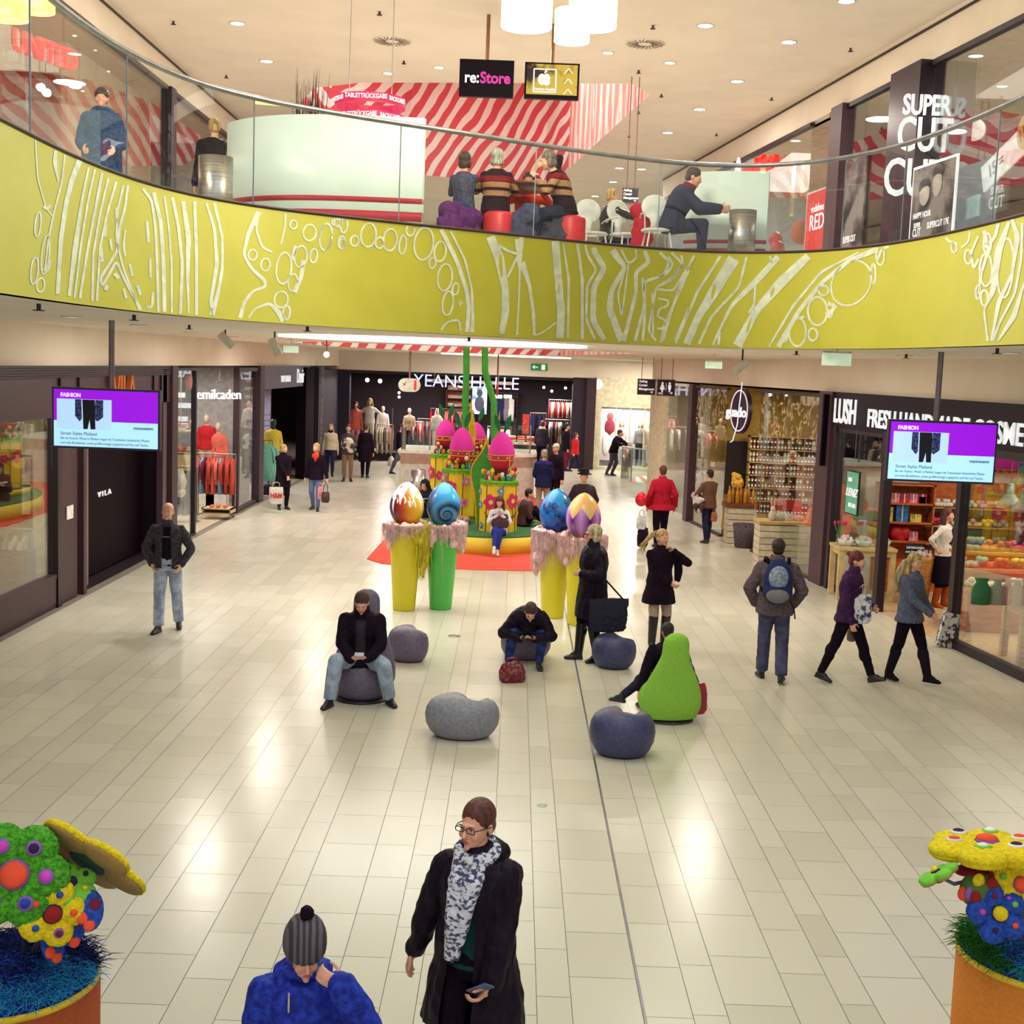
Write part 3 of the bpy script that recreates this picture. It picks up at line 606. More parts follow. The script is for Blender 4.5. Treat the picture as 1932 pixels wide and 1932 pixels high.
 if hstyle == 'hood':
  m = MB(); m.ell(H(0, .02, .03), (.105, .12, .125), rot=Rh); capsule(m, H(0, .04, -.04), neck, .10, .12)
  add_mesh('hood', fin(m, folds=.004, cut=lambda c: (lambda q: q.y < -.045 and abs(q.x) < .07 and -.1 < q.z < .1)(inv(c))), top['mat'], root)
 if top:
  m = MB(); add = top.get('add', .016); torso(m, add, top.get('hem', .02), top.get('flare', 0), top.get('bust', .008), waist=top.get('waist', .14))
  sl = top.get('sleeve', 1.0)
  for k in (0, 1):
   ra = top.get('arm', .058) * b; e = J['el', k]; w = e.lerp(J['wr', k], (sl - .5) * 2 if sl > .5 else 0)
   m.ell(J['sh', k] - up * .012, (ra * .98,) * 3)
   if sl >= .5:
    capsule(m, J['sh', k], e, ra, ra * .86); capsule(m, e, w, ra * .86, ra * .68)
   elif sl > 0: capsule(m, J['sh', k], J['sh', k].lerp(e, sl * 2), ra, ra * .9)
  mats = [top['mat']] + list(top.get('mats', []))
  pf = top.get('paint'); cf = top.get('cut')
  add_mesh(top.get('name', 'jacket'), fin(m, smooth=2, folds=top.get('folds', .005), fscale=top.get('fscale', 9), seed=hash(label) % 17, paint=(lambda c: pf(Vector(c) / s)) if pf else None, cut=(lambda c: cf(Vector(c) / s)) if cf else None), mats, root)
  if top.get('inner'):
   m = MB(); torso(m, .006, .03); capsule(m, neck - up * .03, neck + up * .015, .06, .058)
   add_mesh('shirt', fin(m, smooth=1, folds=.002), top['inner'], root)
  if top.get('collar'):
   m = MB(); cr, ch = top['collar']; nn = 20; rings = []
   for t, rr in ((-.04, cr + .035), (0, cr + .008), (ch, cr), (ch, cr - .014), (0, cr - .01)):
    rings.append(ring(neck + up * t + fw * (.01 + t * .15), ax, -fw, rr, rr * .95, nn))
   m.loft(rings, 0, True, False); m.v = [(x * s, y * s, z * s) for x, y, z in m.v]
   m.build('collar', top.get('colmat', top['mat']), root)
  if top.get('hoodback'):
   m = MB(); m.ell(neck - fw * .07 + up * .0, (.13, .075, .075)); m.ell(neck - fw * .02 + up * .02, (.12, .10, .05)); capsule(m, neck + ax * .09 + fw * .04 - up * .02, neck - fw * .06 + ax * .1, .035, .045); capsule(m, neck - ax * .09 + fw * .04 - up * .02, neck - fw * .06 - ax * .1, .035, .045)
   add_mesh('hood', fin(m, smooth=3, folds=.006, cut=lambda c: (Vector(c) / s - hc).length < .10), top['mat'], root)
 if bottom:
  m = MB(); lo = bottom.get('loose', .012); skirt = bottom.get('skirt')
  m.loft([ring(pel + V(0, 0, dz), hipx, V(0, 1, 0), w * b + lo, d * b + lo) for dz, w, d in ((-.09, .12, .10), (-.03, .155, .115), (.04, .155, .11), (.10, .14, .10))], 0, True, True)
  if skirt:
   kn = (J['kn', 0] + J['kn', 1]) / 2; m.loft([ring(pel + (kn - pel) * t * skirt, hipx, V(0, 1, 0) if pose == 'stand' else V(0, 0, 1), .16 * b + .02 + .02 * t, .12 * b + .02 + .03 * t) for t in (0, .33, .66, 1)], 0, True, True)
  else:
   for k in (0, 1):
    capsule(m, J['hip', k], J['kn', k], (.085 + lo) * b, (.060 + lo) * b); L = bottom.get('len', .97 if not bottom.get('boots') else 1.02 - bottom['boots']); e = J['kn', k].lerp(J['ank', k], L); fl = bottom.get('flare', 0)
    ra_ = (.058 + lo) * b; rb_ = .038 * b + lo + fl; m.tube([J['kn', k].lerp(e, t) for t in (0, .25, .5, .75, 1)], [ra_ + (rb_ - ra_) * t for t in (0, .25, .5, .75, 1)], 12); m.ell(J['kn', k].lerp(J['ank', k], .28) + V(0, .01, 0), (.055 + lo, .055 + lo, .12))
  add_mesh(bottom.get('name', 'trousers'), fin(m, smooth=2, folds=bottom.get('folds', .004), fscale=11, seed=3), bottom['mat'], root)
 if shoes:
  sm = M('shoe_%d_%d_%d' % tuple(shoes[:3]), shoes[:3], .45)
  for k, sg in ((0, 1), (1, -1)):
   m = MB(); a = J['ank', k]; fd = V(*(footdir[k] if footdir else (sg * .25, -1, 0))).normalized(); xx = -(fd.cross(V(0, 0, 1)).normalized()); R = Matrix((xx, -fd, xx.cross(-fd))).transposed()
   Q = lambda x, y, z: a + R @ V(x, y, z)
   m.ell(Q(0, .012, -.035), (.036, .050, .042), rot=R); m.ell(Q(0, -.085, -.050), (.044, .088, .033), rot=R); m.ell(Q(0, -.035, -.022), (.037, .075, .045), rot=R); m.ell(Q(0, -.14, -.058), (.040, .050, .024), rot=R); m.box(Q(0, -.055, -.072), (.068, .235, .014), rot=R); capsule(m, a + V(0, 0, .02), a + V(0, 0, -.03), .041, .042)
   bt = bottom and bottom.get('boots')
   if bt: capsule(m, a, a.lerp(J['kn', k], bt), .056, .074)
   add_mesh('boot' if bt else 'shoe', fin(m, min(vox, .011), smooth=2), (bottom.get('bootmat') or sm) if bt else sm, root)
 return root, J
def part(root, J, mb, name, m, rem=None, **kw):
 """extra piece in the figure's unscaled local frame"""
 s = J['s']; mb.v = [(x * s, y * s, z * s) for x, y, z in mb.v]
 if rem: return add_mesh(name, remesh(mb, rem, **kw), m, root)
 return mb.build(name, m, root)
def world_of(root, J, p):
 return root.matrix_basis @ (Vector(p) * J['s']) if False else (Matrix.Translation(root.location) @ Matrix.Rotation(root.rotation_euler.z, 4, 'Z')) @ (Vector(p) * J['s'])
def cloth(name, c=(128, 128, 128), c2=None, rough=.85, scale=30, bump=.25, **k): return M(name, c, rough, c2=c2, scale=scale, bump=bump, bscale=90, sheen=.0, spec=.14, **k)
# people
def TL(loc, face, h, P):                            # world point -> a figure's own unscaled frame
 q = Matrix.Rotation(-face, 3, 'Z') @ (Vector(P) - Vector(loc)) / (h / 1.75); return (q.x, q.y, q.z)
BLK = cloth('black_cloth', (27, 13, 30), (21, 8, 24)); BLK2 = cloth('black_puffer', (27, 16, 33), (20, 10, 26), rough=.55); BTRS = cloth('black_trousers', (25, 11, 27), (20, 8, 22))
LJEAN = cloth('light_jeans', (184, 198, 220), (140, 154, 184), scale=9); BJEAN = cloth('blue_jeans', (52, 72, 134), (36, 48, 98), scale=12); DJEAN = cloth('dark_jeans', (42, 44, 74), (32, 30, 54), scale=12); PJEAN = cloth('pale_jeans', (168, 184, 204), (140, 158, 182), scale=9); GJEAN = cloth('grey_jeans', (84, 84, 116), (68, 66, 96), scale=10)
# walking man on the left
L0 = G(316, 1190); f = .05
r, J = person('bald man in open dark denim jacket and pale jeans walking on the left', L0, f, 1.78, feet=[(.11, .19, .09), (-.09, -.14, .08)], hands=[(.20, -.10, .93), (-.20, -.10, .93)], elbow=[(.9, .6, 0), (-.9, .6, 0)], hpitch=-.05,
 top=dict(mat=cloth('charcoal_denim', (74, 70, 78), (54, 48, 58)), add=.028, hem=.06, arm=.066, folds=.007, collar=(.072, .05), inner=cloth('black_tee', (26, 18, 28)), cut=lambda c: c.y < -.04 and abs(c.x - .01) < .045 + max(0, (1.5 - c.z)) * .04 and c.z > .8), bottom=dict(mat=LJEAN, loose=.016, flare=.014), shoes=(36, 28, 34), hair='greybrown', hstyle='bald', shoulders=1.08, vox=.0105)
m = MB(); m.box((0, -.132, 1.30), (.10, .004, .018)); part(r, J, m, 'shirt_print', cloth('print_grey', (120, 118, 124)))
# foreground woman
WL = Vector((-.10, 6.0, 0)); f = -.38
r, J = person('woman with glasses, patterned scarf and open black parka walking in the foreground', WL, f, 1.70, feet=[(.10, .15, .08), (-.10, -.1, .08)],
 hands=[TL(WL, f, 1.70, AY(925, 1868, 5.80)), TL(WL, f, 1.70, AY(782, 1790, 6.15))], elbow=[(.8, .7, -.2), (-.6, .9, 0)], hyaw=-.22, hpitch=.02, hair='chestnut', hstyle='short', curl=(.9, .5), vox=.0058,
 extras={('hand', 0): ((-.35, -.6, -.45), (-.5, .1, .6))},
 top=dict(mat=BLK2, add=.045, hem=.36, flare=.06, arm=.078, folds=.012, fscale=7, name='parka', hoodback=True, cut=lambda c: c.y < -.05 and abs(c.x + .01) < .050 + max(0, (1.42 - c.z)) * .05 and c.z > .55, inner=cloth('teal_top', (22, 74, 74))),
 bottom=dict(mat=BTRS), shoes=(30, 20, 28))
m = MB()
H = J['H']
for sg in (1, -1):                                   # glasses
 se = lambda v: math.copysign(abs(v) ** .45, v); pts = [H(.034 * sg + .025 * se(math.cos(t)), -.101, .003 + .0125 * se(math.sin(t))) for t in [2 * PI * i / 24 for i in range(25)]]; m.tube(pts, .0026, 5); m.tube([H(.058 * sg, -.098, .008), H(.076 * sg, -.06, .010), H(.082 * sg, .01, .004)], .003, 5)
m.tube([H(-.010, -.103, .006), H(.010, -.103, .006)], .0026, 5); part(r, J, m, 'glasses', M('glasses_plum', (70, 26, 52), .3))
SCARF = M('scarf_print', (214, 216, 228), .85, c2=(66, 68, 104), scale=38, kind='noise', stretch=(1, 1, 1.6), lo=.44, hi=.52)
m = MB(); n_, f_, u_, a_ = J['neck'], J['fw'], J['up'], J['ax']
m.tube([n_ + a_ * (.085 * math.cos(t)) - f_ * (.075 * math.sin(t)) + u_ * (.012 + .03 * math.sin(t)) + f_ * .02 for t in [2 * PI * i / 16 for i in range(17)]], .036, 10)
m.tube([n_ - a_ * .06 + f_ * .07 + u_ * 0, n_ - a_ * .05 + f_ * .13 - u_ * .12, n_ - a_ * .045 + f_ * .165 - u_ * .28, n_ - a_ * .05 + f_ * .175 - u_ * .50], [.034, .05, .048, .036], 10)
m.tube([n_ + a_ * .07 + f_ * .05, n_ + a_ * .035 + f_ * .13 - u_ * .10, n_ - a_ * .0 + f_ * .165 - u_ * .24, n_ - a_ * .02 + f_ * .175 - u_ * .42], [.034, .048, .044, .03], 10)
part(r, J, m, 'scarf', SCARF, .008, smooth=2, folds=.007, fscale=22)
m = MB(); m.ell(H(0, .085, -.02), (.05, .035, .05)); part(r, J, m, 'hair_knot', HAIRC['chestnut'])
q = world_of(r, J, J['wr', 0]); m = MB(); m.box((0, 0, 0), (.062, .008, .125), 0, rot=Euler((.9, .5, .6)).to_matrix()); tag(m.build('phone', M('phone_blue', (92, 110, 140), .3), loc=q + Vector((-.05, -.07, .02))), 'slim blue-grey phone in the hand of the parka woman', 'phone')
# boy in the beanie
BL = Vector((-.80, 5.06, 0)); f = .16
BLUE = cloth('royal_blue_jacket', (40, 62, 176), (26, 38, 132), rough=.6)
r, J = person('person in royal blue hooded jacket and grey bobble hat rubbing an eye', BL, f, 1.49, lean=.08, feet=[(.1, .1, .08), (-.1, -.08, .08)], hpitch=.26, hyaw=.15, hair='brown', hstyle='none', curl=(.9, .4), vox=.0058, build=1.08,
 hands=[TL(BL, f, 1.47, AY(642, 1868, 4.86)), (-.27, -.02, .80)], elbow=[(.7, -.3, -.9), (-.6, .6, -.2)], extras={('hand', 0): ((-.75, .05, .45), (-.3, 1, .1))},
 top=dict(mat=BLUE, add=.045, hem=.14, arm=.084, folds=.010, fscale=7, hoodback=True), bottom=dict(mat=DJEAN), shoes=(40, 40, 60), shoulders=1.06)
H = J['H']; Rh = J['Rh']; KNIT = M('grey_knit', (98, 92, 98), .95, c2=(58, 52, 62), scale=11, kind='wave', stretch=(1, 1, .02), bump=.2)
m = MB(); rings = []
for z, rx, ry in ((-.020, .092, .108), (.0, .101, .118), (.045, .103, .121), (.09, .098, .114), (.135, .080, .092), (.165, .052, .06), (.178, .012, .014)):
 rings.append([H(rx * (1 + .03 * (i % 2)) * math.cos(2 * PI * i / 64), .014 + ry * (1 + .03 * (i % 2)) * math.sin(2 * PI * i / 64), z + .02) for i in range(64)])
m.loft(rings); part(r, J, m, 'knit_hat', KNIT)
m = MB(); rr = random.Random(5)
for i in range(26): a, b = rr.random() * 6.28, rr.random() * 3.14; m.ell(H(.018 * math.cos(a) * math.sin(b), .014 + .018 * math.sin(a) * math.sin(b), .222 + .018 * math.cos(b)), .018, nu=8, nv=6)
part(r, J, m, 'bobble', BLK, .006, folds=.004, fscale=60)
m = MB(); n_ = J['neck']; q0 = n_ + J['fw'] * .13 - J['ax'] * .065 - J['up'] * .01; m.tube([q0, q0 + J['fw'] * .02 - J['up'] * .07, q0 + J['fw'] * .015 - J['up'] * .14], .005, 6); m.cyl(q0 + J['fw'] * .015 - J['up'] * .135, q0 + J['fw'] * .015 - J['up'] * .175, .010); part(r, J, m, 'drawstring', M('cord_beige', (190, 180, 160), .8))
# ring of seats
GREYP = M('polyurethane_grey', (140, 142, 154), .48, c2=(124, 126, 140), scale=30, bump=.15, bscale=200); MAUVE = M('polyurethane_mauve', (108, 98, 122), .46, c2=(96, 86, 112), scale=30, bump=.15, bscale=200); NAVYP = M('polyurethane_navy', (66, 70, 112), .42, c2=(58, 58, 96), scale=30, bump=.15, bscale=200); GREENP = M('green_felt_seat', (150, 206, 74), .95, c2=(138, 196, 64), scale=60, bump=.4, bscale=200)
def bean(label, x, y, w, d, h, mat, notch, rz=0, group='bean-shaped stools'):
 """squashed pebble with a kidney notch on one side"""
 mb = MB(); n, rings = 48, []
 prof = [(0, .70), (.03, .76), (.12, .86), (.3, .97), (.5, 1.0), (.68, .96), (.82, .86), (.92, .68), (.98, .42), (1.0, .12)]
 for t, k in prof:
  R = []
  for i in range(n):
   a = 2 * PI * i / n; nd = notch[1] * math.exp(-((math.atan2(math.sin(a - notch[0]), math.cos(a - notch[0]))) / .34) ** 2)
   rr = k * (1 - nd); dip = 0
   zz = t * h - .05 * h * (t > .9) * 0
   X, Y = rr * math.cos(a), rr * math.sin(a); sad = -.24 * h * max(0, t - .5) * 2 * math.exp(-((X - .5 * math.cos(notch[0])) / .26) ** 2) * min(1, max(0, Y + .45) / .5)
   R.append((w / 2 * rr * math.cos(a), d / 2 * rr * math.sin(a), .012 + zz + sad))
  rings.append(R)
 mb.loft(rings); root = mb.build('bean_stool', mat, loc=G(x, y), rz=rz); tag(root, label, 'stool', group)
 b = MB(); b.lathe([(w * .33, 0), (w * .33, .014)], n=32, sy=d / w); b.build('base_ring', DARK, root); return root
bean('light grey kidney-shaped stool, the widest, empty in front of the seated man', 871, 1388, .77, .56, .43, GREYP, (.95, .55))
bean('dark mauve pebble stool beside the man on his phone', 771, 1245, .56, .52, .44, MAUVE, (.25, .5))
bean('navy pebble stool by the boots of the woman in black', 1157, 1258, .58, .52, .43, NAVYP, (.6, .5))
bean('large navy kidney-shaped stool nearest the bottom of the ring', 1172, 1422, .66, .56, .46, NAVYP, (1.1, .55))
bean('grey pebble stool under the woman bent over her phone', 990, 1240, .68, .60, .42, MAUVE, (2.8, .3))
# seat with back under the man
sp = G(682, 1316)
def backed_seat(label, loc, rz, mat, wid, hgt, base):
 root = empty('backrest_seat', loc, rz); tag(root, label, 'seat')
 mb = MB(); mb.lathe([(wid * .34, .02), (wid * .40, .07), (wid * .46, .18), (wid * .47, .27), (wid * .43, .36), (wid * .32, .42), (wid * .1, .44), (.002, .44)], n=36, sy=.95)
 k = hgt / 1.25; rings = []
 for z, w_, d_, yy in ((.05, .42, .20, .22), (.2, .49, .22, .24), (.34, .49, .20, .27), (.48, .45, .17, .30), (.62, .385, .15, .33), (.76, .305, .13, .36), (.88, .245, .12, .385), (.97, .215, .115, .40), (1.06, .212, .115, .41), (1.14, .205, .11, .42), (1.20, .165, .09, .42), (1.245, .08, .05, .42)):
  rings.append([(wid * w_ * math.cos(t), wid * yy + wid * d_ * math.sin(t), z * k) for t in [2 * PI * i / 28 for i in range(28)]])
 mb.loft(rings); body = add_mesh('seat_shell', remesh(mb, .018, 8), mat, root)
 b = MB(); b.lathe([(wid * .43, 0), (wid * .43, .02)], n=36); b.build('base_plate', base, root); return root
backed_seat('grey seat with tall rounded back under the man in jeans', sp + Vector((0, .0, 0)), 0, MAUVE, .74, 1.20, DARK)
gp = G(1256, 1354); GRZ = PI + .12
backed_seat('lime green felt seat with tall rounded back seen from behind', gp, GRZ, GREENP, .70, 1.02, M('seat_base', (66, 58, 64), .6))
# seated man with phone
SL = sp + Vector((0, -.02, 0))
def ft(L, f, h, x, y, z=.08): return TL(L, f, h, G(x, y) + Vector((0, 0, z)))
r, J = person('man in black coat and pale jeans looking down at his phone', SL, 0, 1.74, 'sit', pel=(0, -.02, .47), lean=.16, feet=[ft(SL, 0, 1.74, 734, 1330), ft(SL, 0, 1.74, 622, 1334)], hands=[TL(SL, 0, 1.74, AY(694, 1243, SL.y - .40)), TL(SL, 0, 1.74, AY(662, 1243, SL.y - .40))], elbow=[(.9, .5, -.4), (-.9, .5, -.4)], kneeout=.35,
 hpitch=.50, hair='darkbrown', vox=.0105, footdir=[(.55, -1, 0), (-.35, -1, 0)], extras={('hand', 0): ((-.75, -.3, .1), (0, .2, 1)), ('hand', 1): ((.75, -.3, .1), (0, .2, 1))},
 top=dict(mat=BLK, add=.045, hem=.08, flare=.05, arm=.076, folds=.010, fscale=7, name='coat', collar=(.085, .08), cut=lambda c: c.y < -.07 and abs(c.x) < .055 and c.z > .56, inner=cloth('grey_pullover', (64, 58, 70))), bottom=dict(mat=PJEAN, loose=.022, flare=.008, folds=.007), shoes=(32, 24, 32), shoulders=1.12, build=1.06)
tag(MB().box((0, 0, 0), (.10, .055, .012), rot=Euler((.5, 0, 0)).to_matrix()).build('phone', M('phone_white', (196, 206, 220), .3), loc=AY(678, 1235, SL.y - .46)), 'small pale phone held by the seated man in the black coat', 'phone')
# seated woman bent over phone
PL = G(992, 1252)
r, J = person('woman in black puffer jacket bent over a handheld on a grey stool', PL, .05, 1.66, 'sit', pel=(0, .02, .45), lean=1.15, feet=[ft(PL, .05, 1.66, 1016, 1262), ft(PL, .05, 1.66, 958, 1262)], hands=[TL(PL, .05, 1.66, AY(1010, 1205, PL.y - .50)), TL(PL, .05, 1.66, AY(980, 1205, PL.y - .50))], elbow=[(1, .2, -.5), (-1, .2, -.5)], kneeout=.25,
 hpitch=.75, hair='darkbrown', hstyle='short', vox=.0105, footdir=[(.1, -1, 0), (-.2, -1, 0)], extras={('hand', 0): ((-.7, -.5, .1), (0, .3, 1)), ('hand', 1): ((.7, -.5, .1), (0, .3, 1))},
 top=dict(mat=BLK2, add=.05, hem=.06, arm=.078, folds=.012, fscale=8, collar=(.09, .08)), bottom=dict(mat=BJEAN, loose=.014), shoes=(34, 26, 34), build=1.05)
tag(MB().box((0, 0, 0), (.15, .07, .014), rot=Euler((.6, 0, 0)).to_matrix()).build('handheld_device', M('black_plastic', (28, 22, 30), .3), loc=AY(995, 1203, PL.y - .56)), 'black handheld device in both hands of the bent-over woman', 'device')
def bag_shape(w, d, h, mat, hmat, name, label, cat, loc, rz, handle=.12, slump=.15, folds=.008, group=None):
 mb = MB(); rings = []
 for t, k, dd in ((0, .8, .9), (.1, .95, 1), (.5, 1, 1), (.85, 1 - slump * .6, .6), (1, 1 - slump, .22)):
  rings.append([(w / 2 * k * math.copysign(abs(math.cos(a)) ** .5, math.cos(a)), d / 2 * dd * math.copysign(abs(math.sin(a)) ** .6, math.sin(a)), t * h) for a in [2 * PI * i / 24 for i in range(24)]])
 mb.loft(rings); root = add_mesh(name, remesh(mb, max(.008, w * .03), 2, folds, 16), mat, None); root.location = loc; root.rotation_euler = (0, 0, rz); tag(root, label, cat, group)
 if handle:
  hh = MB()
  for y in (-d * .12, d * .12): hh.tube([(-w * .25, y, h * .94), (-w * .22, y, h + handle * .8), (0, y, h + handle), (w * .22, y, h + handle * .8), (w * .25, y, h * .94)], .007, 6)
  hh.build('handle', hmat, root)
 return root
bag_shape(.30, .22, .22, M('wine_leather', (124, 26, 48), .35, c2=(90, 14, 34), scale=12), M('wine_leather'), 'handbag', 'slouchy wine red handbag on the floor by the seated woman', 'bag', G(966, 1285), .2, .07, .3, .016)
# woman in black standing in profile
BW = G(1112, 1246); f = -1.25
r, J = person('blonde woman in long black quilted coat and boots with a shoulder bag', BW, f, 1.80, feet=[(.11, .06, .08), (-.09, -.12, .08)], hands=[(.14, -.20, 1.14), (-.20, -.06, .84)], elbow=[(.9, .9, -.3), (-.4, 1, 0)], hair='paleblond', hstyle='bob', vox=.0105, build=1.08,
 top=dict(mat=BLK2, add=.045, hem=.36, flare=.02, arm=.074, folds=.011, fscale=7, name='coat', collar=(.080, .11)), bottom=dict(mat=BTRS, boots=.85, bootmat=M('black_leather', (30, 20, 28), .3)), shoes=(30, 20, 28), curl=.9)
m = MB(); H = J['H']
for sg in (1, -1): m.tube([H(.034 * sg + .022 * math.cos(t), -.10, .003 + .014 * math.sin(t)) for t in [2 * PI * i / 12 for i in range(13)]], .003, 5); m.tube([H(.056 * sg, -.098, .008), H(.08 * sg, .0, .006)], .003, 5)
part(r, J, m, 'glasses', DARK)
m = MB(); n_ = J['neck']; [m.ell(n_ + J['fw'] * .135 - J['up'] * (.15 + .16 * i) + J['ax'] * .03, .011) for i in range(4)]; part(r, J, m, 'snap_button', STEEL)
bg = AY(1148, 1160, BW.y - .22); b = bag_shape(.50, .14, .42, cloth('dark_canvas', (44, 42, 60)), BLK, 'shoulder_bag', 'big dark slate shoulder bag hanging from the blonde woman in black', 'bag', bg - Vector((0, 0, .21)), .25, 0, -.05, .012)
w = world_of(r, J, J['sh', 0] + V(0, 0, .06)) - b.location; w = Matrix.Rotation(-.25, 3, 'Z') @ w
MB().tube([(-.20, 0, .40), ((w.x - .2) / 2 - .02, w.y * .4, (.4 + w.z) / 2), tuple(w), (w.x + .03, w.y * .5, (.4 + w.z) / 2), (.20, 0, .40)], .011, 6).build('strap', BLK, b)
# ponytail woman
QL = G(1238, 1222); f = .30
r, J = person('woman with windblown blonde ponytail, short black coat and tall boots', QL, f, 1.66, feet=[(.11, -.0, .08), (-.10, -.05, .08)], hands=[(.15, -.14, 1.44), (.06, -.22, 1.0)], elbow=[(1, -.1, -.9), (-.6, .8, -.2)], hair='blond', hstyle='ponytail', hyaw=.15, vox=.0105, curl=.8,
 top=dict(mat=BLK, add=.034, hem=.26, flare=.05, arm=.066, folds=.006, name='coat', collar=(.075, .05)), bottom=dict(mat=cloth('beige_trousers', (176, 158, 134)), boots=.95, bootmat=M('black_leather')), shoes=(30, 20, 28))
m = MB(); H = J['H']; rr = random.Random(8)
for i in range(16):
 a = rr.uniform(-.03, .03); z = rr.uniform(-.02, .04); e = rr.uniform(-.26, -.12); m.tube([H(-.03 + a, .09, .05 + z), H(-.10, .11, .03 + z), H(-.17, .12 + a, -.02 + z), H(-.23 + a, .13, e * .6 + z), H(-.27 + a * 2, .13, e + z)], [.016, .018, .015, .010, .002], 6)
part(r, J, m, 'loose_hair', HAIRC['blond'])
m = MB(); m.tube([(.16, -.07, 1.36), (.26, -.03, 1.28), (.29, .0, 1.12), (.26, -.04, .98)], [.05, .065, .06, .04], 8); part(r, J, m, 'draped_sleeve', BLK, .012, folds=.006)
# person in the green seat (seen from behind)
f = GRZ - 0.0
GL = gp + Vector((0, .0, 0)); fl = TL(GL, f, 1.74, G(1182, 1308, 0) + Vector((0, 0, .15)))
r, J = person('person in black coat slumped in the lime green seat, legs crossed', GL, f, 1.46, 'sit', pel=(0, -.16, .44), lean=-.12, feet=[(.22, -.45, .08), (.52, -.42, .17)], hands=[(-.42, -.12, .40), (.44, .02, .16)][::-1], elbow=[(.9, .5, .2), (-.9, .5, .2)], kneeout=.1, hair='black', hstyle='short', vox=.012, curl=.4, hpitch=.2,
 footdir=[(.2, -1, 0), (.9, -.6, 0)], top=dict(mat=BLK, add=.04, hem=.06, arm=.076, folds=.008, name='coat', collar=(.08, .06)), bottom=dict(mat=DJEAN, loose=.016), shoes=(48, 46, 56), shoulders=1.15)
b = bag_shape(.26, .06, .34, M('crimson_leather', (164, 34, 70), .5, c2=(140, 22, 56)), M('crimson_leather'), 'handbag', 'flat crimson bag hanging at the right of the lime green seat', 'bag', AY(1315, 1330, gp.y - .05) - Vector((0, 0, .10)), .5, .0, .3, .006)
# man with backpack
KL = G(1453, 1284); f = PI - .12
JK = cloth('taupe_jacket', (104, 90, 96), (86, 72, 80))
r, J = person('man in taupe jacket and grey jeans seen from behind with a backpack', KL, f, 1.80, feet=[(.10, -.12, .08), (-.11, .16, .10)], hands=[(.22, -.12, .93), (-.22, -.12, .93)], elbow=[(.9, .6, 0), (-.9, .6, 0)], hair='black', vox=.0105, shoulders=1.12, build=1.06,
 top=dict(mat=JK, add=.04, hem=.10, arm=.078, folds=.010, fscale=8, collar=(.085, .07)), bottom=dict(mat=GJEAN, loose=.014, flare=.016, folds=.007), shoes=(36, 28, 36))
bp = empty('backpack', world_of(r, J, (0, .155, 1.02)), f + .0); tag(bp, 'navy and pale grey backpack on the back of the man in taupe', 'backpack')
NB = cloth('navy_nylon', (44, 54, 98)); PG = cloth('pale_nylon', (150, 166, 184), (110, 126, 150)); G2 = cloth('grey_nylon', (130, 126, 130))
m = MB(); m.ell((0, .06, .26), (.175, .10, .27)); m.ell((0, .07, .12), (.18, .11, .16)); add_mesh('main_compartment', remesh(m, .014, 3, .006, 9), NB, bp)
m = MB(); m.ell((0, .13, .30), (.12, .055, .15)); m.build('front_pocket', PG, bp); m = MB(); m.ell((0, .16, .08), (.14, .055, .09)); m.build('lower_pocket', G2, bp)
m = MB()
for sg in (1, -1): m.tube([(.12 * sg, -.02, .46), (.13 * sg, -.06, .50), (.14 * sg, -.20, .50), (.16 * sg, -.26, .38), (.17 * sg, -.20, .20), (.17 * sg, -.05, .10)], .024, 6)
m.build('shoulder_strap', BLK, bp)
MB().tube([(-.16, .08, .02), (-.21, .10, -.08), (-.23, .10, -.20)], .009, 5).build('loose_strap', BLK, bp)
# redhead
RL = G(1592, 1290); f = 1.05
PUR = cloth('plum_jacket', (70, 38, 78), (52, 24, 60))
r, J = person('woman with auburn bun and plum jacket striding right', RL, f, 1.69, feet=[(.08, -.34, .10), (-.08, .30, .10)], hands=[(.20, -.24, 1.02), (-.22, -.10, .86)], elbow=[(.6, .9, -.2), (-.4, 1, 0)], hair='auburn', hstyle='bun', vox=.0105, hyaw=.1, hpitch=.12, curl=.9, lean=.05,
 top=dict(mat=PUR, add=.030, hem=.10, flare=.02, arm=.062, folds=.008, collar=(.075, .09)), bottom=dict(mat=BTRS), shoes=(36, 28, 40), footdir=[(.1, -1, .25), (-.05, -1, -.25)])
m = MB(); n_ = J['neck']; m.tube([n_ + J['ax'] * .05 + J['fw'] * .03, n_ + J['fw'] * .14 - J['up'] * .15 - J['ax'] * .02, J['pel'] + V(-.02, -.17, .12), J['pel'] + V(.18, -.10, -.02)], .011, 5); m.tube([n_ + J['ax'] * .05 + J['fw'] * .02, n_ - J['fw'] * .12 - J['up'] * .15, J['pel'] + V(.17, .06, .0)], .011, 5); part(r, J, m, 'crossbody_strap', M('strap_pale', (196, 184, 176), .6))
bag_shape(.26, .10, .36, M('flower_bag', (224, 222, 226), .7, c2=(58, 60, 104), scale=14, lo=.42, hi=.5), M('strap_pale'), 'carrier_bag', 'white bag with dark blotches carried by the auburn-haired woman', 'bag', AY(1626, 1150, RL.y - .1) - Vector((0, 0, .17)), .3, .12, .1, .008)
bag_shape(.30, .10, .22, M('taupe_suede', (150, 128, 122), .8), M('taupe_suede'), 'handbag', 'taupe bag behind the thigh of the auburn-haired woman', 'bag', AY(1612, 1190, RL.y + .25) - Vector((0, 0, .12)), .9, 0, .1, .006)
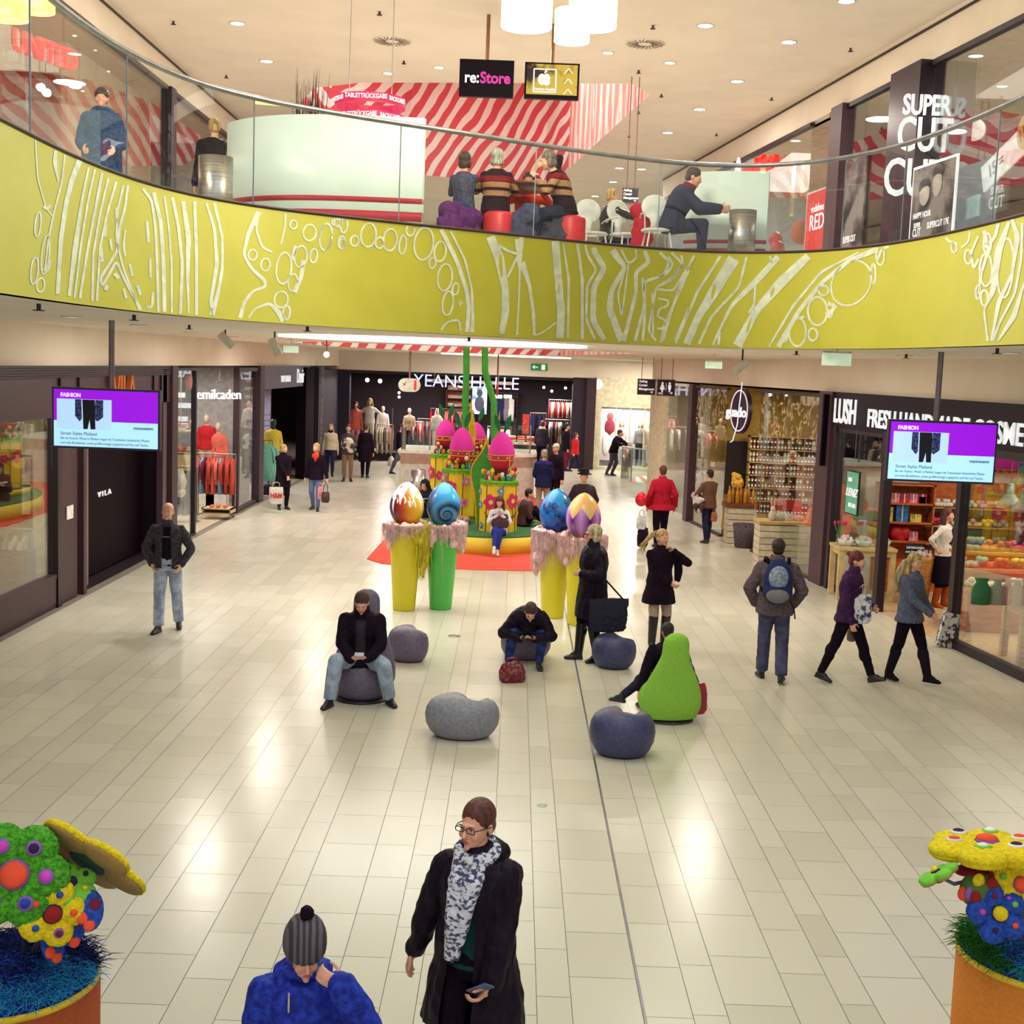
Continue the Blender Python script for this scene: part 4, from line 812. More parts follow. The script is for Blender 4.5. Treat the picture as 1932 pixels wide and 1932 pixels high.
# blonde in grey sweater
NL = G(1707, 1286); f = .75
r, J = person('blonde woman in grey knitted jumper and black leggings striding right', NL, f, 1.66, feet=[(.09, -.28, .09), (-.09, .20, .08)], hands=[(.30, -.16, .92), (-.06, -.32, .98)], elbow=[(.6, .9, 0), (-.7, .8, -.3)], hair='blond', hstyle='long', hyaw=-.3, vox=.0105,
 top=dict(mat=cloth('grey_wool', (98, 102, 122), (80, 84, 106)), add=.034, hem=.10, flare=.02, arm=.064, folds=.005, name='jumper', collar=(.075, .03)), bottom=dict(mat=BTRS, boots=.75, bootmat=cloth('black_suede', (32, 22, 34))), shoes=(30, 22, 30))
m = MB(); rr = random.Random(4)
for i in range(12): q = J['kn', 0].lerp(J['ank', 0], .2 + .05 * i) + V(.055, .02, 0); m.tube([q, q + V(.02, .02, -.05), q + V(.04, .03, -.10)], [.006, .005, .002], 4)
part(r, J, m, 'boot_fringe', BLK)
m = MB(); H = J['H']
for i in range(14): z = -.02 * i; m.tube([H(-.06, .05, .05), H(-.12, .09, .0 + z * .3), H(-.17 - .01 * (i % 3), .12, -.10 + z), H(-.20, .13, -.2 + z)], [.02, .022, .016, .004], 6)
part(r, J, m, 'loose_hair', HAIRC['paleblond'])
# shop assistant
f = .95
r, J = person('shop assistant in white blouse and long black apron with hands on hips', G(1772, 1145), f, 1.70, feet=[(.10, -.04, .08), (-.10, .06, .08)], hands=[(.22, -.06, 1.02), (-.22, .04, 1.0)], elbow=[(1, .5, 0), (-1, .6, 0)], hair='chestnut', hstyle='long', hyaw=.1, vox=.014,
 top=dict(mat=cloth('white_blouse', (232, 226, 220)), add=.02, arm=.054, sleeve=.78, name='blouse'), bottom=dict(mat=BTRS, boots=.6, bootmat=cloth('tan_suede', (176, 88, 40))), shoes=(150, 76, 40), extras={('hand', 0): ((-.6, -.6, -.5), (-1, 0, .2)), ('hand', 1): ((.6, -.6, -.5), (1, 0, .2))})
m = MB(); P_ = J['pel']; m.loft([[(P_.x + w * math.cos(t), P_.y + d * math.sin(t), z) for t in [2 * PI * i / 20 for i in range(20)]] for z, w, d in ((.42, .20, .17), (.70, .20, .16), (.95, .17, .13), (1.05, .15, .12), (1.2, .12, .135), (1.38, .085, .14), (1.40, .05, .10))]); part(r, J, m, 'apron', BLK, .014, smooth=2, folds=.005)
# red coat seen from behind
f = PI + .1
r, J = person('woman in red coat and black trousers walking away, short auburn hair', G(1244, 1032), f, 1.78, feet=[(.09, .10, .08), (-.09, -.1, .08)], hands=[(.30, -.02, .90), (-.30, -.02, .90)], hair='chestnut', hstyle='short', vox=.014, build=1.1,
 top=dict(mat=cloth('crimson_wool', (176, 28, 50), (154, 16, 38)), add=.04, hem=.12, flare=.07, arm=.070, folds=.006, name='coat', collar=(.08, .05)), bottom=dict(mat=BTRS), shoes=(30, 20, 28))
p = AY(1210, 942, 27.1); b = tag(MB().ell((0, 0, 0), (.13, .13, .155), egg=.08, nu=20, nv=14).build('balloon', M('red_balloon', (222, 28, 44), .15), loc=p), 'glossy red balloon beside the woman in the red coat', 'balloon')
bag_shape(.22, .08, .30, M('white_plastic_bag', (222, 220, 222), .5), M('white_plastic_bag'), 'carrier_bag', 'white plastic bag carried by the woman in the red coat', 'bag', AY(1210, 985, 27.0) - Vector((0, 0, .15)), .4, .12, .15)
bag_shape(.24, .10, .40, cloth('black_print_bag', (40, 26, 38)), BLK, 'carrier_bag', 'black bag hanging low beside the woman in the red coat', 'bag', AY(1213, 1005, 27.2) - Vector((0, 0, .3)), .2, .1, .1)
# woman with baby
f = PI + .45; BBL = G(1333, 1024)
r, J = person('woman in brown cardigan and jeans seen from behind carrying a baby', BBL, f, 1.66, feet=[(.10, .12, .08), (-.10, -.1, .08)], hands=[(.10, -.26, 1.12), (.12, -.24, 1.02)], elbow=[(.9, .4, -.4), (-.7, .5, -.6)], hair='black', hstyle='bun', vox=.014,
 top=dict(mat=cloth('brown_cardigan', (112, 76, 62)), add=.028, hem=.10, arm=.062, folds=.005, name='cardigan', collar=(.075, .04), colmat=cloth('scarf_lime', (190, 184, 120))), bottom=dict(mat=DJEAN, loose=.014), shoes=(32, 24, 36))
bb, _ = person('baby in white held over the left shoulder of the brown-cardigan woman', AY(1315, 945, BBL.y - .12) - Vector((0, 0, .30)), .3, .62, 'sit', pel=(0, 0, .55), feet=[(.15, -.3, .2), (-.15, -.3, .2)], hands=[(.3, -.3, 1.0), (-.35, -.2, 1.4)], build=1.5, hair='chestnut', vox=.036, hstyle='short', shoes=(70, 50, 60), kneeout=.5, top=dict(mat=cloth('baby_white', (226, 218, 220)), add=.05, arm=.09), bottom=dict(mat=cloth('baby_brown', (92, 60, 66)), loose=.04), curl=.3)
bag_shape(.14, .10, .20, M('tan_leather', (170, 104, 60), .5), M('tan_leather'), 'handbag', 'small tan bag hanging behind the woman with the baby', 'bag', AY(1347, 975, BBL.y - .05) - Vector((0, 0, .1)), .3, .08)
# people further back on the ground floor
FUR = cloth('cream_fur', (214, 200, 178)); CREAM = cloth('cream_wool', (214, 198, 172)); NAVY = cloth('navy_cloth', (40, 40, 86), (28, 28, 64))
def far(label, loc, face, h, col, leg, hair='brown', hs='short', hem=.05, vox=.02, **k):
 t = dict(mat=col, add=k.pop('add', .035), hem=hem, arm=k.pop('arm', .066), folds=.006, name=k.pop('tn', 'jacket')); t.update(k.pop('t', {}))
 return person(label, loc, face, h, hair=hair, hstyle=hs, vox=vox, top=t, bottom=dict(mat=leg, **k.pop('b', {})), **k)
wk = lambda a=.2: [(.09, -a, .08), (-.09, a, .10)]
# man in a brimmed hat behind the eggs
hl = G(1103, 882, 1.80); hl.z = 0
r, J = far('elderly man in dark overcoat and black brimmed hat behind the painted eggs', hl, 0, 1.74, cloth('aubergine_coat', (62, 48, 62)), BTRS, 'grey', hem=.30, hands=[(.2, .12, .9), (-.2, .12, .9)], elbow=[(.9, .5, 0), (-.9, .5, 0)], build=1.1, vox=.016)
m = MB(); H = J['H']; m.lathe([(.15, 0), (.155, .012), (.10, .02), (.095, .09), (.07, .12), (.002, .115)], c=tuple(H(0, .01, .055)), n=24); part(r, J, m, 'brimmed_hat', BLK)
l1 = G(1022, 980); r, J = far('grey-haired man in navy jacket with a blue yoke seen from behind', l1, PI - .1, 1.76, NAVY, cloth('beige_chinos', (186, 160, 150)), 'grey', hem=.12, vox=.016, hands=[(.14, -.2, 1.0), (-.14, -.2, 1.0)])
m = MB(); m.ell((0, .115, 1.40), (.17, .012, .045)); part(r, J, m, 'yoke', cloth('bright_blue', (50, 56, 170)))
l2 = G(1046, 968) + Vector((0, .5, 0)); r, J = far('man with pale cap and dark jacket facing the navy-jacketed man', l2, -.7, 1.80, BLK, BTRS, 'grey', hem=.12, vox=.016, b={})
m = MB(); H = J['H']; m.ell(H(0, .012, .06), (.085, .102, .075)); m.ell(H(0, -.09, .045), (.05, .05, .012)); part(r, J, m, 'cap', cloth('cap_beige', (206, 196, 176)))
# two walking towards us, left
far('woman with long fair hair, cream jumper and dark scarf walking towards the camera', G(622, 898), .1, 1.70, CREAM, DJEAN, 'blond', 'long', feet=wk(.2), t=dict(collar=(.08, .07), colmat=BLK), tn='jumper')
r, J = far('man in brown jacket and tan trousers holding coats in front of him', G(655, 908), .1, 1.80, cloth('olive_brown', (84, 72, 70)), cloth('tan_trousers', (150, 112, 86)), 'darkbrown', hem=.10, hands=[(.12, -.25, 1.12), (-.08, -.28, 1.18)])
m = MB(); m.ell((.0, -.26, 1.16), (.20, .10, .20)); m.ell((.1, -.27, 1.02), (.12, .08, .14)); part(r, J, m, 'folded_coats', M('coat_bundle', (222, 214, 200), .8, c2=(60, 50, 58), scale=7, lo=.44, hi=.5), .02, folds=.01)
far('person in long black overcoat walking away near the jeans shop', G(688, 902), PI, 1.76, BLK, BTRS, 'darkbrown', hem=.40, feet=wk(.15), tn='coat', add=.04)
r, J = far('woman in black coat holding a white shopping bag in front of her', G(533, 961), .55, 1.64, BLK, BTRS, 'blond', 'bob', hem=.34, vox=.016, hands=[(.06, -.24, .92), (.0, -.24, .92)], hyaw=.4, tn='coat', t=dict(collar=(.08, .07)))
bg = AY(521, 935, 30.9); b = bag_shape(.34, .09, .42, cloth('paper_white', (214, 206, 196)), cloth('paper_white'), 'shopping_bag', 'white shopping bag with red H&M lettering', 'bag', bg - Vector((0, 0, .21)), .25, .12, .02, .003)
text('lettering', 'H&M', .17, M('hm_red', (196, 40, 50), .5), b, (0, -.056, .21), (PI / 2, 0, 0), .003, .006, .8)
r, J = far('blonde woman in short black coat, orange-red scarf and jeans', G(595, 963), -.1, 1.70, BLK, cloth('washed_jeans', (104, 116, 158)), 'blond', 'bob', hem=.12, vox=.016, feet=wk(.12), hyaw=-.3, hands=[(.30, -.05, .86), (-.28, -.02, .86)])
m = MB(); n_ = J['neck']; m.ell(n_ + J['fw'] * .09 - J['up'] * .06, (.10, .07, .09)); m.ell(n_ + J['fw'] * .10 - J['up'] * .18, (.06, .05, .12)); part(r, J, m, 'scarf', cloth('orange_scarf', (222, 64, 44)), .016, folds=.008)
bag_shape(.20, .10, .26, M('brown_bag', (66, 34, 36), .5), BLK, 'handbag', 'small dark brown bag hanging from the orange-scarfed woman', 'bag', AY(614, 938, 31.3) - Vector((0, 0, .13)), 0, .2)
bag_shape(.12, .08, .30, M('pink_bag', (224, 140, 150), .5), M('pink_bag'), 'carrier_bag', 'narrow pink and white bag beside the small dark brown bag', 'bag', AY(604, 930, 31.4) - Vector((0, 0, .15)), 0, .1)
far('half-hidden walker in grey trousers at the left end of the info counter', G(752, 898) + Vector((0, .3, 0)), PI / 2, 1.72, BLK, cloth('mid_grey', (92, 88, 100)), 'darkbrown', feet=wk(.3))
# at the jeans shop doorway
far('child in bright red coat and blue jeans at the jeans shop doorway', G(1082, 888) + Vector((0, -.5, 0)), 1.2, 1.45, cloth('bright_red', (222, 40, 52)), DJEAN, 'chestnut', 'long', hem=.16, feet=wk(.2), t=dict(collar=(.09, .05), colmat=FUR), add=.05)
far('adult in dark coat and maroon trousers beside the child in red', G(1064, 886) + Vector((0, -.6, 0)), 1.8, 1.76, BLK, cloth('maroon', (130, 34, 56)), 'black', hem=.2)
far('person in dark parka with cream fur collar inside the jeans shop', Vector((1.05, 49.6, 0)), PI, 1.72, cloth('parka_dark', (58, 48, 64)), BTRS, 'chestnut', 'bob', hem=.2, t=dict(collar=(.11, .05), colmat=FUR))
# man leaning on the glass railing
far('man in black jacket leaning on the glass railing in front of the white shop window', G(1160, 898), .95, 1.76, BLK, cloth('slate_trousers', (74, 66, 82)), 'black', hem=.08, lean=.45, pel=(0, .10, .90), feet=[(.04, .16, .08), (-.10, .30, .09)], hands=[(.12, -.50, 1.16), (-.10, -.50, 1.14)], elbow=[(.9, .2, -.8), (-.9, .2, -.8)], hyaw=.4, vox=.018)
# figures on the Easter platform
EL = Vector((AY(942, 980, 25.62).x, 25.62, 0))
r, J = person('young woman in white cardigan and blue jeans seated on the platform with a phone', EL, 0, 1.64, 'sit', pel=(0, 0, .45), lean=.05, feet=[(-.02, -.50, .12), (-.08, -.62, .20)][::1], hands=[(.05, -.27, .86), (-.04, -.27, .86)], elbow=[(.8, .4, -.6), (-.8, .4, -.6)], kneeout=-.05, hair='chestnut', hstyle='long', hpitch=.35, vox=.014, footdir=[(.1, -1, -.1), (0, -1, -.3)], hyaw=-.15,
 top=dict(mat=cloth('white_cardigan', (224, 222, 224)), add=.02, arm=.054, folds=.005, name='cardigan'), bottom=dict(mat=cloth('cobalt_jeans', (52, 62, 160)), loose=.006), shoes=(228, 222, 218))
tag(MB().box((0, 0, 0), (.07, .012, .12), rot=Euler((.5, 0, 0)).to_matrix()).build('phone', M('phone_white'), loc=world_of(r, J, V(0, -.33, .92))), 'pale phone held up by the young woman on the platform', 'phone')
b = bag_shape(.34, .16, .26, cloth('taupe_bag', (84, 66, 78)), BLK, 'handbag', 'soft taupe bag on the lap of the young woman on the platform', 'bag', EL + Vector((.02, -.20, .56)), 0, .0, .2, .014)
for lb, x, c in (('brown patterned jacket bundled on the platform left of the young woman', 870, (92, 60, 60)), ('brown patterned coat heaped on the platform right of the young woman', 985, (74, 48, 56))):
 mb = MB(); [mb.ell((random.uniform(-.16, .16), random.uniform(-.08, .08), random.uniform(.05, .16)), (random.uniform(.1, .18), .12, .09)) for _ in range(5)]
 o = add_mesh('folded_jacket', remesh(mb, .02, 2, .02, 12), cloth('jacket_%d' % x, c, (190, 160, 140), lo=.55, hi=.6), None); q = G(x, 992, .345); o.location = q; tag(o, lb, 'jacket')
r, J = person('dark-haired person in brown coat seated behind the front right pedestal', Vector((AY(988, 960, 27.3).x, 27.3, 0)), PI / 2, 1.66, 'sit', pel=(0, 0, .44), lean=.2, feet=[(.1, -.5, .42), (-.1, -.55, .42)], hands=[(.08, -.42, .62), (-.1, -.4, .62)], hair='black', vox=.018, kneeout=.2, top=dict(mat=cloth('mocha_coat', (98, 66, 72)), add=.045, arm=.07), bottom=dict(mat=BTRS), shoes=(30, 20, 28), build=1.1)
bag_shape(.28, .14, .24, M('yellow_bag', (224, 214, 60), .4), M('yellow_bag'), 'carrier_bag', 'crumpled yellow bag on the green platform top at the right', 'bag', G(1003, 985, .345), 0, .0, .3, .014)
r, J = person('person in dark hooded coat sitting and reading a white book', Vector((AY(812, 930, 28.5).x, 28.5, 0)), -.5, 1.70, 'sit', pel=(0, 0, .46), lean=.35, feet=[(.1, -.42, .08), (-.1, -.42, .08)], hands=[(.1, -.34, .72), (-.1, -.34, .72)], hair='black', hstyle='hood', hpitch=.5, vox=.018, top=dict(mat=cloth('charcoal_parka', (48, 42, 52)), add=.05, arm=.075, folds=.01, hem=.05), bottom=dict(mat=DJEAN), shoes=(30, 20, 28), build=1.1)
mb = MB(); mb.slab([(-.15, 0, .02), (0, 0, 0), (0, .2, 0), (-.15, .2, .02)], (0, 0, 1), .012); mb.slab([(0, 0, 0), (.15, 0, .02), (.15, .2, .02), (0, .2, 0)], (0, 0, 1), .012)
tag(mb.build('open_book', M('book_pages', (230, 224, 214), .7), loc=world_of(r, J, V(0, -.46, .80)), rz=-.5), 'open white book in the hands of the hooded reader', 'book')
# upper floor
U = 5.2
def UP(x, y, zh): p = G(x, y, U + zh); return Vector((p.x, p.y, U))
l = UP(405, 222, 1.66); r, J = far('woman in black puffer jacket with blonde bun, upper floor by the steel bin', l, PI + .3, 1.66, BLK2, DJEAN, 'blond', 'bun', hem=.10, vox=.014, add=.05, arm=.076)
l = UP(188, 170, 1.78); r, J = far('person in long blue-grey parka and dark cap behind the upper glass railing', Vector((-5.2, 16.0, U)), .2, 1.78, cloth('petrol_parka', (56, 84, 122), (40, 62, 100)), BTRS, 'black', hem=.42, vox=.014, add=.07, arm=.085, hands=[(.18, -.25, 1.0), (-.18, -.25, 1.0)], t=dict(hoodback=True))
m = MB(); m.ell(J['H'](0, .015, .05), (.088, .106, .08)); part(r, J, m, 'cap', DARK)
l = UP(880, 300, 1.30)
def sitter(label, l, face, h, col, leg, hair, hs, seat=.55, **k):
 t = dict(mat=col, add=k.pop('add', .024), arm=k.pop('arm', .056), folds=.004, hem=.03, name=k.pop('tn', 'jumper')); t.update(k.pop('t', {}))
 k.setdefault('hands', [(.16, -.38, .98), (-.16, -.38, .98)])
 return person(label, l, face, h, 'sit', pel=(0, 0, seat + .06), hair=hair, hstyle=hs, vox=k.pop('vox', .013), top=t, bottom=dict(mat=leg), feet=k.pop('feet', [(.14, -.42, .10), (-.14, -.42, .10)]), **k)
sitter('girl in grey patterned jumper with brown hair at the round cafe table', Vector((-.78, 16.75, U)), PI - .35, 1.60, cloth('grey_pattern', (84, 84, 108), (60, 60, 84)), cloth('mauve_trousers', (110, 70, 90)), 'brown', 'bob', build=.9)
stripes = lambda z0: (lambda c: 1 if z0 < c.z < z0 + .07 or 0 else (2 if z0 - .09 < c.z < z0 - .01 or z0 - .20 < c.z < z0 - .13 else 0))
STR = [cloth('sweater_black', (40, 20, 34)), cloth('stripe_wine', (130, 26, 40)), cloth('stripe_tan', (170, 124, 92))]
sitter('white-haired woman in dark jumper with wine and tan stripes, back to the camera', Vector((-.36, 16.6, U)), PI, 1.64, STR[0], BTRS, 'grey', 'bob', t=dict(mats=STR[1:], paint=stripes(.98)), build=1.05)
sitter('woman in striped dark cardigan leaning over the cafe table from the right', Vector((.55, 16.75, U)), -1.45, 1.72, STR[0], DJEAN, 'greybrown', 'bob', lean=.42, t=dict(mats=STR[1:], paint=stripes(1.0)), hands=[(.12, -.42, 1.0), (-.06, -.30, 1.22)], build=1.1, hpitch=.3)
sitter('bearded man in red jacket on the far side of the cafe table', Vector((.05, 18.1, U)), .1, 1.72, cloth('orange_red', (214, 52, 40)), DJEAN, 'black', 'short', seat=.42, skin=SKIN2)
sitter('blond boy in shiny black leather jacket seated in the upper cafe', Vector((1.22, 18.2, U)), 2.2, 1.50, M('leather_jacket', (44, 34, 36), .3, bump=.3, bscale=18), DJEAN, 'blond', 'short', seat=.42, add=.04, arm=.066, tn='jacket', hyaw=-.6)
sitter('man in dark blue jacket bent forward on a white chair in the upper cafe', Vector((1.95, 17.2, U)), 1.45, 1.78, cloth('petrol_navy', (46, 50, 76)), DJEAN, 'brown', 'short', seat=.44, lean=.45, add=.045, arm=.074, tn='jacket', hpitch=.3, hands=[(.16, -.62, .74), (-.16, -.62, .74)], t=dict(collar=(.09, .06), colmat=cloth('crimson_lining', (120, 24, 40))))
# Easter display in the middle of the hall
PC = Vector((-.55, 28.55, 0)); PRX, PRY = 1.95, 3.25
CARP = M('red_carpet', (224, 84, 66), .95, c2=(214, 72, 56), scale=60, bump=.3, bscale=200)
cp = [G(x, y) for x, y in ((692, 1055), (720, 1064), (800, 1071), (900, 1076), (1010, 1078), (1075, 1074), (1105, 1050), (1100, 1015), (1080, 975), (1050, 948), (1000, 938), (900, 930), (820, 935), (790, 955), (760, 985), (730, 1012))]
mb = MB(); mb.prism([(p.x + .75, p.y - 28.6) for p in cp], 0, .012); o = mb.build('carpet', CARP, loc=(-.75, 28.6, .001)); tag(o, 'coral red carpet spread under the Easter display', 'carpet')
PYEL = M('platform_yellow', (232, 208, 62), .6, c2=(228, 203, 56), scale=2); TURF = M('green_turf', (66, 122, 72), .95, c2=(44, 96, 54), scale=50, bump=.6, bscale=120)
pl = empty('display_platform', PC); tag(pl, 'round mustard yellow platform topped with green turf', 'platform')
mb = MB(); mb.lathe([(PRX, .013), (PRX, .34)], n=64, sy=PRY / PRX); mb.build('platform_side', PYEL, pl)
mb = MB(); mb.lathe([(PRX - .01, .34), (PRX - .01, .365), (PRX - .05, .37)], n=64, sy=PRY / PRX); mb.build('turf_top', TURF, pl)
mb = MB(); mb.lathe([(1.25, .37), (1.25, .52)], n=48, sy=1.2); mb.build('upper_step', PYEL, pl, loc=(-.25, 1.1, 0)); mb = MB(); mb.lathe([(1.24, .52), (1.24, .535)], n=48, sy=1.2); mb.build('step_turf', TURF, pl, loc=(-.25, 1.1, 0))
PED = M('pedestal_yellow', (232, 196, 34), .6, c2=(226, 188, 26), scale=3); LIME = M('lime_trim', (120, 190, 50), .9, c2=(80, 150, 40), scale=30, bump=.5); MAG = M('magenta_felt', (214, 40, 110), .8); MAG2 = M('egg_magenta', (222, 50, 170), .85, c2=(212, 40, 158), scale=60, bump=.2); EGR = M('egg_red', (190, 28, 56), .7, c2=(176, 20, 48), scale=30); GOLD = M('gold_cord', (206, 146, 60), .5); DKG = M('ear_green', (24, 110, 72), .8, c2=(16, 92, 60), scale=20); SEAM = M('brown_cord', (120, 84, 40), .8); LEAF = M('leaf_green', (64, 160, 52), .7, c2=(58, 148, 46), scale=8); LYEL = M('leaf_yellow', (226, 180, 40), .7)
def flower2d(mb, c, nrm, r, mi, mc, petals=5, th=.012):
 n = Vector(nrm).normalized(); a = n.orthogonal().normalized() if abs(n.z) > .9 else n.cross(Vector((0, 0, 1))).normalized(); b = n.cross(a); c = Vector(c)
 pts = [c + (a * math.cos(t) + b * math.sin(t)) * r * (.68 + .32 * abs(math.cos(petals * t / 2))) for t in [2 * PI * i / 40 for i in range(40)]]
 mb.slab([p + n * th for p in pts], n, th, mi); pts = [c + (a * math.cos(t) + b * math.sin(t)) * r * .28 for t in [2 * PI * i / 14 for i in range(14)]]; mb.slab([p + n * th * 2 for p in pts], n, th, mc)
BLUF = M('blue_felt', (80, 160, 190), .8); LILF = M('lilac_felt', (206, 130, 196), .8); FYEL = M('flower_yellow', (236, 214, 70), .7); ORF = M('orange_felt', (232, 110, 40), .7); WHF = M('white_felt', (236, 232, 226), .8)
def pedestal(label, x, y, z0, r, h, seed, big):
 root = empty('display_pedestal', (x, y, z0)); tag(root, label, 'pedestal'); R = random.Random(seed)
 mb = MB(); mb.lathe([(r, 0), (r, h)], n=14); [setattr(mb, 's', [False] * len(mb.f))]; mb.build('drum', PED, root)
 mb = MB()
 for i in range(60):
  a = 2 * PI * i / 60; mb.cyl((r * .97 * math.cos(a), r * .97 * math.sin(a), h - .02), (r * 1.05 * math.cos(a + .05), r * 1.05 * math.sin(a + .05), h - .05 - R.random() * .04), .025, .004, 4)
 mb.lathe([(r * 1.01, h - .02), (r * 1.01, h + .03), (.002, h + .035)], n=28); mb.build('grass_trim', LIME, root)
 mb = MB()
 for i in range(7): a = 2 * PI * (i + .5) / 7; mb.tube([(r * 1.0 * math.cos(a), r * 1.0 * math.sin(a), z) for z in (0, h * .5, h - .05)], .012, 5)
 mb.build('seam_cord', SEAM, root)
 for k, (a, z, rr, m, mc, st) in enumerate(big):
  mb = MB(); c = (r * 1.0 * math.cos(a), r * 1.0 * math.sin(a), z); n = (math.cos(a), math.sin(a), 0); flower2d(mb, c, n, rr, 0, 1)
  f = mb.build('flower_decal', [m, mc], root)
  if st:
   mb = MB(); s_ = Vector(c) + Vector(n) * .012; mb.tube([s_ + Vector((0, 0, -rr * .9)), s_ + Vector((.01, 0, -rr * 1.7)), s_ + Vector((0, 0, -rr * 2.4))], .010, 5); t = Vector(n).cross(Vector((0, 0, 1)))
   for sg in (1, -1): mb.tube([s_ + Vector((0, 0, -rr * 2.1)), s_ + t * sg * rr * .5 + Vector((0, 0, -rr * 1.7)), s_ + t * sg * rr * .9 + Vector((0, 0, -rr * 1.2))], [.008, .02, .004], 5)
   mb.build('flower_stem', SEAM, root)
 return root
def big_egg(label, x, y, z, r, h, seed):
 root = empty('display_egg', (x, y, z)); tag(root, label, 'egg')
 def prof(t): return r * math.sin(PI * t ** .82) ** .57 if 0 < t < 1 else .002
 P = [(max(prof(i / 24), .002), h * i / 24) for i in range(25)]; k = 10
 mb = MB(); mb.lathe(P[:k + 1], n=36); mb.build('lower_shell', EGR, root); mb = MB(); mb.lathe(P[k:], n=36); mb.build('upper_shell', MAG2, root)
 for t in (.30, .42): q = prof(t); MB().tube([(q * 1.0 * math.cos(a), q * 1.0 * math.sin(a), h * t) for a in [2 * PI * i / 36 for i in range(37)]], .014, 6).build('gold_band', GOLD, root)
 for i in range(9):
  a = 2 * PI * i / 9 + .3; q = prof(.36); MB().ell((q * 1.0 * math.cos(a), q * 1.0 * math.sin(a), h * .36), (.018, .018, .018), nu=10, nv=6).build('dot', WHF, root)
 MB().tube([(q * math.cos(-.9) * 1.02, q * math.sin(-.9) * 1.02, h * tt) for tt in (.44, .30, .2)] + [(q * math.cos(-.85), q * math.sin(-.85), -.06)], .016, 5).build('ribbon', GOLD, root)
 for sg in (1, -1):
  mb = MB(); pts = []; base = Vector((sg * .05, 0, h * .97)); tip = Vector((sg * .17, 0, h * 1.0 + .36)); d = tip - base; s_ = Vector((d.z, 0, -d.x)).normalized()
  L = [base + d * t + s_ * sg * .06 * math.sin(PI * t) for t in [i / 8 for i in range(9)]]; Rr = [base + d * t - s_ * sg * .06 * math.sin(PI * t) for t in [i / 8 for i in range(7, 0, -1)]]
  mb.slab([p + Vector((0, -.02, 0)) for p in L + Rr], (0, -1, 0), .045); mb.build('ear', DKG, root)
 return root
# front left, front right, back left, back right
fr = PC.y
def under(x, y, Y): return AY(x, y, Y)
q1 = AY(868, 886, 27.6); q2 = AY(942, 908, 26.4); q3 = AY(842, 858, 29.6); q4 = AY(905, 860, 30.0)
spots = [('front left', q1.x, 27.6, .535, .385, q1.z - .535, 0), ('front right', q2.x, 26.4, .37, .395, q2.z - .37, 0), ('back left', q3.x, 29.6, .37, .36, q3.z - .37, 0), ('back', q4.x, 30.0, .535, .34, q4.z - .535, 0)]
DEC = [[(-2.0, .62, .14, MAG, FYEL, 1), (-1.15, .75, .10, LILF, FYEL, 0), (-2.6, .8, .12, LILF, FYEL, 0), (-1.25, .3, .10, LILF, MAG, 0), (-2.5, .30, .07, BLUF, WHF, 0)],
  [(-1.95, .62, .17, MAG, FYEL, 1), (-.75, .65, .17, MAG, FYEL, 1), (-1.45, .86, .08, BLUF, WHF, 0), (-2.75, .55, .08, BLUF, WHF, 0), (-2.85, .82, .07, BLUF, WHF, 0), (-2.6, .12, .07, BLUF, WHF, 0)],
  [(-2.7, .9, .16, MAG, FYEL, 0), (-1.9, .85, .11, MAG, ORF, 0), (-1.5, .5, .08, LILF, FYEL, 0)], [(-1.6, .8, .1, MAG, FYEL, 0)]]
for i, (nm, x, y, z0, r, h, _) in enumerate(spots):
 pedestal(nm + ' yellow pedestal with felt flowers and grassy rim', x, y, z0, r, h, i, DEC[i])
e1 = AY(870, 882, 27.6); e2 = AY(945, 890, 26.4); e3 = AY(840, 846, 29.6); e4 = AY(897, 852, 30.0)
EG = [('front left', e1.x, 27.6, .27, .88, e1.z), ('front right', e2.x, 26.4, .275, .84, e2.z), ('back left', e3.x, 29.6, .235, .68, e3.z), ('back', e4.x, 30.0, .235, .70, e4.z)]
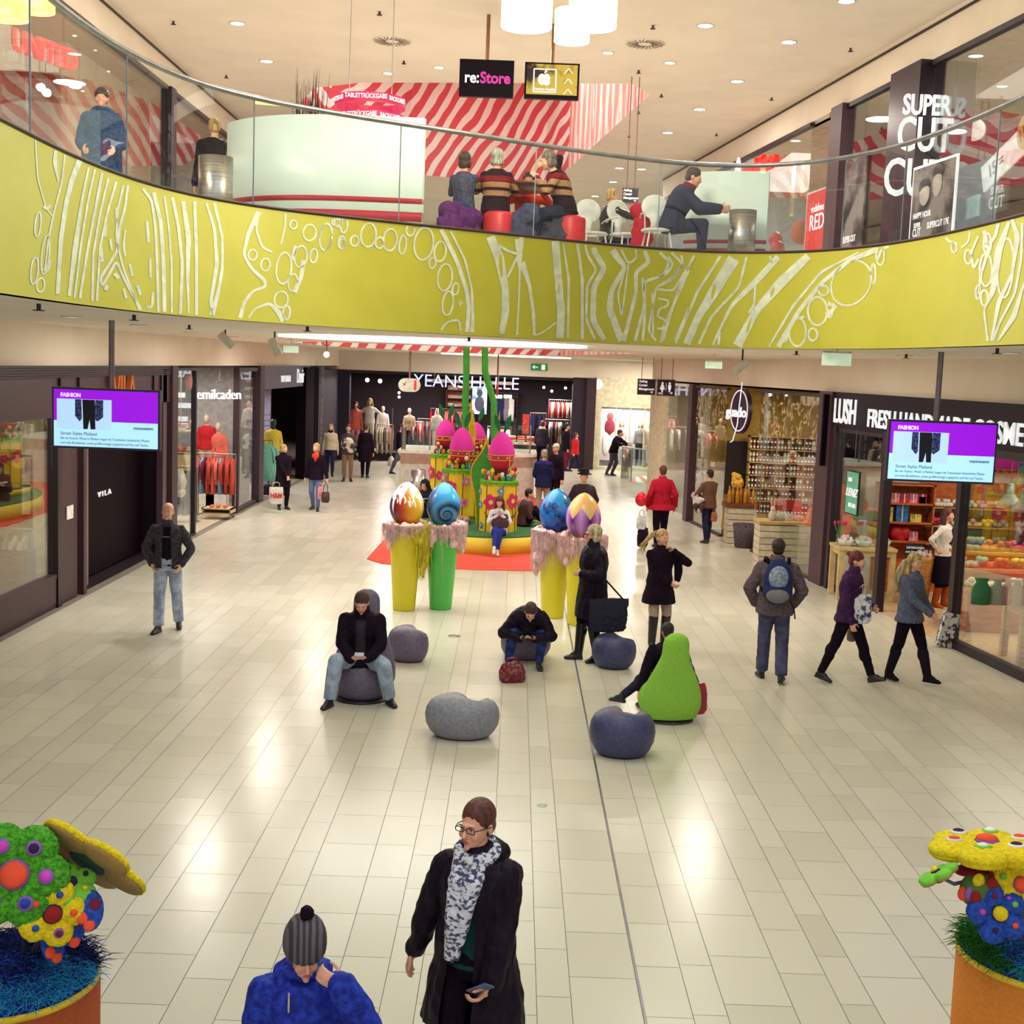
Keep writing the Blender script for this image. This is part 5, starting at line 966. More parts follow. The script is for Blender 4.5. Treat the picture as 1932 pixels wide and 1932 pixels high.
for i, (nm, x, y, r, h, z) in enumerate(EG):
 big_egg('magenta and red egg with green rabbit ears on the %s pedestal' % nm, x, y, z, r, h, i)
 R = random.Random(20 + i); cx, cy, _, pr, ph = spots[i][1], spots[i][2], 0, spots[i][4], spots[i][5]; zt = spots[i][3] + ph + .034
 mb = MB(); mb.lathe([(.16, 0), (.12, (z - zt) * .5), (.15, z - zt + .05)], n=16); tag(mb.build('egg_nest', M('nest_brown', (74, 40, 30), .9, bump=.6), loc=(x, y, zt)), 'dark twig nest holding up the egg on the %s pedestal' % nm, 'nest')
 for k in range(15):
  a = R.uniform(-PI, 0) if k < 13 else R.uniform(0, PI); q = pr * R.uniform(.62, .95); c, cn = R.choice([(FYEL, 'yellow'), (FYEL, 'yellow'), (ORF, 'orange'), (WHF, 'white'), (EGR, 'red')]); hh = R.uniform(.08, .22)
  root = empty('artificial_tulip', (cx + q * math.cos(a), cy + q * math.sin(a), zt - .01)); tag(root, '%s artificial tulip on the %s pedestal' % (cn, nm), 'flower', 'artificial tulips on the %s pedestal' % nm)
  MB().ell((0, 0, hh + .03), (.042, .042, .055), nu=10, nv=6, egg=-.2).build('blossom', c, root); MB().cyl((0, 0, 0), (0, 0, hh), .009, n=5).build('stem', LEAF, root)
  mb = MB(); t = R.uniform(0, 6); mb.tube([(0, 0, .02), (.03 * math.cos(t), .03 * math.sin(t), hh * .6), (.09 * math.cos(t), .09 * math.sin(t), hh * .9)], [.006, .02, .003], 4).build('leaf', LEAF, root)
 for k in range(6):
  a = -PI * (k + .7) / 6.5; q = pr * .72; c, cn = [(LILF, 'lilac'), (BLUF, 'blue'), (LIME, 'lime'), (ORF, 'orange'), (WHF, 'white'), (MAG, 'pink')][k]
  tag(MB().ell((0, 0, .055), (.05, .05, .065), egg=.1, nu=12, nv=8).build('small_egg', c, loc=(cx + q * math.cos(a), cy + q * math.sin(a), zt - .006)), 'small %s egg in the grass of the %s pedestal' % (cn, nm), 'egg')
# tall green leaf with yellow edge, yellow leaves, stems up through the ceiling opening
def leafshape(name, label, base, h, w, mat, edge, lean=0, th=.05, wav=0, y=None):
 root = empty(name, base); tag(root, label, 'leaf'); n = 26; L, Rr = [], []
 for i in range(n + 1):
  t = i / n; cx = lean * t * t + wav * math.sin(t * PI * 1.4); ww = w * (.28 + .72 * math.sin(PI * min(1, max(0, (t - .12) / .88)) ** .9) ** 1.2 if t > .12 else .28) if t < .999 else .0
  ww = w * (.22 + .78 * math.exp(-((t - .66) / .22) ** 2)) * (1 - max(0, (t - .72) / .28) ** 1.5); L.append((cx - ww / 2, h * t)); Rr.append((cx + ww / 2, h * t))
 poly = L + Rr[::-1]; mb = MB(); mb.slab([(p[0], -th / 2, p[1]) for p in poly], (0, -1, 0), th); mb.build('leaf_blade', mat, root)
 if edge: MB().tube([(p[0], -th / 2, p[1]) for p in L] + [(p[0], -th / 2, p[1]) for p in Rr[::-1]], .016, 5).build('leaf_edge', edge, root)
 return root
leafshape('felt_leaf', 'tall green felt leaf with yellow border between the front pedestals', (AY(905, 980, 26.75).x, 26.75, .37), 1.86, .44, LEAF, LYEL, .06, wav=-.05)
leafshape('felt_leaf', 'yellow pointed leaf just right of the tall green leaf', (AY(915, 980, 27.1).x, 27.1, .37), 1.95, .30, LYEL, None, -.05)
leafshape('felt_leaf', 'yellow pointed leaf at the base of the right green stem', (AY(928, 960, 28.3).x, 28.3, .37), 2.45, .24, LYEL, None, .1)
leafshape('felt_leaf', 'yellow pointed leaf behind the front left egg', (AY(880, 930, 29.2).x, 29.2, .53), 2.5, .3, LYEL, None, .05)
for lb, x0, x1, x2, yy in (('straight green stem rising from the display into the ceiling opening, left one', 895, 878, 880, 28.6), ('curved green stem rising from the display into the ceiling opening, right one', 925, 932, 915, 28.2)):
 pts = [AY(x0, 960, yy), AY(x1 + (0 if x1 < 900 else 0), 860, yy), AY(x1, 760, yy), AY(x2, 700, yy), AY(x2, 640, yy)]; pts = [p - Vector((pts[0].x, yy, 0)) for p in pts]; pts[0].z = .54; P = []
 for i in range(len(pts) - 1):
  for k in range(4): P.append(pts[i].lerp(pts[i + 1], k / 4))
 P.append(pts[-1]); b0 = AY(x0, 960, yy); tag(MB().tube(P, .075, 12).build('giant_tulip', LEAF, loc=(b0.x, yy, 0)), lb, 'giant tulip')
# painted eggs on tall tapered pots
def wool(label, loc, r, h, cols, seed, drape):
 """loose combed wool: soft clumps hanging over the rim with fine strands around them"""
 R = random.Random(seed); root = empty('wool_tuft', loc); tag(root, label, 'wool', None, 'stuff'); by = {}
 drape = drape + [(R.uniform(0, 6.28), .12, drape[0][2]) for _ in range(4)]
 for a0, L, mi in drape:
  m_, st = by.setdefault(mi, (MB(), MB()))
  for k in range(16):
   t = R.random() ** 1.3; a = a0 + R.gauss(0, .30) * (1 - t * .5); o = r + .035 * math.sin(t * 2.5) + R.uniform(-.01, .03)
   m_.ell((o * math.cos(a), o * math.sin(a), .03 - L * t), (R.uniform(.025, .055) * (1 - .5 * t),) * 2 + (R.uniform(.04, .08),), nu=8, nv=6)
  for k in range(150):
   a = a0 + R.gauss(0, .38); w = R.uniform(-.3, .3); l = L * R.uniform(.4, 1.15); P = []
   for t in (0, .2, .45, .7, 1): aa = a + w * t + R.uniform(-.08, .08); o = r + R.uniform(.01, .12); P.append(Vector((o * math.cos(aa), o * math.sin(aa), .06 - l * t)))
   st.tube(P, [.001, .004, .004, .003, .001], 3, caps=False)
 for mi, (m_, st) in by.items():
  add_mesh('wool_clump', remesh(m_, .016, 1, .022, 22, seed), cols[mi], root); st.build('wool_strands', cols[mi], root)['kind'] = 'stuff'
 return root
PINKW = M('pink_wool', (252, 210, 210), .95); YW = M('yellow_wool', (232, 216, 60), .95); GW = M('green_wool', (140, 206, 70), .95); LW = M('lime_wool', (200, 220, 60), .95)
def swirl_paint(mat_name, kind):
 m = bpy.data.materials.new(mat_name); m.use_nodes = True; nt = m.node_tree; b = nt.nodes['Principled BSDF']; b.inputs['Roughness'].default_value = .25; N = nt.nodes.new; L = nt.links.new
 tc = N('ShaderNodeTexCoord'); sp = N('ShaderNodeSeparateXYZ'); L(tc.outputs['Object'], sp.inputs[0])
 def math_(op, a, bb=None, c=None):
  n = N('ShaderNodeMath'); n.operation = op
  for i, v in enumerate((a, bb, c)):
   if v is None: continue
   if isinstance(v, (int, float)): n.inputs[i].default_value = v
   else: L(v, n.inputs[i])
  return n.outputs[0]
 def ramp(f, els, interp='LINEAR'):
  r = N('ShaderNodeValToRGB'); r.color_ramp.interpolation = interp; e = r.color_ramp.elements
  while len(e) < len(els): e.new(.5)
  for q, (p, c) in zip(e, els): q.position = p; q.color = lin(c)
  L(f, r.inputs[0]); return r.outputs[0]
 def mix(f, a, c):
  n = N('ShaderNodeMix'); n.data_type = 'RGBA'; L(f, n.inputs['Factor']); L(a, n.inputs['A']); L(c, n.inputs['B']); return n.outputs['Result']
 x, y, z = sp.outputs
 if kind == 'drip':
  base = ramp(math_('MULTIPLY_ADD', x, 1.75, .5), [(0, (70, 50, 130)), (.2, (100, 30, 60)), (.42, (190, 60, 30)), (.62, (220, 150, 20)), (1, (236, 206, 60))])
  nz = N('ShaderNodeTexNoise'); nz.inputs['Scale'].default_value = 11; mp = N('ShaderNodeMapping'); mp.inputs['Scale'].default_value = (1.6, 1.6, .12); L(tc.outputs['Object'], mp.inputs[0]); L(mp.outputs[0], nz.inputs['Vector'])
  f = math_('GREATER_THAN', math_('ADD', z, math_('MULTIPLY', math_('SUBTRACT', nz.outputs['Fac'], .5), -1.5)), .44); wht = N('ShaderNodeRGB'); wht.outputs[0].default_value = lin((240, 238, 228)); col = mix(f, base, wht.outputs[0])
 elif kind == 'spiral':
  dx = math_('SUBTRACT', x, .06); dz = math_('SUBTRACT', z, .22); r = math_('POWER', math_('ADD', math_('MULTIPLY', dx, dx), math_('MULTIPLY', dz, dz)), .5); th = math_('DIVIDE', math_('ARCTAN2', dz, dx), 2 * PI)
  s = math_('FRACT', math_('ADD', math_('MULTIPLY', math_('LOGARITHM', math_('ADD', r, .008), 2.7183), 1.15), th)); s2 = ramp(s, [(0, (24, 26, 60)), (.10, (24, 26, 60)), (.3, (30, 90, 140)), (.62, (70, 150, 196)), (.9, (52, 110, 160)), (1, (24, 26, 60))])
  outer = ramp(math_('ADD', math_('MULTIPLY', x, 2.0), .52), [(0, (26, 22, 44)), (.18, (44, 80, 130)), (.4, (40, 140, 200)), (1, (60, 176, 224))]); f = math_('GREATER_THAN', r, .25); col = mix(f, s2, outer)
 elif kind == 'lace':
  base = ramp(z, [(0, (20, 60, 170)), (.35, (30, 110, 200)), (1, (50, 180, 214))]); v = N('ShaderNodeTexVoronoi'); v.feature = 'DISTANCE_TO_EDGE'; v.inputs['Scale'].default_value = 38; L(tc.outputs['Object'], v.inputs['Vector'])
  nz = N('ShaderNodeTexNoise'); nz.inputs['Scale'].default_value = 4.6; L(tc.outputs['Object'], nz.inputs['Vector']); f = math_('MULTIPLY', math_('LESS_THAN', v.outputs['Distance'], .14), math_('GREATER_THAN', nz.outputs['Fac'], .53)); c = N('ShaderNodeRGB'); c.outputs[0].default_value = lin((22, 26, 90)); col = mix(f, base, c.outputs[0])
 else:
  th = math_('MULTIPLY', math_('ADD', math_('DIVIDE', math_('ARCTAN2', y, x), 2 * PI), .03), 6); fr_ = math_('ABSOLUTE', math_('SUBTRACT', math_('FRACT', th), .5))
  pet = ramp(fr_, [(0, (206, 150, 214)), (.2, (176, 110, 196)), (.42, (120, 50, 140)), (.5, (60, 20, 80))]); tip = math_('GREATER_THAN', math_('ADD', z, math_('MULTIPLY', fr_, .36)), .50); top = ramp(z, [(.2, (236, 214, 150)), (.8, (236, 150, 60))]); col = mix(tip, pet, top)
  low = math_('LESS_THAN', math_('SUBTRACT', z, math_('MULTIPLY', fr_, .5)), .02); c = N('ShaderNodeRGB'); c.outputs[0].default_value = lin((150, 90, 170)); col = mix(low, col, c.outputs[0])
 L(col, b.inputs['Base Color']); return m
POTY = M('pot_yellow', (226, 212, 36), .4, c2=(222, 207, 32), scale=2); POTG = M('pot_green', (86, 194, 86), .4, c2=(82, 188, 82), scale=2)
SN = {1: 'white-dripped painted egg', 2: 'blue snail spiral egg', 3: 'sky blue lace egg', 4: 'purple crocus egg'}
for nm, x, yb, pm, kind, lb, cols, dr, sd in (
 ('yellow', 762, 1158, POTY, 'drip', 'painted egg with white drips over red and orange, leftmost egg', [PINKW, YW, LW], [(-2.5, .30, 0), (-.7, .30, 1), (-.2, .75, 1)], 1),
 ('green', 831, 1156, POTG, 'spiral', 'painted egg with blue snail spiral on the green pot', [PINKW, YW, GW], [(-2.4, .28, 0), (-.9, .30, 0), (-2.9, .8, 1), (-.1, .4, 0)], 2),
 ('yellow', 1042, 1172, POTY, 'lace', 'painted sky blue egg with navy lace pattern', [PINKW, PINKW], [(-2.8, .62, 0), (-2.2, .5, 0), (-.6, .55, 0), (-.2, .7, 0)], 3),
 ('yellow', 1092, 1186, POTY, 'crocus', 'painted egg like a purple crocus with orange tip, rightmost egg', [PINKW, PINKW], [(-2.6, .40, 0), (-1.2, .3, 0), (0, .3, 0)], 4)):
 p = G(x, yb - 8); sc = 1.0
 mb = MB(); mb.lathe([(.165, 0), (.172, .02), (.255, 1.26), (.262, 1.30), (.240, 1.30), (.235, 1.22), (.002, 1.22)], n=40)
 o = mb.build('tall_pot', pm, loc=p); tag(o, 'tall tapered %s pot under the %s' % (nm, SN[sd]), 'pot')
 mb = MB(); P = []
 for i in range(33):
  t = i / 32; P.append((max(.262 * math.sin(PI * t ** .87) ** .56 if 0 < t < 1 else 0, .002), .70 * t))
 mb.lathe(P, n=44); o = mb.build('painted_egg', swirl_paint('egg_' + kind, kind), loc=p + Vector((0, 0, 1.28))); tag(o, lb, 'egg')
 wool('loose ' + ('pink and yellow' if sd == 1 else 'pink and lime' if sd == 2 else 'pale pink') + ' wool draped round the rim under the ' + SN[sd], p + Vector((0, 0, 1.29)), .265, .1, cols, sd, dr)
# foreground felt flower planters
FG = M('felt_green', (84, 176, 34), .95, c2=(52, 128, 20), scale=50, bump=.8, bscale=90); FY = M('felt_yellow', (240, 218, 20), .95, c2=(224, 196, 14), scale=50, bump=.8, bscale=90); FB = M('felt_blue', (36, 84, 190), .95, c2=(24, 60, 150), scale=50, bump=.6, bscale=90)
FR = M('felt_red', (150, 26, 30), .95, bump=.5, bscale=90); FO = M('felt_orange', (246, 84, 50), .9); FPU = M('felt_purple', (150, 96, 190), .9); FPK = M('felt_pink', (224, 70, 200), .9); FDK = M('felt_dark', (50, 20, 70), .9); FTAN = M('felt_underside', (172, 140, 80), .95, bump=.4); FPINE = M('felt_pine', (34, 74, 62), .95); FMAR = M('felt_maroon', (120, 20, 60), .9); WIRE = M('stem_wire', (92, 80, 104), .5); FLG = M('felt_lightgreen', (120, 200, 60), .9)
def felt_flower(label, c, nrm, r, petals, mat, under, center, cr, dots, parent_stem=None, th=.035, group=None, up=(0, 0, 1), rot0=0, pr=.44):
 n = Vector(nrm).normalized(); a = Vector(up); a = (a - n * a.dot(n)).normalized(); b = n.cross(a); root = empty('felt_flower', c); tag(root, label, 'flower', group); R = Matrix((a, b, n)).transposed()
 for i in range(petals):
  t = 2 * PI * i / petals + rot0; d = a * math.cos(t) + b * math.sin(t); pc = d * r * .58
  mb = MB(); mb.ell(pc, (r * pr, r * pr, th), rot=R, nu=22, nv=10); mb.ell(d * r * .28, (r * .3, r * .3, th * .8), rot=R, nu=14, nv=8); add_mesh('petal', remesh(mb, max(.008, r * .03), 2, .004, 40), mat, root)
  if under: mb = MB(); mb.ell(pc - n * th * .5, (r * pr * .97, r * pr * .97, th * .7), rot=R, nu=20, nv=6); mb.build('petal_back', under, root)
  if dots:
   dm, rm = dots[i % len(dots)]; q = pc + n * th * .98
   if rm: MB().ell(q, (r * .15, r * .15, .012), rot=R, nu=14, nv=6).build('dot_rim', rm, root)
   MB().ell(q + n * .006, (r * .105, r * .105, .012), rot=R, nu=14, nv=6).build('dot', dm, root)
 MB().ell(n * th * .8, (cr * 1.15, cr * 1.15, .016), rot=R, nu=20, nv=6).build('center_rim', FPU if center is FO else FDK, root); MB().ell(n * th * 1.05, (cr, cr, .020), rot=R, nu=20, nv=6).build('center', center, root)
 MB().ell(-n * th * .9, (r * .34, r * .34, .02), rot=R, nu=18, nv=6).build('calyx', FPINE, root); return root
def stem(label, pts, r=.009):
 p0 = Vector(pts[0]); tag(MB().tube([Vector(p) - p0 for p in pts], r, 8).build('wire_stem', WIRE, loc=p0), label, 'stem')
def planter(side, C, zt, fuzz, potc):
 root = empty('round_planter', (C.x, C.y, 0)); tag(root, '%s planter with yellow rim, cut by the %s lower corner of the photo' % (potc[0], side), 'planter')
 mb = MB(); mb.lathe([(.385, 0), (.392, zt)], n=56); mb.build('planter_body', potc[1], root); MB().lathe([(.392, zt - .02), (.398, zt), (.390, zt + .012), (.380, zt)], n=56).build('rim', M('rim_yellow', (236, 204, 30), .6), root)
 R = random.Random(3 if side == 'left' else 9); mb = MB(); mb.lathe([(.385, zt - .03), (.375, zt + .02), (.25, zt + .06), (.002, zt + .075)], n=40)
 for i in range(4200):
  a = R.uniform(0, 2 * PI); q = .39 * math.sqrt(R.random()); z = zt + .02 + .05 * (1 - (q / .39) ** 2); d = R.uniform(0, 6.28); L = R.uniform(.04, .11); mi = fuzz(a, q, R)
  p = Vector((q * math.cos(a), q * math.sin(a), z)); mb.tube([p, p + Vector((L * .5 * math.cos(d), L * .5 * math.sin(d), .018)), p + Vector((L * math.cos(d), L * math.sin(d), R.uniform(-.01, .015)))], [.0018, .0022, .0006], 3, mi, caps=False)
 w = mb.build('wool_bedding', [cloth('wool_navy', (30, 50, 150), (24, 40, 120)), cloth('wool_azure', (44, 150, 206)), cloth('wool_blue', (40, 96, 190)), cloth('wool_green', (40, 110, 34)), cloth('wool_dark', (20, 28, 70))], loc=(C.x, C.y, 0)); tag(w, 'tangled blue wool bedding filling the %s planter' % side, 'wool', None, 'stuff'); return root
ZP = 1.10; CL = Vector((-2.11, 5.22, 0)); CR = Vector((2.62, 5.82, 0))
planter('left', CL, ZP, lambda a, q, R: (1 if R.random() < .8 else 2) if (q * math.sin(a) < -.16 or (q * math.cos(a) > .15 and q * math.sin(a) < .05)) else (R.choice((0, 0, 2, 4)) if q * math.sin(a) < .05 else R.choice((4, 4, 0))), ('rust orange', M('pot_rust', (160, 72, 22), .85, c2=(150, 64, 18), scale=60)))
planter('right', CR, ZP, lambda a, q, R: (3 if (q * math.cos(a) < -.22 or q * math.sin(a) > .18) else (1 if (q * math.sin(a) < -.22 or R.random() < .2) else R.choice((2, 2, 0)))), ('orange', M('pot_orange', (206, 124, 34), .85, c2=(196, 114, 28), scale=60)))
def near(x, y, Y): return AY(x, y, Y)
pF = near(28, 1650, 5.0)
felt_flower('big shaggy green felt flower with orange centre in the left planter', pF, (.25, -.9, .35), .215, 6, FG, None, FO, .055, [(FPK, FPU), (FDK, FPU), (FR, FPU), (FB, FPU), (FPK, FPU), (FDK, FPU)], th=.05, rot0=.4)
felt_flower('big yellow felt flower tilted away above the left planter', near(172, 1618, 5.25), (.36, .62, .60), .27, 5, FY, FTAN, WHF, .06, None, th=.03, up=(1, 0, -.5), rot0=.1)
felt_flower('small yellow felt flower with orange and blue dots, low in the left planter', near(98, 1722, 5.0), (.4, -.85, .2), .14, 5, FY, None, FR, .035, [(FO, None), (FB, None), (FMAR, FPU)], th=.04, rot0=.9)
felt_flower('small lime felt flower seen edge-on between the green and yellow flowers', near(135, 1668, 5.1), (.3, -.4, .85), .11, 5, FLG, FTAN, FDK, .02, [(FDK, None), (FY, None)], th=.02)
felt_flower('red felt flower peeking out behind the big green one', near(92, 1615, 5.35), (.3, .3, .9), .12, 5, FR, None, FO, .03, None, th=.02)
for lb, x, y, n in (('upper blue felt leaf with orange dots right of the left planter bouquet', 170, 1718, (.2, -.8, .5)), ('lower blue felt leaf with orange dots right of the left planter bouquet', 135, 1748, (.6, -.7, .2)), ('maroon and blue felt leaf near the wool of the left planter', 100, 1778, (.7, -.6, .2))):
 p = near(x, y, 5.05); root = empty('felt_leaf', p); tag(root, lb, 'leaf'); R = Vector(n).to_track_quat('Z', 'Y').to_matrix(); MB().ell((0, 0, 0), (.055, .085, .028), rot=R, nu=18, nv=10).build('leaf_body', FB, root)
 for q, m_ in (((-.028, -.03, .022), FO), ((.02, .02, .026), FMAR), ((.0, -.06, .018), FO)): MB().ell(R @ Vector(q), (.024, .026, .008), rot=R, nu=12, nv=6).build('dot', m_, root)
b0 = Vector((CL.x + .12, CL.y + .05, ZP + .06))
for i, (lb, e) in enumerate([('wire stem of the big green flower', pF + Vector((0, .04, -.1))), ('wire stem of the tilted yellow flower', near(160, 1640, 5.22)), ('wire stem of the small yellow flower', near(98, 1735, 5.02)), ('wire stem of the lime flower', near(130, 1680, 5.12)), ('wire stem of the upper blue leaf', near(160, 1730, 5.08)), ('second wire stem under the big green flower', pF + Vector((-.1, .04, -.12))), ('third wire stem under the big green flower', pF + Vector((.07, .05, -.12)))]):
 a = b0 + Vector((.02 * (i - 3), .01 * i, 0)); stem(lb + ', left planter', [a, a.lerp(e, .4) + Vector((.0, .02, .03)), a.lerp(e, .75) + Vector((.01, .02, .02)), e])
pY = near(1862, 1600, 5.75)
felt_flower('wide flat yellow felt flower at the top of the right planter', pY, (-.05, .12, 1), .27, 6, FY, FY, FO, .05, [(FDK, WHF), (FO, WHF), (WHF, FLG)], th=.045, rot0=.2)
felt_flower('small green felt flower at the far left of the right planter', near(1769, 1650, 5.6), (-.45, .25, .75), .10, 5, FLG, FTAN, FY, .02, None, th=.02, up=(1, 0, .8))
felt_flower('dark red felt flower seen edge-on under the flat yellow one', near(1850, 1643, 5.7), (-.1, .15, 1), .115, 5, FR, None, FO, .02, None, th=.022)
felt_flower('blue felt flower with yellow centre in the right planter', near(1882, 1724, 5.55), (-.1, -.9, .4), .135, 5, FB, None, FY, .034, [(FMAR, None), (FPK, None), (FDK, None), (FO, None), (FLG, None)], th=.05, rot0=.3)
felt_flower('yellow felt flower with orange centre at the right edge of the photo', near(1926, 1668, 5.6), (-.25, -.9, .3), .15, 5, FY, None, FO, .034, [(FDK, FPU), (FLG, None), (FPK, None)], th=.05)
p = near(1846, 1680, 5.62); root = empty('felt_ball', p); tag(root, 'green and purple felt ball with red dots beside the blue flower', 'ball')
MB().ell((0, 0, 0), (.085, .07, .085), nu=20, nv=12).build('ball', M('felt_moss', (84, 112, 52), .95), root)
for q, m_ in (((-.03, -.058, -.01), FR), ((-.05, -.04, .0), FPU), ((-.075, -.02, -.01), FO), ((.04, -.05, .05), FR), ((-.02, -.045, .065), FY), ((.07, -.03, -.03), FPU)): MB().ell(q, (.028, .016, .034), nu=12, nv=8).build('dot', m_, root)
b0 = Vector((CR.x - .02, CR.y - .05, ZP + .06))
stem('wire stem of the flat yellow flower, right planter', [b0, near(1890, 1720, 5.75), near(1884, 1670, 5.75), near(1880, 1625, 5.75)]); stem('wavy wire stem of the small green flower, right planter', [b0, near(1880, 1690, 5.7), near(1826, 1662, 5.65), near(1800, 1668, 5.62), near(1775, 1655, 5.6)])
stem('wire stem of the right-edge yellow flower', [b0, near(1922, 1730, 5.65), near(1926, 1695, 5.62)]); stem('wire stem of the blue flower, right planter', [b0, near(1895, 1760, 5.6), near(1884, 1735, 5.58)]); stem('wire stem of the dark red flower, right planter', [b0, near(1880, 1700, 5.7), near(1852, 1652, 5.7)])
# balustrade and upper cafe
RZ = 6.42
def rail():
 root = empty('glass_balustrade', (TC[NT // 2][0], TC[NT // 2][1], ZT)); tag(root, 'long curved glass balustrade with steel handrail along the printed balcony edge', 'balustrade'); o0 = Vector(root.location)
 P = [Vector((p[0], p[1], RZ)) - o0 for p in TC if p[1] > 2]; MB().tube(P, .028, 8).build('handrail', M('rail_steel', (150, 152, 158), .35, .75), root)
 pts = [Vector((p[0], p[1], 0)) for p in TC if p[1] > 2]; d = [0]
 for a, b in zip(pts[:-1], pts[1:]): d.append(d[-1] + (b - a).length)
 js = [AY(x, y, 10) for x, y in ((62, 200), (243, 250), (327, 270), (478, 280), (765, 320), (1020, 360), (1247, 380), (1590, 400), (1735, 350), (1875, 290))]
 def dist_at(x):
  best = min(range(len(pts)), key=lambda i: abs(pixx(pts[i]) - x)); return best
 def pixx(p):
  q = Vector((p.x, p.y, 5.9 - CAMH)); dep = q.y * math.cos(PIT) - q.z * math.sin(PIT); v = -q.y * math.sin(PIT) - q.z * math.cos(PIT)
  return 966 + q.x / dep * FPX * math.cos(ROL) - v / dep * FPX * math.sin(ROL) if dep > .5 else -9999 if p.x < 0 else 9999
 vis = sorted(dist_at(x) for x in (65, 243, 478, 765, 1020, 1247, 1590, 1700, 1870)); cuts = [0] + vis + [len(pts) - 1]; cuts = sorted(set(cuts))
 for a, b in zip(cuts[:-1], cuts[1:]):
  if b - a < 1: continue
  seg = pts[a:b + 1]; mb = MB(); out = []
  for i, p in enumerate(seg):
   t = (seg[min(i + 1, len(seg) - 1)] - seg[max(i - 1, 0)]).normalized(); n = Vector((-t.y, t.x, 0)); out.append([p + n * .006 - Vector((o0.x, o0.y, 0)), p - n * .006 - Vector((o0.x, o0.y, 0))])
  z0, z1 = ZT + .005 - o0.z, RZ - .02 - o0.z
  A = [q[0] + Vector((0, 0, z0)) for q in out]; B = [q[0] + Vector((0, 0, z1)) for q in out]; C = [q[1] + Vector((0, 0, z0)) for q in out]; D = [q[1] + Vector((0, 0, z1)) for q in out]
  mb.loft([A, B], 0, True, False, False); mb.build('glass_pane', GLB, root)
  e = MB(); e.b2((A[-1].x - .006, A[-1].y - .006, z0), (A[-1].x + .006, A[-1].y + .006, z1)); e.build('pane_joint', M('joint_grey', (120, 130, 136), .5), root)
 MB().tube([Vector((p[0], p[1], ZT + .012)) - o0 for p in TC if p[1] > 2], .018, 6).build('base_channel', BROWN, root)
rail()
PANELW = M('kiosk_white', (214, 230, 228), .3, c2=(208, 226, 224), scale=2); KRED = M('kiosk_red', (176, 26, 50), .4)
def curved_panel(mb, C, R, a0, a1, z0, z1, mi, t=.05, n=24):
 A = [(C[0] + R * math.cos(a0 + (a1 - a0) * i / n), C[1] + R * math.sin(a0 + (a1 - a0) * i / n)) for i in range(n + 1)]
 B = [(C[0] + (R - t) * math.cos(a0 + (a1 - a0) * i / n), C[1] + (R - t) * math.sin(a0 + (a1 - a0) * i / n)) for i in range(n + 1)]
 for i in range(n): mb.prism([A[i], A[i + 1], B[i + 1], B[i]][::-1], z0, z1, mi)
# left kiosk wall : from behind the bin to the pane joint
ka = AY(428, 300, 16.6); kb = AY(799, 300, 15.7); U = 5.2
def kiosk(label, ka, kb, bulge, ztop, zs, loc):
 root = empty('cafe_partition', loc); tag(root, label, 'partition'); a = Vector((ka.x, ka.y)) - Vector(loc[:2]); b = Vector((kb.x, kb.y)) - Vector(loc[:2]); n = 30; d = b - a; nn = Vector((d.y, -d.x)).normalized()
 P = [a + d * (i / n) + nn * bulge * math.sin(PI * (i / n) ** .8) for i in range(n + 1)]
 def strip(off, z0, z1, m, nm):
  mb = MB()
  A = [p + nn * off for p in P]; B = [p - nn * .05 for p in P]
  for z in (0,): mb.loft([[(p.x, p.y, z0) for p in B], [(p.x, p.y, z0) for p in A], [(p.x, p.y, z1) for p in A], [(p.x, p.y, z1) for p in B]], 0, True, False, False)
  for e in (0, -1): mb.quad((A[e].x, A[e].y, z0), (B[e].x, B[e].y, z0), (B[e].x, B[e].y, z1), (A[e].x, A[e].y, z1))
  for f in range(len(mb.s)): mb.s[f] = f % 1 == 0 and (f // n) in (1,)
  mb.build(nm, m, root)
 strip(0, 0, ztop - U, PANELW, 'curved_panel')
 for z0, z1 in zs: strip(.004, z0 - U, z1 - U, KRED, 'red_stripe')
 return root, P
zt = AY(600, 212, 15.6).z
kiosk('long curved white cafe partition with two red stripes, left of the seated group', ka, kb, .45, zt, [(AY(700, 414, 15.6).z, AY(700, 396, 15.6).z), (AY(700, 380, 15.6).z, AY(700, 370, 15.6).z)], (AY(600, 300, 16.2).x, 16.2, U))
k2a = AY(1292, 400, 17.9); k2b = AY(1448, 400, 17.5)
kiosk('narrow white cafe partition with red stripes, right of the man on the white chair', k2a, k2b, .10, AY(1360, 322, 17.6).z, [(AY(1340, 472, 17).z, AY(1340, 459, 17).z), (AY(1340, 449, 17).z, AY(1340, 442, 17).z)], (AY(1370, 400, 17).x, 17.0, U))
# grass plant behind the partition and pink ring sign
gp_ = AY(585, 250, 17.6); root = empty('grass_plant', (gp_.x, gp_.y, U)); tag(root, 'tall dark spiky grass plant behind the long white partition', 'plant'); R = random.Random(2)
MB().box((0, 0, .65), (.42, .3, 1.3)).build('planter_box', DARK, root)
mb = MB()
for i in range(140):
 x, y = R.uniform(-.19, .19), R.uniform(-.1, .1); h = R.uniform(.35, .95) if R.random() < .8 else R.uniform(.9, 1.2); w = R.uniform(-.06, .06) + x * .12; mb.tube([(x, y, 1.28), (x + w * .4, y, 1.28 + h * .5), (x + w, y, 1.28 + h)], [.008, .006, .0015], 4)
mb.build('blades', M('dark_green_blade', (38, 46, 34), .6), root)
rc = AY(698, 215, 18.5); PNK = M('ring_pink', (210, 40, 96), .5, emis=.35); root = empty('ring_sign', (rc.x, rc.y, rc.z)); tag(root, 'pink ring-shaped hanging sign of the bakery kiosk behind the partition', 'sign')
mb = MB(); r_ = .50
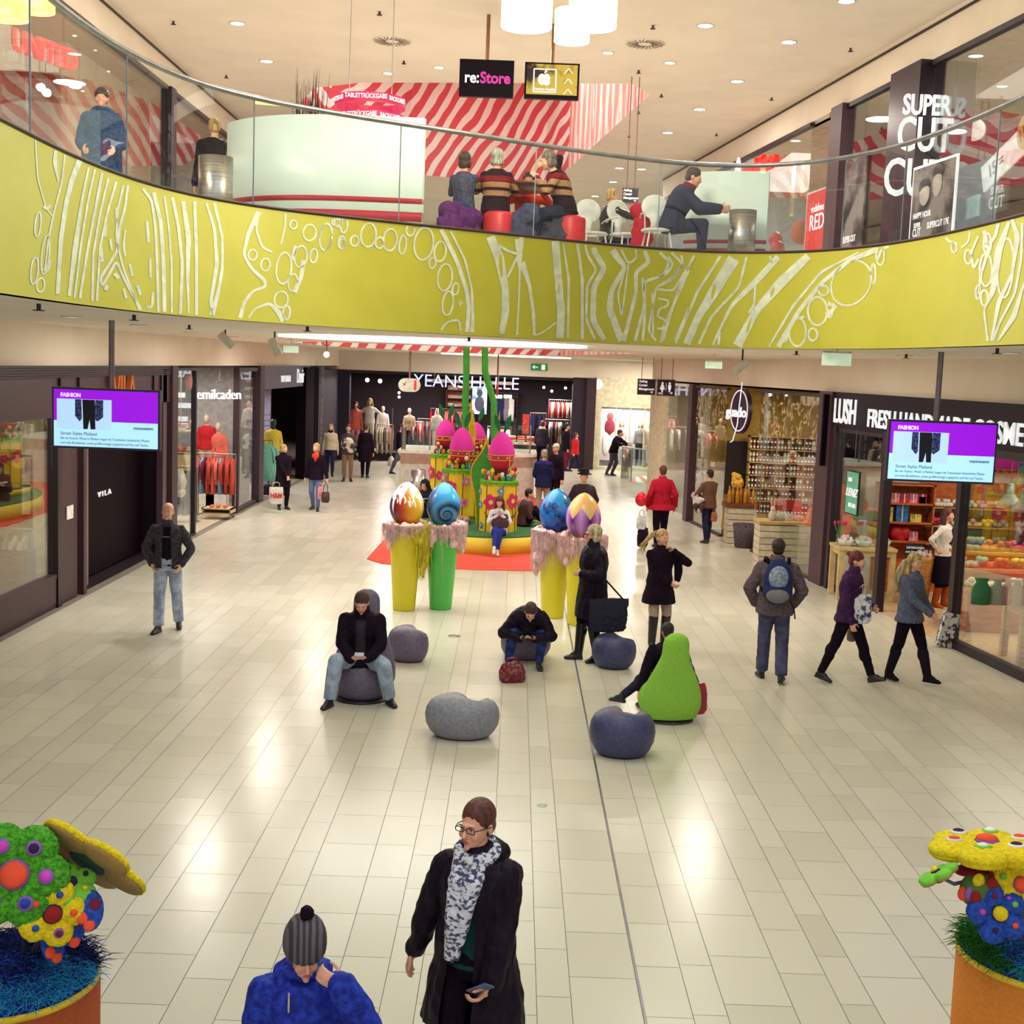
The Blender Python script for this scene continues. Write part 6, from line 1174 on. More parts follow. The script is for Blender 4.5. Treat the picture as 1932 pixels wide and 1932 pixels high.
for z0, m_ in ((.08, 0), (-.16, 0)):
 mb = MB()
 O = [(r_ * math.cos(2 * PI * i / 40), r_ * math.sin(2 * PI * i / 40)) for i in range(41)]; I = [(p[0] * .97, p[1] * .97) for p in O]
 for i in range(40): mb.prism([O[i], O[i + 1], I[i + 1], I[i]], z0, z0 + .13, m_)
 mb.build('ring_band', PNK, root)
for k, w in enumerate(('ACKGABE', 'TABLETTRÜCKGABE', 'BACKGABE')):
 a = -PI / 2 + (k - 1) * .95; text('lettering', w, .085, M('sign_white', (240, 236, 240), .5, emis=.6), root, (r_ * 1.005 * math.cos(a), r_ * 1.005 * math.sin(a) - .012, .145), (PI / 2, 0, a + PI / 2), .003, .002, .75)
for k, w in enumerate(('TABLETTRÜCKGABE', 'BACKGABE')):
 a = -PI / 2 - .25 + k * .95; text('lettering', w, .085, M('sign_white'), root, (r_ * 1.005 * math.cos(a), r_ * 1.005 * math.sin(a) - .012, -.095), (PI / 2, 0, a + PI / 2), .003, .002, .75)
for sg in (1, -1): MB().cyl((.3 * sg, 0, .2), (.3 * sg, 0, 9.3 - rc.z), .008, n=6).build('hanging_rod', STEEL, root)
GLK = M('gloss_black', (18, 6, 22), .4, spec=.1)
# litter bins
def bin_(label, p, r, h, group=None):
 root = empty('litter_bin', p); tag(root, label, 'bin'); MB().lathe([(r, 0), (r, h), (r * .93, h), (r * .93, h - .05)], n=32).build('bin_body', STEEL, root); MB().lathe([(r * .93, h - .03), (.002, h - .06)], n=32).build('bin_opening', DARK, root); return root
bin_('brushed steel litter bin left of the long white partition', (AY(407, 330, 15.3).x, 15.3, U), .20, AY(407, 296, 15.3).z - U)
bin_('brushed steel litter bin in front of the narrow white partition', (AY(1402, 400, 17.2).x, 17.2, U), .18, AY(1402, 397, 17.2).z - U)
# cafe furniture
REDS = M('red_stool', (206, 36, 56), .4); TBL = M('table_wood', (110, 60, 50), .45)
def stool(label, x, y, Y):
 p = AY(x, y, Y); root = empty('drum_stool', (p.x, Y, U)); tag(root, label, 'stool', 'red drum stools'); MB().lathe([(.19, 0), (.20, .05), (.20, .50), (.18, .54), (.002, .545)], n=28).build('stool_body', REDS, root)
stool('red drum stool under the white-haired woman', 940, 430, 16.6); stool('red drum stool under the leaning woman in the striped cardigan', 1075, 440, 16.75); stool('red drum stool under the girl in the grey jumper', 878, 430, 16.75)
tp = AY(950, 392, 17.5); root = empty('cafe_table', (tp.x, 17.4, U)); tag(root, 'round dark wood cafe table among the seated group', 'table'); hz = .98
MB().lathe([(.62, hz - .03), (.62, hz)], n=36).build('table_top', TBL, root); MB().cyl((0, 0, .02), (0, 0, hz - .03), .04).build('table_leg', STEEL, root); MB().lathe([(.25, 0), (.25, .02)], n=24).build('table_foot', STEEL, root)
for lb, x, y, Y, c, nm in (('purple jacket hanging over the seat at the left of the cafe table', 865, 420, 16.5, (96, 40, 110), 'purple_coat'), ('blue-grey coat draped by the table between the two women', 985, 420, 16.6, (70, 76, 104), 'bluegrey_coat'), ('dark grey coat heaped on a chair under the table edge', 1040, 425, 16.7, (72, 70, 88), 'grey_coat')):
 R = random.Random(x); mb = MB(); [mb.ell((R.uniform(-.12, .12), R.uniform(-.05, .05), .12 + .08 * i), (.17, .13, .12)) for i in range(6)]; q = AY(x, y, Y); o = add_mesh('draped_coat', remesh(mb, .02, 8, .035, 7), cloth(nm, c), None); o.location = (q.x, Y, U + .0); tag(o, lb, 'coat')
q = AY(868, 392, 16.55); tag(MB().box((0, 0, 0), (.16, .06, .10)).build('shoulder_bag', cloth('teal_bag', (40, 70, 120)), loc=(q.x, 16.5, q.z)), 'small blue bag at the back of the girl in the grey jumper', 'bag')
WCH = M('chair_white', (224, 228, 228), .35)
def cchair(label, x, Y, rz, group='white moulded cafe chairs'):
 p = AY(x, 440, Y); root = empty('cafe_chair', (p.x, Y, U), rz); tag(root, label, 'chair', group)
 mb = MB(); mb.lathe([(.21, .43), (.22, .45), (.19, .47), (.002, .465)], n=24); mb.build('seat', WCH, root); mb = MB(); mb.ell((0, .21, .78), (.19, .025, .17), nu=18, nv=10, rot=Matrix.Rotation(-.15, 3, 'X')); mb.tube([(0, .19, .45), (0, .20, .56), (0, .21, .66)], [.07, .05, .08], 8); mb.build('backrest', WCH, root)
 for sx, sy in ((1, 1), (1, -1), (-1, 1), (-1, -1)): MB().cyl((.13 * sx, .13 * sy, .44), (.20 * sx, .20 * sy, 0), .013, n=8).build('leg', WCH, root)
 for sg in (1, -1): MB().tube([(.20 * sg, .19, .62), (.22 * sg, .05, .66), (.22 * sg, -.17, .66), (.21 * sg, -.19, .45)], .012, 6).build('armrest', WCH, root)
cchair('white cafe chair under the man in the dark blue jacket', 1240, 17.2, -1.45 + PI / 2 + .0); cchair('white cafe chair in front of the blond boy, backrest towards the camera', 1118, 17.9, .3); cchair('white cafe chair between the boy and the bent man', 1180, 17.9, .5)
q = AY(1213, 440, 17.6); R = random.Random(3); mb = MB(); [mb.ell((R.uniform(-.06, .06), 0, .3 + .09 * i), (.14, .10, .10)) for i in range(6)]; o = add_mesh('draped_coat', remesh(mb, .02, 2, .015, 9), cloth('red_coat', (190, 30, 56)), None); o.location = (q.x, 17.65, U); tag(o, 'red coat hung over the back of a white cafe chair', 'coat')
# information board hung from the upper ceiling
def hang_sign(label, x0, y0, x1, y1, Y, zc, lines, sz, m=None, arrow=True, rods=(.25, .75), bias=0, frame=None):
 a = AY(x0, y0, Y); b = AY(x1, y1, Y); w = b.x - a.x; h = a.z - b.z; root = empty('hanging_sign', ((a.x + b.x) / 2, Y, (a.z + b.z) / 2)); tag(root, label, 'sign')
 MB().box((0, 0, 0), (w, .05, h)).build('sign_board', m or M('sign_dark', (44, 22, 50), .4), root)
 MB().box((0, .0, h / 2), (w + .02, .06, .02)).box((0, .0, -h / 2), (w + .02, .06, .02)).box((w / 2, 0, 0), (.02, .06, h)).box((-w / 2, 0, 0), (.02, .06, h)).build('sign_frame', M('frame_bronze', (124, 92, 92), .4, .5), root)
 for r_ in rods: MB().cyl((w * (r_ - .5), 0, h / 2), (w * (r_ - .5), 0, zc - root.location.z), .009, n=6).build('hanging_rod', M('rod_bronze', (150, 104, 96), .4, .5), root)
 for i, l in enumerate(lines): text('lettering', l, sz, M('sign_white'), root, (-w * .44, -.029, h * .36 - i * sz * 1.15), (PI / 2, 0, 0), .003, .003, .9, 'LEFT')
 if arrow:
  s_ = h * .12; MB().box((w * .30, -.028, -h * .33), (s_ * 1.6, .006, s_ * .3)).box((w * .345, -.028, -h * .33 + s_ * .28), (s_ * .9, .006, s_ * .28), rot=Matrix.Rotation(PI / 4, 3, 'Y')).box((w * .345, -.028, -h * .33 - s_ * .28), (s_ * .9, .006, s_ * .28), rot=Matrix.Rotation(-PI / 4, 3, 'Y')).build('arrow', M('sign_white'), root)
 return root, w, h
hang_sign('small dark direction board under the upper ceiling by the cafe', 1175, 355, 1203, 384, 24.8, 9.3, ['Aufzug', 'Center', 'Management'], .062)
# two wide hanging boards in front of the opening
def screen_board(label, x0, y0, x1, y1, Y, px, mat):
 a = AY(x0, y0, Y); b = AY(x1, y1, Y); w = b.x - a.x; h = a.z - b.z; root = empty('hanging_board', ((a.x + b.x) / 2, Y, (a.z + b.z) / 2)); tag(root, label, 'sign')
 MB().box((0, 0, 0), (w, .10, h)).build('board', M('gloss_black', (18, 6, 22), .45, spec=.08), root); MB().box((0, -.052, .02), (w * .93, .006, h * .84)).build('face', mat, root)
 MB().cyl((0, 0, h / 2), (0, 0, 9.3 - root.location.z), .03, n=10).build('pole', M('pole_brass', (150, 112, 84), .35, .7), root); return root, w, h
r1, w, h = screen_board('black hanging board with white re: and magenta Store lettering', 868, 112, 968, 186, 20.9, 0, M('gloss_black'))
text('lettering', 're:', h * .42, M('sign_white'), r1, (-w * .27, -.06, 0), (PI / 2, 0, 0), .004, .006, .9); text('lettering', 'Store', h * .42, M('store_magenta', (196, 40, 160), .5, emis=.5), r1, (w * .16, -.06, 0), (PI / 2, 0, 0), .004, .008, .9)
r2, w, h = screen_board('black hanging board with painted yellow lamp reflection, white framed apple emblem and arrows', 991, 118, 1091, 190, 21.3, 0, M('yellow_reflection', (190, 170, 70), .15, c2=(40, 24, 36), scale=2.2, emis=.25, lo=.42, hi=.5))  # yellow lamp reflections painted into the face colour, with a faint glow
SW = M('sign_white'); s_ = h * .30
MB().box((-w * .13, -.058, s_ * 1.05), (s_ * 2.1, .004, .02)).box((-w * .13, -.058, -s_ * 1.05), (s_ * 2.1, .004, .02)).box((-w * .13 - s_ * 1.05, -.058, 0), (.02, .004, s_ * 2.1)).box((-w * .13 + s_ * 1.05, -.058, 0), (.02, .004, s_ * 2.1)).build('emblem_frame', SW, r2)
mb = MB(); c = (-w * .13, -.060, s_ * .1); mb.ell((c[0] - .045, c[1], c[2]), (.07, .006, .09)); mb.ell((c[0] + .03, c[1], c[2] + .03), (.055, .006, .06)); mb.ell((c[0] + .03, c[1], c[2] - .04), (.055, .006, .055)); mb.ell((c[0] + .01, c[1], c[2] + .125), (.014, .006, .035), rot=Matrix.Rotation(.5, 3, 'Y')); mb.build('apple_emblem', SW, r2)
text('lettering', 'Premium Reseller', .062, SW, r2, (-w * .13, -.062, -s_ * .8), (PI / 2, 0, 0), .003, .002, .8)
mb = MB()
for k in (-1, 0, 1):
 for sg in (1, -1): mb.box((w * .30 + sg * .035, -.058, k * .16), (.10, .004, .014), rot=Matrix.Rotation(sg * .9, 3, 'Y'))
mb.build('chevrons', SW, r2)
# drum lamps over the void
SHADE = M('lamp_shade', (255, 240, 170), .6, emis=6.0, c2=(255, 246, 200)); SHADEY = M('lamp_shade_yellow', (246, 226, 110), .6, emis=1.6, c2=(250, 236, 150))
def drum_lamp(label, x0, x1, yb, Y, m, pw, hh=.42):
 a = AY(x0, yb, Y); b = AY(x1, yb, Y); r_ = (b.x - a.x) / 2; root = empty('drum_pendant_lamp', ((a.x + b.x) / 2, Y, a.z)); tag(root, label, 'lamp', 'drum pendant lamps'); MB().lathe([(r_, 0), (r_, hh), (r_ * .985, hh), (r_ * .985, 0)], n=36).build('lamp_shade', m, root)
 MB().lathe([(r_ * .98, .02), (.002, .02)], n=36).build('diffuser', m, root); MB().cyl((0, 0, hh), (0, 0, 9.1 - a.z), .01, n=6).build('cord', STEEL, root)
 l = bpy.data.lights.new('pendant_bulb', 'POINT'); l.energy = pw; l.color = (1, .92, .7); l.shadow_soft_size = .25; o = bpy.data.objects.new('pendant_bulb', l); COL.objects.link(o); o.location = (root.location.x, Y, a.z + hh + .3)
drum_lamp('large glowing drum lamp at the top centre, left of the cluster', 945, 1041, 50, 13.4, SHADE, 230); drum_lamp('large glowing drum lamp at the top centre, right of the cluster', 1072, 1163, 50, 14.0, SHADE, 230); drum_lamp('smaller glowing drum lamp hanging lowest in the top centre cluster', 1045, 1112, 78, 13.0, SHADE, 120, .3)
drum_lamp('yellow drum lamp cut by the top left corner', -40, 55, 32, 12.5, SHADEY, 120); drum_lamp('yellow drum lamp at the top left, right of the corner one', 28, 102, 20, 13.6, SHADEY, 120)
# air diffusers and sprinklers in the ceilings
VNT = M('vent_slot', (120, 104, 92), .7)
for i, (x, y) in enumerate(((740, 77), (1217, 82))):
 p = G(x, y, 9.3); root = empty('swirl_air_diffuser', (p.x, p.y, 9.3)); tag(root, ('left' if i == 0 else 'right') + ' round swirl air diffuser in the upper ceiling', 'air vent'); MB().lathe([(.34, -.012), (.34, 0)], n=36).build('diffuser_plate', CEILM, root)
 for k in range(24): a = 2 * PI * k / 24; MB().box(((.20 + .02 * (k % 2)) * math.cos(a), (.20 + .02 * (k % 2)) * math.sin(a), -.014), (.20, .018, .006), rz=a + .35).build('slot', VNT, root)
sp_proto = thing('sprinkler', 'small ceiling sprinkler', 'sprinkler', (0, 0, 0)); MB().cyl((0, 0, 0), (0, 0, -.05), .018, n=8).build('sprinkler_stem', BROWN, sp_proto); MB().lathe([(.045, -.055), (.045, -.048)], n=12).build('deflector', BROWN, sp_proto)
SPL = ((73, 573), (253, 594), (357, 613), (580, 616), (885, 636), (1503, 662), (1710, 668), (1882, 657))
for i, (x, y) in enumerate(SPL):
 p = G(x, y, ZB); (setattr(sp_proto, 'location', p) if i == 0 else None); o = sp_proto if i == 0 else dup(sp_proto, p); o['label'] = 'small sprinkler under the lower ceiling near the balcony edge, ' + rank([q[0] for q in SPL])[i]; o['group'] = 'sprinklers in the lower ceiling'
SPU = ((327, 40), (427, 142), (716, 22), (762, 115), (1232, 48), (1205, 133), (1205, 210), (1605, 91), (1456, 184), (1352, 252), (1187, 255), (1248, 178))
for i, (x, y) in enumerate(SPU):
 p = G(x, y, 9.3); dup(sp_proto, p, 0, 'small sprinkler under the cream upper ceiling, ' + rank([q[0] + q[1] / 9999 for q in SPU])[i], 'sprinklers in the upper ceiling')
# ceiling spotlights on the lower ceiling and exit signs
SPW = M('spot_white', (222, 220, 206), .5)
for lb, x, y, d in (('white cylinder spotlight on the lower ceiling, left one', 425, 640, (.6, .2, -.6)), ('white cylinder spotlight on the lower ceiling, second from left', 518, 652, (.4, .2, -.8)), ('white cylinder spotlight on the lower ceiling above the delicatessen', 1400, 690, (-.6, .2, -.55))):
 p = AY(x, y, 17.5); root = empty('ceiling_spotlight', (p.x, 17.5, ZB)); tag(root, lb, 'spotlight'); dd = Vector(d).normalized(); c = p - Vector((p.x, 17.5, ZB)); c = Vector((0, 0, min(c.z, -.12))); MB().cyl((0, 0, 0), c, .012, n=6).build('bracket', BROWN, root); MB().cyl(c - dd * .10, c + dd * .14, .055, n=18).build('lamp_head', SPW, root)
p = AY(616, 669, 24); root = empty('ceiling_spotlight', (p.x, 24, ZB)); tag(root, 'lit ceiling spot shining at the camera near the fashion shops', 'spotlight'); MB().ell((0, 0, p.z - ZB), .055).build('lamp_head', LENS, root); MB().cyl((0, 0, p.z - ZB), (0, 0, 0), .01, n=6).build('bracket', BROWN, root)
EXW = M('exit_sign_pale', (206, 226, 200), .4, emis=.55); EXG = M('exit_green', (20, 130, 70), .4, emis=.4)
for lb, x0, y0, x1, y1, Y in (('pale hanging exit sign box above the entrance of the cosmetics shop', 1552, 665, 1605, 691, 15.5), ('pale hanging exit sign box above the delicatessen front', 1331, 682, 1362, 696, 22), ('pale hanging exit sign box at the left by the spotlights', 535, 652, 563, 666, 22)):
 a = AY(x0, y0, Y); b = AY(x1, y1, Y); root = empty('exit_sign', ((a.x + b.x) / 2, Y, (a.z + b.z) / 2)); tag(root, lb, 'sign'); MB().box((0, 0, 0), (b.x - a.x, .03, a.z - b.z)).build('lit_panel', EXW, root); MB().box((0, 0, (a.z - b.z) / 2 + .01), (b.x - a.x, .05, .025)).build('housing', SPW, root); MB().cyl((0, 0, (a.z - b.z) / 2), (0, 0, ZB - root.location.z), .008, n=6).build('rod', SPW, root)
a = AY(1003, 685, 47); root = empty('exit_sign', (a.x + .3, 48.26, a.z - .14)); tag(root, 'green exit sign with arrow above the jeans shop', 'sign'); MB().box((0, 0, 0), (.62, .05, .26)).build('sign_panel', EXG, root)
MB().box((-.14, -.03, 0), (.2, .01, .04)).box((-.2, -.03, .03), (.1, .01, .035), rot=Matrix.Rotation(-.8, 3, 'Y')).box((-.2, -.03, -.03), (.1, .01, .035), rot=Matrix.Rotation(.8, 3, 'Y')).box((.16, -.03, 0), (.14, .01, .2)).build('pictogram', SW, root)
# lower hanging boards, clock
hang_sign('dark hanging direction board with three lines of text and an arrow', 1204, 715, 1235, 745, 33, ZB, ['Aufzug', 'Center', 'Management'], .085, rods=(.2, .85))
r, w, h = hang_sign('dark hanging toilet sign with woman and man pictograms', 1241, 716, 1272, 747, 32.6, ZB, [], .1, rods=(.2, .85))
mb = MB(); mb.ell((-w * .22, -.03, h * .28), (.028, .006, .028)).ell((w * .2, -.03, h * .28), (.028, .006, .028)); mb.slab([(-w * .22 - .03, -.033, h * .2), (-w * .22 - .065, -.033, -h * .12), (-w * .22 + .065, -.033, -h * .12), (-w * .22 + .03, -.033, h * .2)][::-1], (0, -1, 0), .006); mb.box((-w * .22, -.03, -h * .18), (.04, .006, h * .2)).box((w * .2, -.03, h * .06), (.075, .006, h * .26)).box((w * .2, -.03, -h * .14), (.045, .006, h * .24)).box((0, -.03, h * .05), (.008, .006, h * .5)); mb.build('pictogram', SW, r); text('lettering', 'WC', .07, SW, r, (-w * .3, -.029, -h * .38), (PI / 2, 0, 0), .003, .002)
a = AY(752, 713, 41.5); b = AY(793, 740, 41.5); w = (b.x - a.x); h = a.z - b.z; root = empty('information_clock', ((a.x + b.x) / 2, 41.5, (a.z + b.z) / 2)); tag(root, 'pale rounded hanging clock with a red letter i in front of the jeans shop', 'clock')
mb = MB(); P = [(-w / 2 + h / 2 + h / 2 * math.cos(t), h / 2 * math.sin(t)) for t in [PI / 2 + PI * i / 14 for i in range(15)]] + [(w / 2 - h / 2 + h / 2 * math.cos(t), h / 2 * math.sin(t)) for t in [-PI / 2 + PI * i / 14 for i in range(15)]]
mb.slab([(p[0], -.05, p[1]) for p in P][::-1], (0, -1, 0), .1); mb.build('clock_body', M('clock_face', (206, 196, 178), .5), root); MB().box((-w * .2, -.06, .05), (.012, .01, .17), rot=Matrix.Rotation(.5, 3, 'Y')).build('minute_hand', DARK, root); MB().box((-w * .24, -.06, .03), (.014, .01, .13), rot=Matrix.Rotation(-1.0, 3, 'Y')).build('hour_hand', DARK, root)
mb = MB()
for k in range(12): t = PI * k / 6; mb.box((-w * .2 + .19 * math.sin(t), -.055, .19 * math.cos(t)), (.012, .006, .03), rot=Matrix.Rotation(t, 3, 'Y'))
mb.build('hour_marks', DARK, root); text('lettering', 'i', h * .95, M('info_red', (214, 44, 40), .5), root, (w * .26, -.056, 0), (PI / 2, 0, 0), .004, .02); MB().cyl((0, 0, h / 2), (0, 0, ZB - root.location.z), .03, n=8).build('pole', M('rod_bronze'), root)
a = AY(938, 735, 41.8); root = empty('information_clock', (a.x, 41.8, a.z)); tag(root, 'second information clock seen edge-on behind the right green stem', 'clock'); MB().ell((0, 0, 0), (.05, .25, .22)).build('clock_body', M('info_red'), root); MB().cyl((0, 0, .2), (0, 0, ZB - a.z), .025, n=8).build('pole', M('rod_bronze'), root)
# two hanging advertising screens
def tv(label, x0, y0, x1, y1, Y, polex, side):
 a = AY(x0, y0, Y); b = AY(x1, y1, Y); w = abs(b.x - a.x); h = w * .565; cx = (a.x + b.x) / 2; cz = (a.z + b.z) / 2; root = empty('advertising_screen', (cx, Y, cz)); tag(root, label, 'screen')
 MB().box((0, .03, 0), (w, .09, h)).build('casing', M('screen_casing', (28, 16, 60), .3), root); pp = AY(polex, 700, Y); MB().cyl((pp.x - cx, .05, h / 2), (pp.x - cx, .05, ZB - cz), .033, n=14).build('pole', M('pole_grey', (140, 126, 140), .4, .5), root)
 E = lambda n, c, e=1.0: M(n, c, .4, c2=c, emis=e)
 W_, H_ = w * .965, h * .93; y = -.016
 def rect(nm, u0, v0, u1, v1, m, dy=0): mb = MB(); mb.b2((-W_ / 2 + W_ * u0, y - dy - .003, H_ / 2 - H_ * v0), (-W_ / 2 + W_ * u1, y - dy, H_ / 2 - H_ * v1)); return mb.build(nm, m, root)
 rect('display_purple', 0, 0, 1, .585, E('scr_purple', (150, 0, 226), .75)); rect('display_white', 0, .55, 1, 1, E('scr_white', (168, 222, 250), .9), .0005); rect('display_photo', .03, .165, .555, .70, E('scr_photo', (170, 206, 244), .9), .003)
 ph = MB(); X = lambda u: -W_ / 2 + W_ * u; Z = lambda v: H_ / 2 - H_ * v; yy = y - .0075
 def pol(pts, m, nm): mb = MB(); mb.slab([(X(u), yy, Z(v)) for u, v in pts][::-1], (0, -1, 0), .002); mb.build(nm, m, root)
 DKF = M('scr_dark', (14, 8, 40), .5); BLF = M('scr_coat', (70, 84, 150), .5, c2=(20, 20, 60), scale=40, lo=.45, hi=.55, emis=.3)
 pol([(.205, .17), (.265, .17), (.27, .50), (.25, .56), (.205, .46)], BLF, 'photo_coat'); pol([(.40, .17), (.475, .17), (.475, .47), (.42, .55), (.39, .50)], BLF, 'photo_coat'); pol([(.275, .17), (.395, .17), (.40, .69), (.355, .69), (.345, .52), (.325, .69), (.285, .69)], DKF, 'photo_trousers')
 text('lettering', 'FASHION', H_ * .095, E('scr_text_white', (226, 214, 246), .8), root, (X(.065), yy, Z(.10)), (PI / 2, 0, 0), .001, .003, .9, 'LEFT')
 RT = M('scr_text_red', (120, 60, 100), .5); BT = M('scr_text_blue', (60, 84, 130), .5)
 text('lettering', 'Street Styles Mailand', H_ * .085, RT, root, (X(.065), yy, Z(.775)), (PI / 2, 0, 0), .001, 0, .9, 'LEFT'); text('lettering', 'Bei der Fashion Week in Mailand tragen die Trendsetter farbenfrohe Muster', H_ * .062, BT, root, (X(.065), yy, Z(.86)), (PI / 2, 0, 0), .001, 0, .82, 'LEFT'); text('lettering', 'und viele Blockfarben, sowie großformatige Logoprints auf Hut und Tasche.', H_ * .062, BT, root, (X(.065), yy, Z(.94)), (PI / 2, 0, 0), .001, 0, .82, 'LEFT')
 text('lettering', 'FASHIONNEWS', H_ * .055, M('scr_dark'), root, (X(.955), yy, Z(.65)), (PI / 2, 0, 0), .001, .001, .9, 'RIGHT')
tv('left hanging screen with purple fashion advert, in front of the dark shop', 99, 740, 302, 841, 14.6, 208, 'left'); tv('right hanging screen with purple fashion advert, in front of the cosmetics shop', 1677, 802, 1875, 903, 14.6, 1776, 'right')
# floor hatch and small wet-floor disc seen on the stone
p = G(857, 1200); tag(MB().lathe([(.085, 0), (.085, .004)], n=24).build('floor_socket', M('socket_metal', (150, 140, 120), .5, .6), loc=p), 'small round metal floor socket beside the seats', 'floor socket')
p = G(1023, 1520); tag(MB().lathe([(.045, 0), (.045, .003)], n=24).build('floor_marker', M('marker_pale', (196, 214, 206), .4), loc=p), 'pale round marker set in the floor at the bottom centre', 'floor marker')
# shops: common pieces
def rot_m(xa, loc):                                 # text matrix on a wall: reading direction xa
 xa = Vector(xa).normalized(); z = Vector((0, 0, 1)); n = xa.cross(z); M_ = Matrix((xa, z, n)).transposed().to_4x4(); M_.translation = Vector(loc); return M_
def shelf_proto(name, mb_parts):
 return mb_parts
def folded():
 mb = MB(); mb.lathe([(.16, 0), (.18, .02), (.18, .06), (.16, .075)], n=12, sy=.8); return mb
COLS = dict(white=(226, 220, 214), black=(30, 16, 30), navy=(40, 42, 80), grey=(130, 124, 130), red=(196, 40, 48), coral=(226, 110, 96), orange=(226, 130, 60), sky=(120, 170, 206), mint=(130, 200, 180), plaid=(196, 80, 70), tan=(186, 160, 130), wine=(110, 30, 50), pink=(232, 150, 160), yellow=(222, 200, 80), cream=(228, 214, 190), green=(70, 130, 90))
CM = {k: cloth('garment_' + k, v) for k, v in COLS.items()}
CM['plaid'] = M('garment_plaid', (206, 86, 66), .85, c2=(90, 110, 160), scale=16, kind='noise', stretch=(1, 1, 1.5), lo=.42, hi=.52)
g_protos = {}
def hanging(kind, p, rz, col, label, group):
 """garment on a hanger; local X across the rail"""
 if kind not in g_protos:
  L = dict(shirt=.62, coat=1.0, trousers=.95, dress=.85)[kind]; mb = MB(); n = 10; rings = []
  for z, w, t in ((0, .05, .03), (-.05, .12, .035), (-.10, .21, .045), (-.25, .20, .05), (-L * .6, .19, .05), (-L, .21, .06)):
   if kind == 'trousers': w = min(w, .13)
   rings.append([(w * math.cos(2 * PI * i / 12), t * math.sin(2 * PI * i / 12) + .012 * math.sin(i * 2.4 + z * 9), z) for i in range(12)])
  mb.loft(rings)
  if kind in ('shirt', 'coat'):
   for sg in (1, -1): mb.tube([(sg * .17, 0, -.10), (sg * .235, 0, -.24), (sg * .245, 0, -.50)], [.045, .042, .035], 7)
  root = mb.build('hanging_garment', CM['white']); h = MB(); h.tube([(0, 0, .0), (0, 0, .05), (.02, 0, .08), (.0, 0, .10)], .006, 5); h.build('hanger_hook', STEEL, root); g_protos[kind] = root; o = root; o.location = p; o.rotation_euler = (0, 0, rz); tag(o, label, 'garment', group); o.material_slots[0].link = 'OBJECT'; o.material_slots[0].material = CM[col]; return o
 o = dup(g_protos[kind], p, rz, label, group, mats=[CM[col]]); o['category'] = 'garment'; return o
def rack(label, a, b, z, kinds, cols, where, group, step=.075, seed=1, legs=True, frontal=False):
 a = Vector(a); b = Vector(b); root = empty('clothes_rail', ((a.x + b.x) / 2, (a.y + b.y) / 2, a.z)); tag(root, label, 'clothes rail'); d = (b - a); L = Vector((d.x, d.y, 0)).length; u = Vector((d.x, d.y, 0)).normalized(); c = Vector((root.location.x, root.location.y, a.z))
 MB().cyl(a + Vector((0, 0, z)) - c, b + Vector((0, 0, z)) - c, .014, n=8).build('rail_bar', STEEL, root)
 if legs:
  for q in (a, b): MB().cyl(q - c, q + Vector((0, 0, z)) - c, .016, n=8).box(q - c + Vector((0, 0, .012)), (.06, .4, .024)).build('rail_leg', STEEL, root)
 R = random.Random(seed); n = int(L / step); rz = math.atan2(u.y, u.x) + (0 if frontal else PI / 2)
 for i in range(n):
  col = cols[(i + R.randrange(3)) % len(cols)]; k = kinds[i % len(kinds)] if len(kinds) > 1 else kinds[0]
  p = a + u * (step * (i + .5)); p.z = a.z + z - .10; hanging(k, p, rz + R.uniform(-.15, .15), col, '%s %s %s, %s' % (col, k, where, rank(list(range(n)))[i]), group)
f_proto = None
def fold_stack(p, n, cols, where, group, R, s=1.0):
 global f_proto
 for k in range(n):
  c = cols[R.randrange(len(cols))]; q = Vector(p) + Vector((R.uniform(-.01, .01), 0, k * .077 * s)); lb = 'folded %s garment %s' % (c, where)
  if f_proto is None: f_proto = folded().build('folded_garment', CM[c]); f_proto.location = q; f_proto.material_slots[0].link = 'OBJECT'; f_proto.material_slots[0].material = CM[c]; tag(f_proto, lb, 'garment', group); o = f_proto
  else: o = dup(f_proto, q, 0, lb, group, mats=[CM[c]])
  o.scale = (s, s, s)
def manne(label, p, face, h, colt, colb, hair='none', **k):
 if p[2] > .05: MB().box((0, 0, -.5 * p[2]), (.5, .4, p[2] - .01)).build('base_block', WHITE, None, loc=p)['kind'] = 'structure'
 return person(label, p, face, h, skin=k.pop('skin', M('mannequin_skin', (206, 178, 160), .4)), hair='blond' if hair == 'none' else hair, hstyle='none' if hair == 'none' else k.pop('hs', 'long'), vox=.026, top=dict(mat=CM.get(colt) or cloth(colt), add=.02, arm=.056, hem=k.pop('hem', .05), flare=k.pop('flare', 0)), bottom=dict(mat=CM.get(colb) or cloth(colb)), shoes=(60, 50, 56), name='mannequin', cat='mannequin', hands=k.pop('hands', [(.25, -.1, .85), (-.25, -.1, .85)]), **k)
def spot(label, p, group=None, r=.055, top=3.3):
 o = tag(MB().ell((0, 0, 0), r, nu=12, nv=8).build('shop_spotlight', LENS, loc=p), label, 'spotlight', group); MB().cyl((0, 0, r * .8), (0, 0, max(top - p.z, r)), .008, n=5).build('spotlight_mount', DARK, o)
INT = M('shop_interior_dark', (44, 30, 40), .8); INTW = M('shop_interior_cream', (222, 208, 180), .8); FLG2 = M('shop_floor_grey', (176, 164, 150), .45); FLD = M('shop_floor_brown', (96, 70, 60), .5)
def box_struct(name, a, b, m): return struct(MB().b2(a, b).build(name, m))
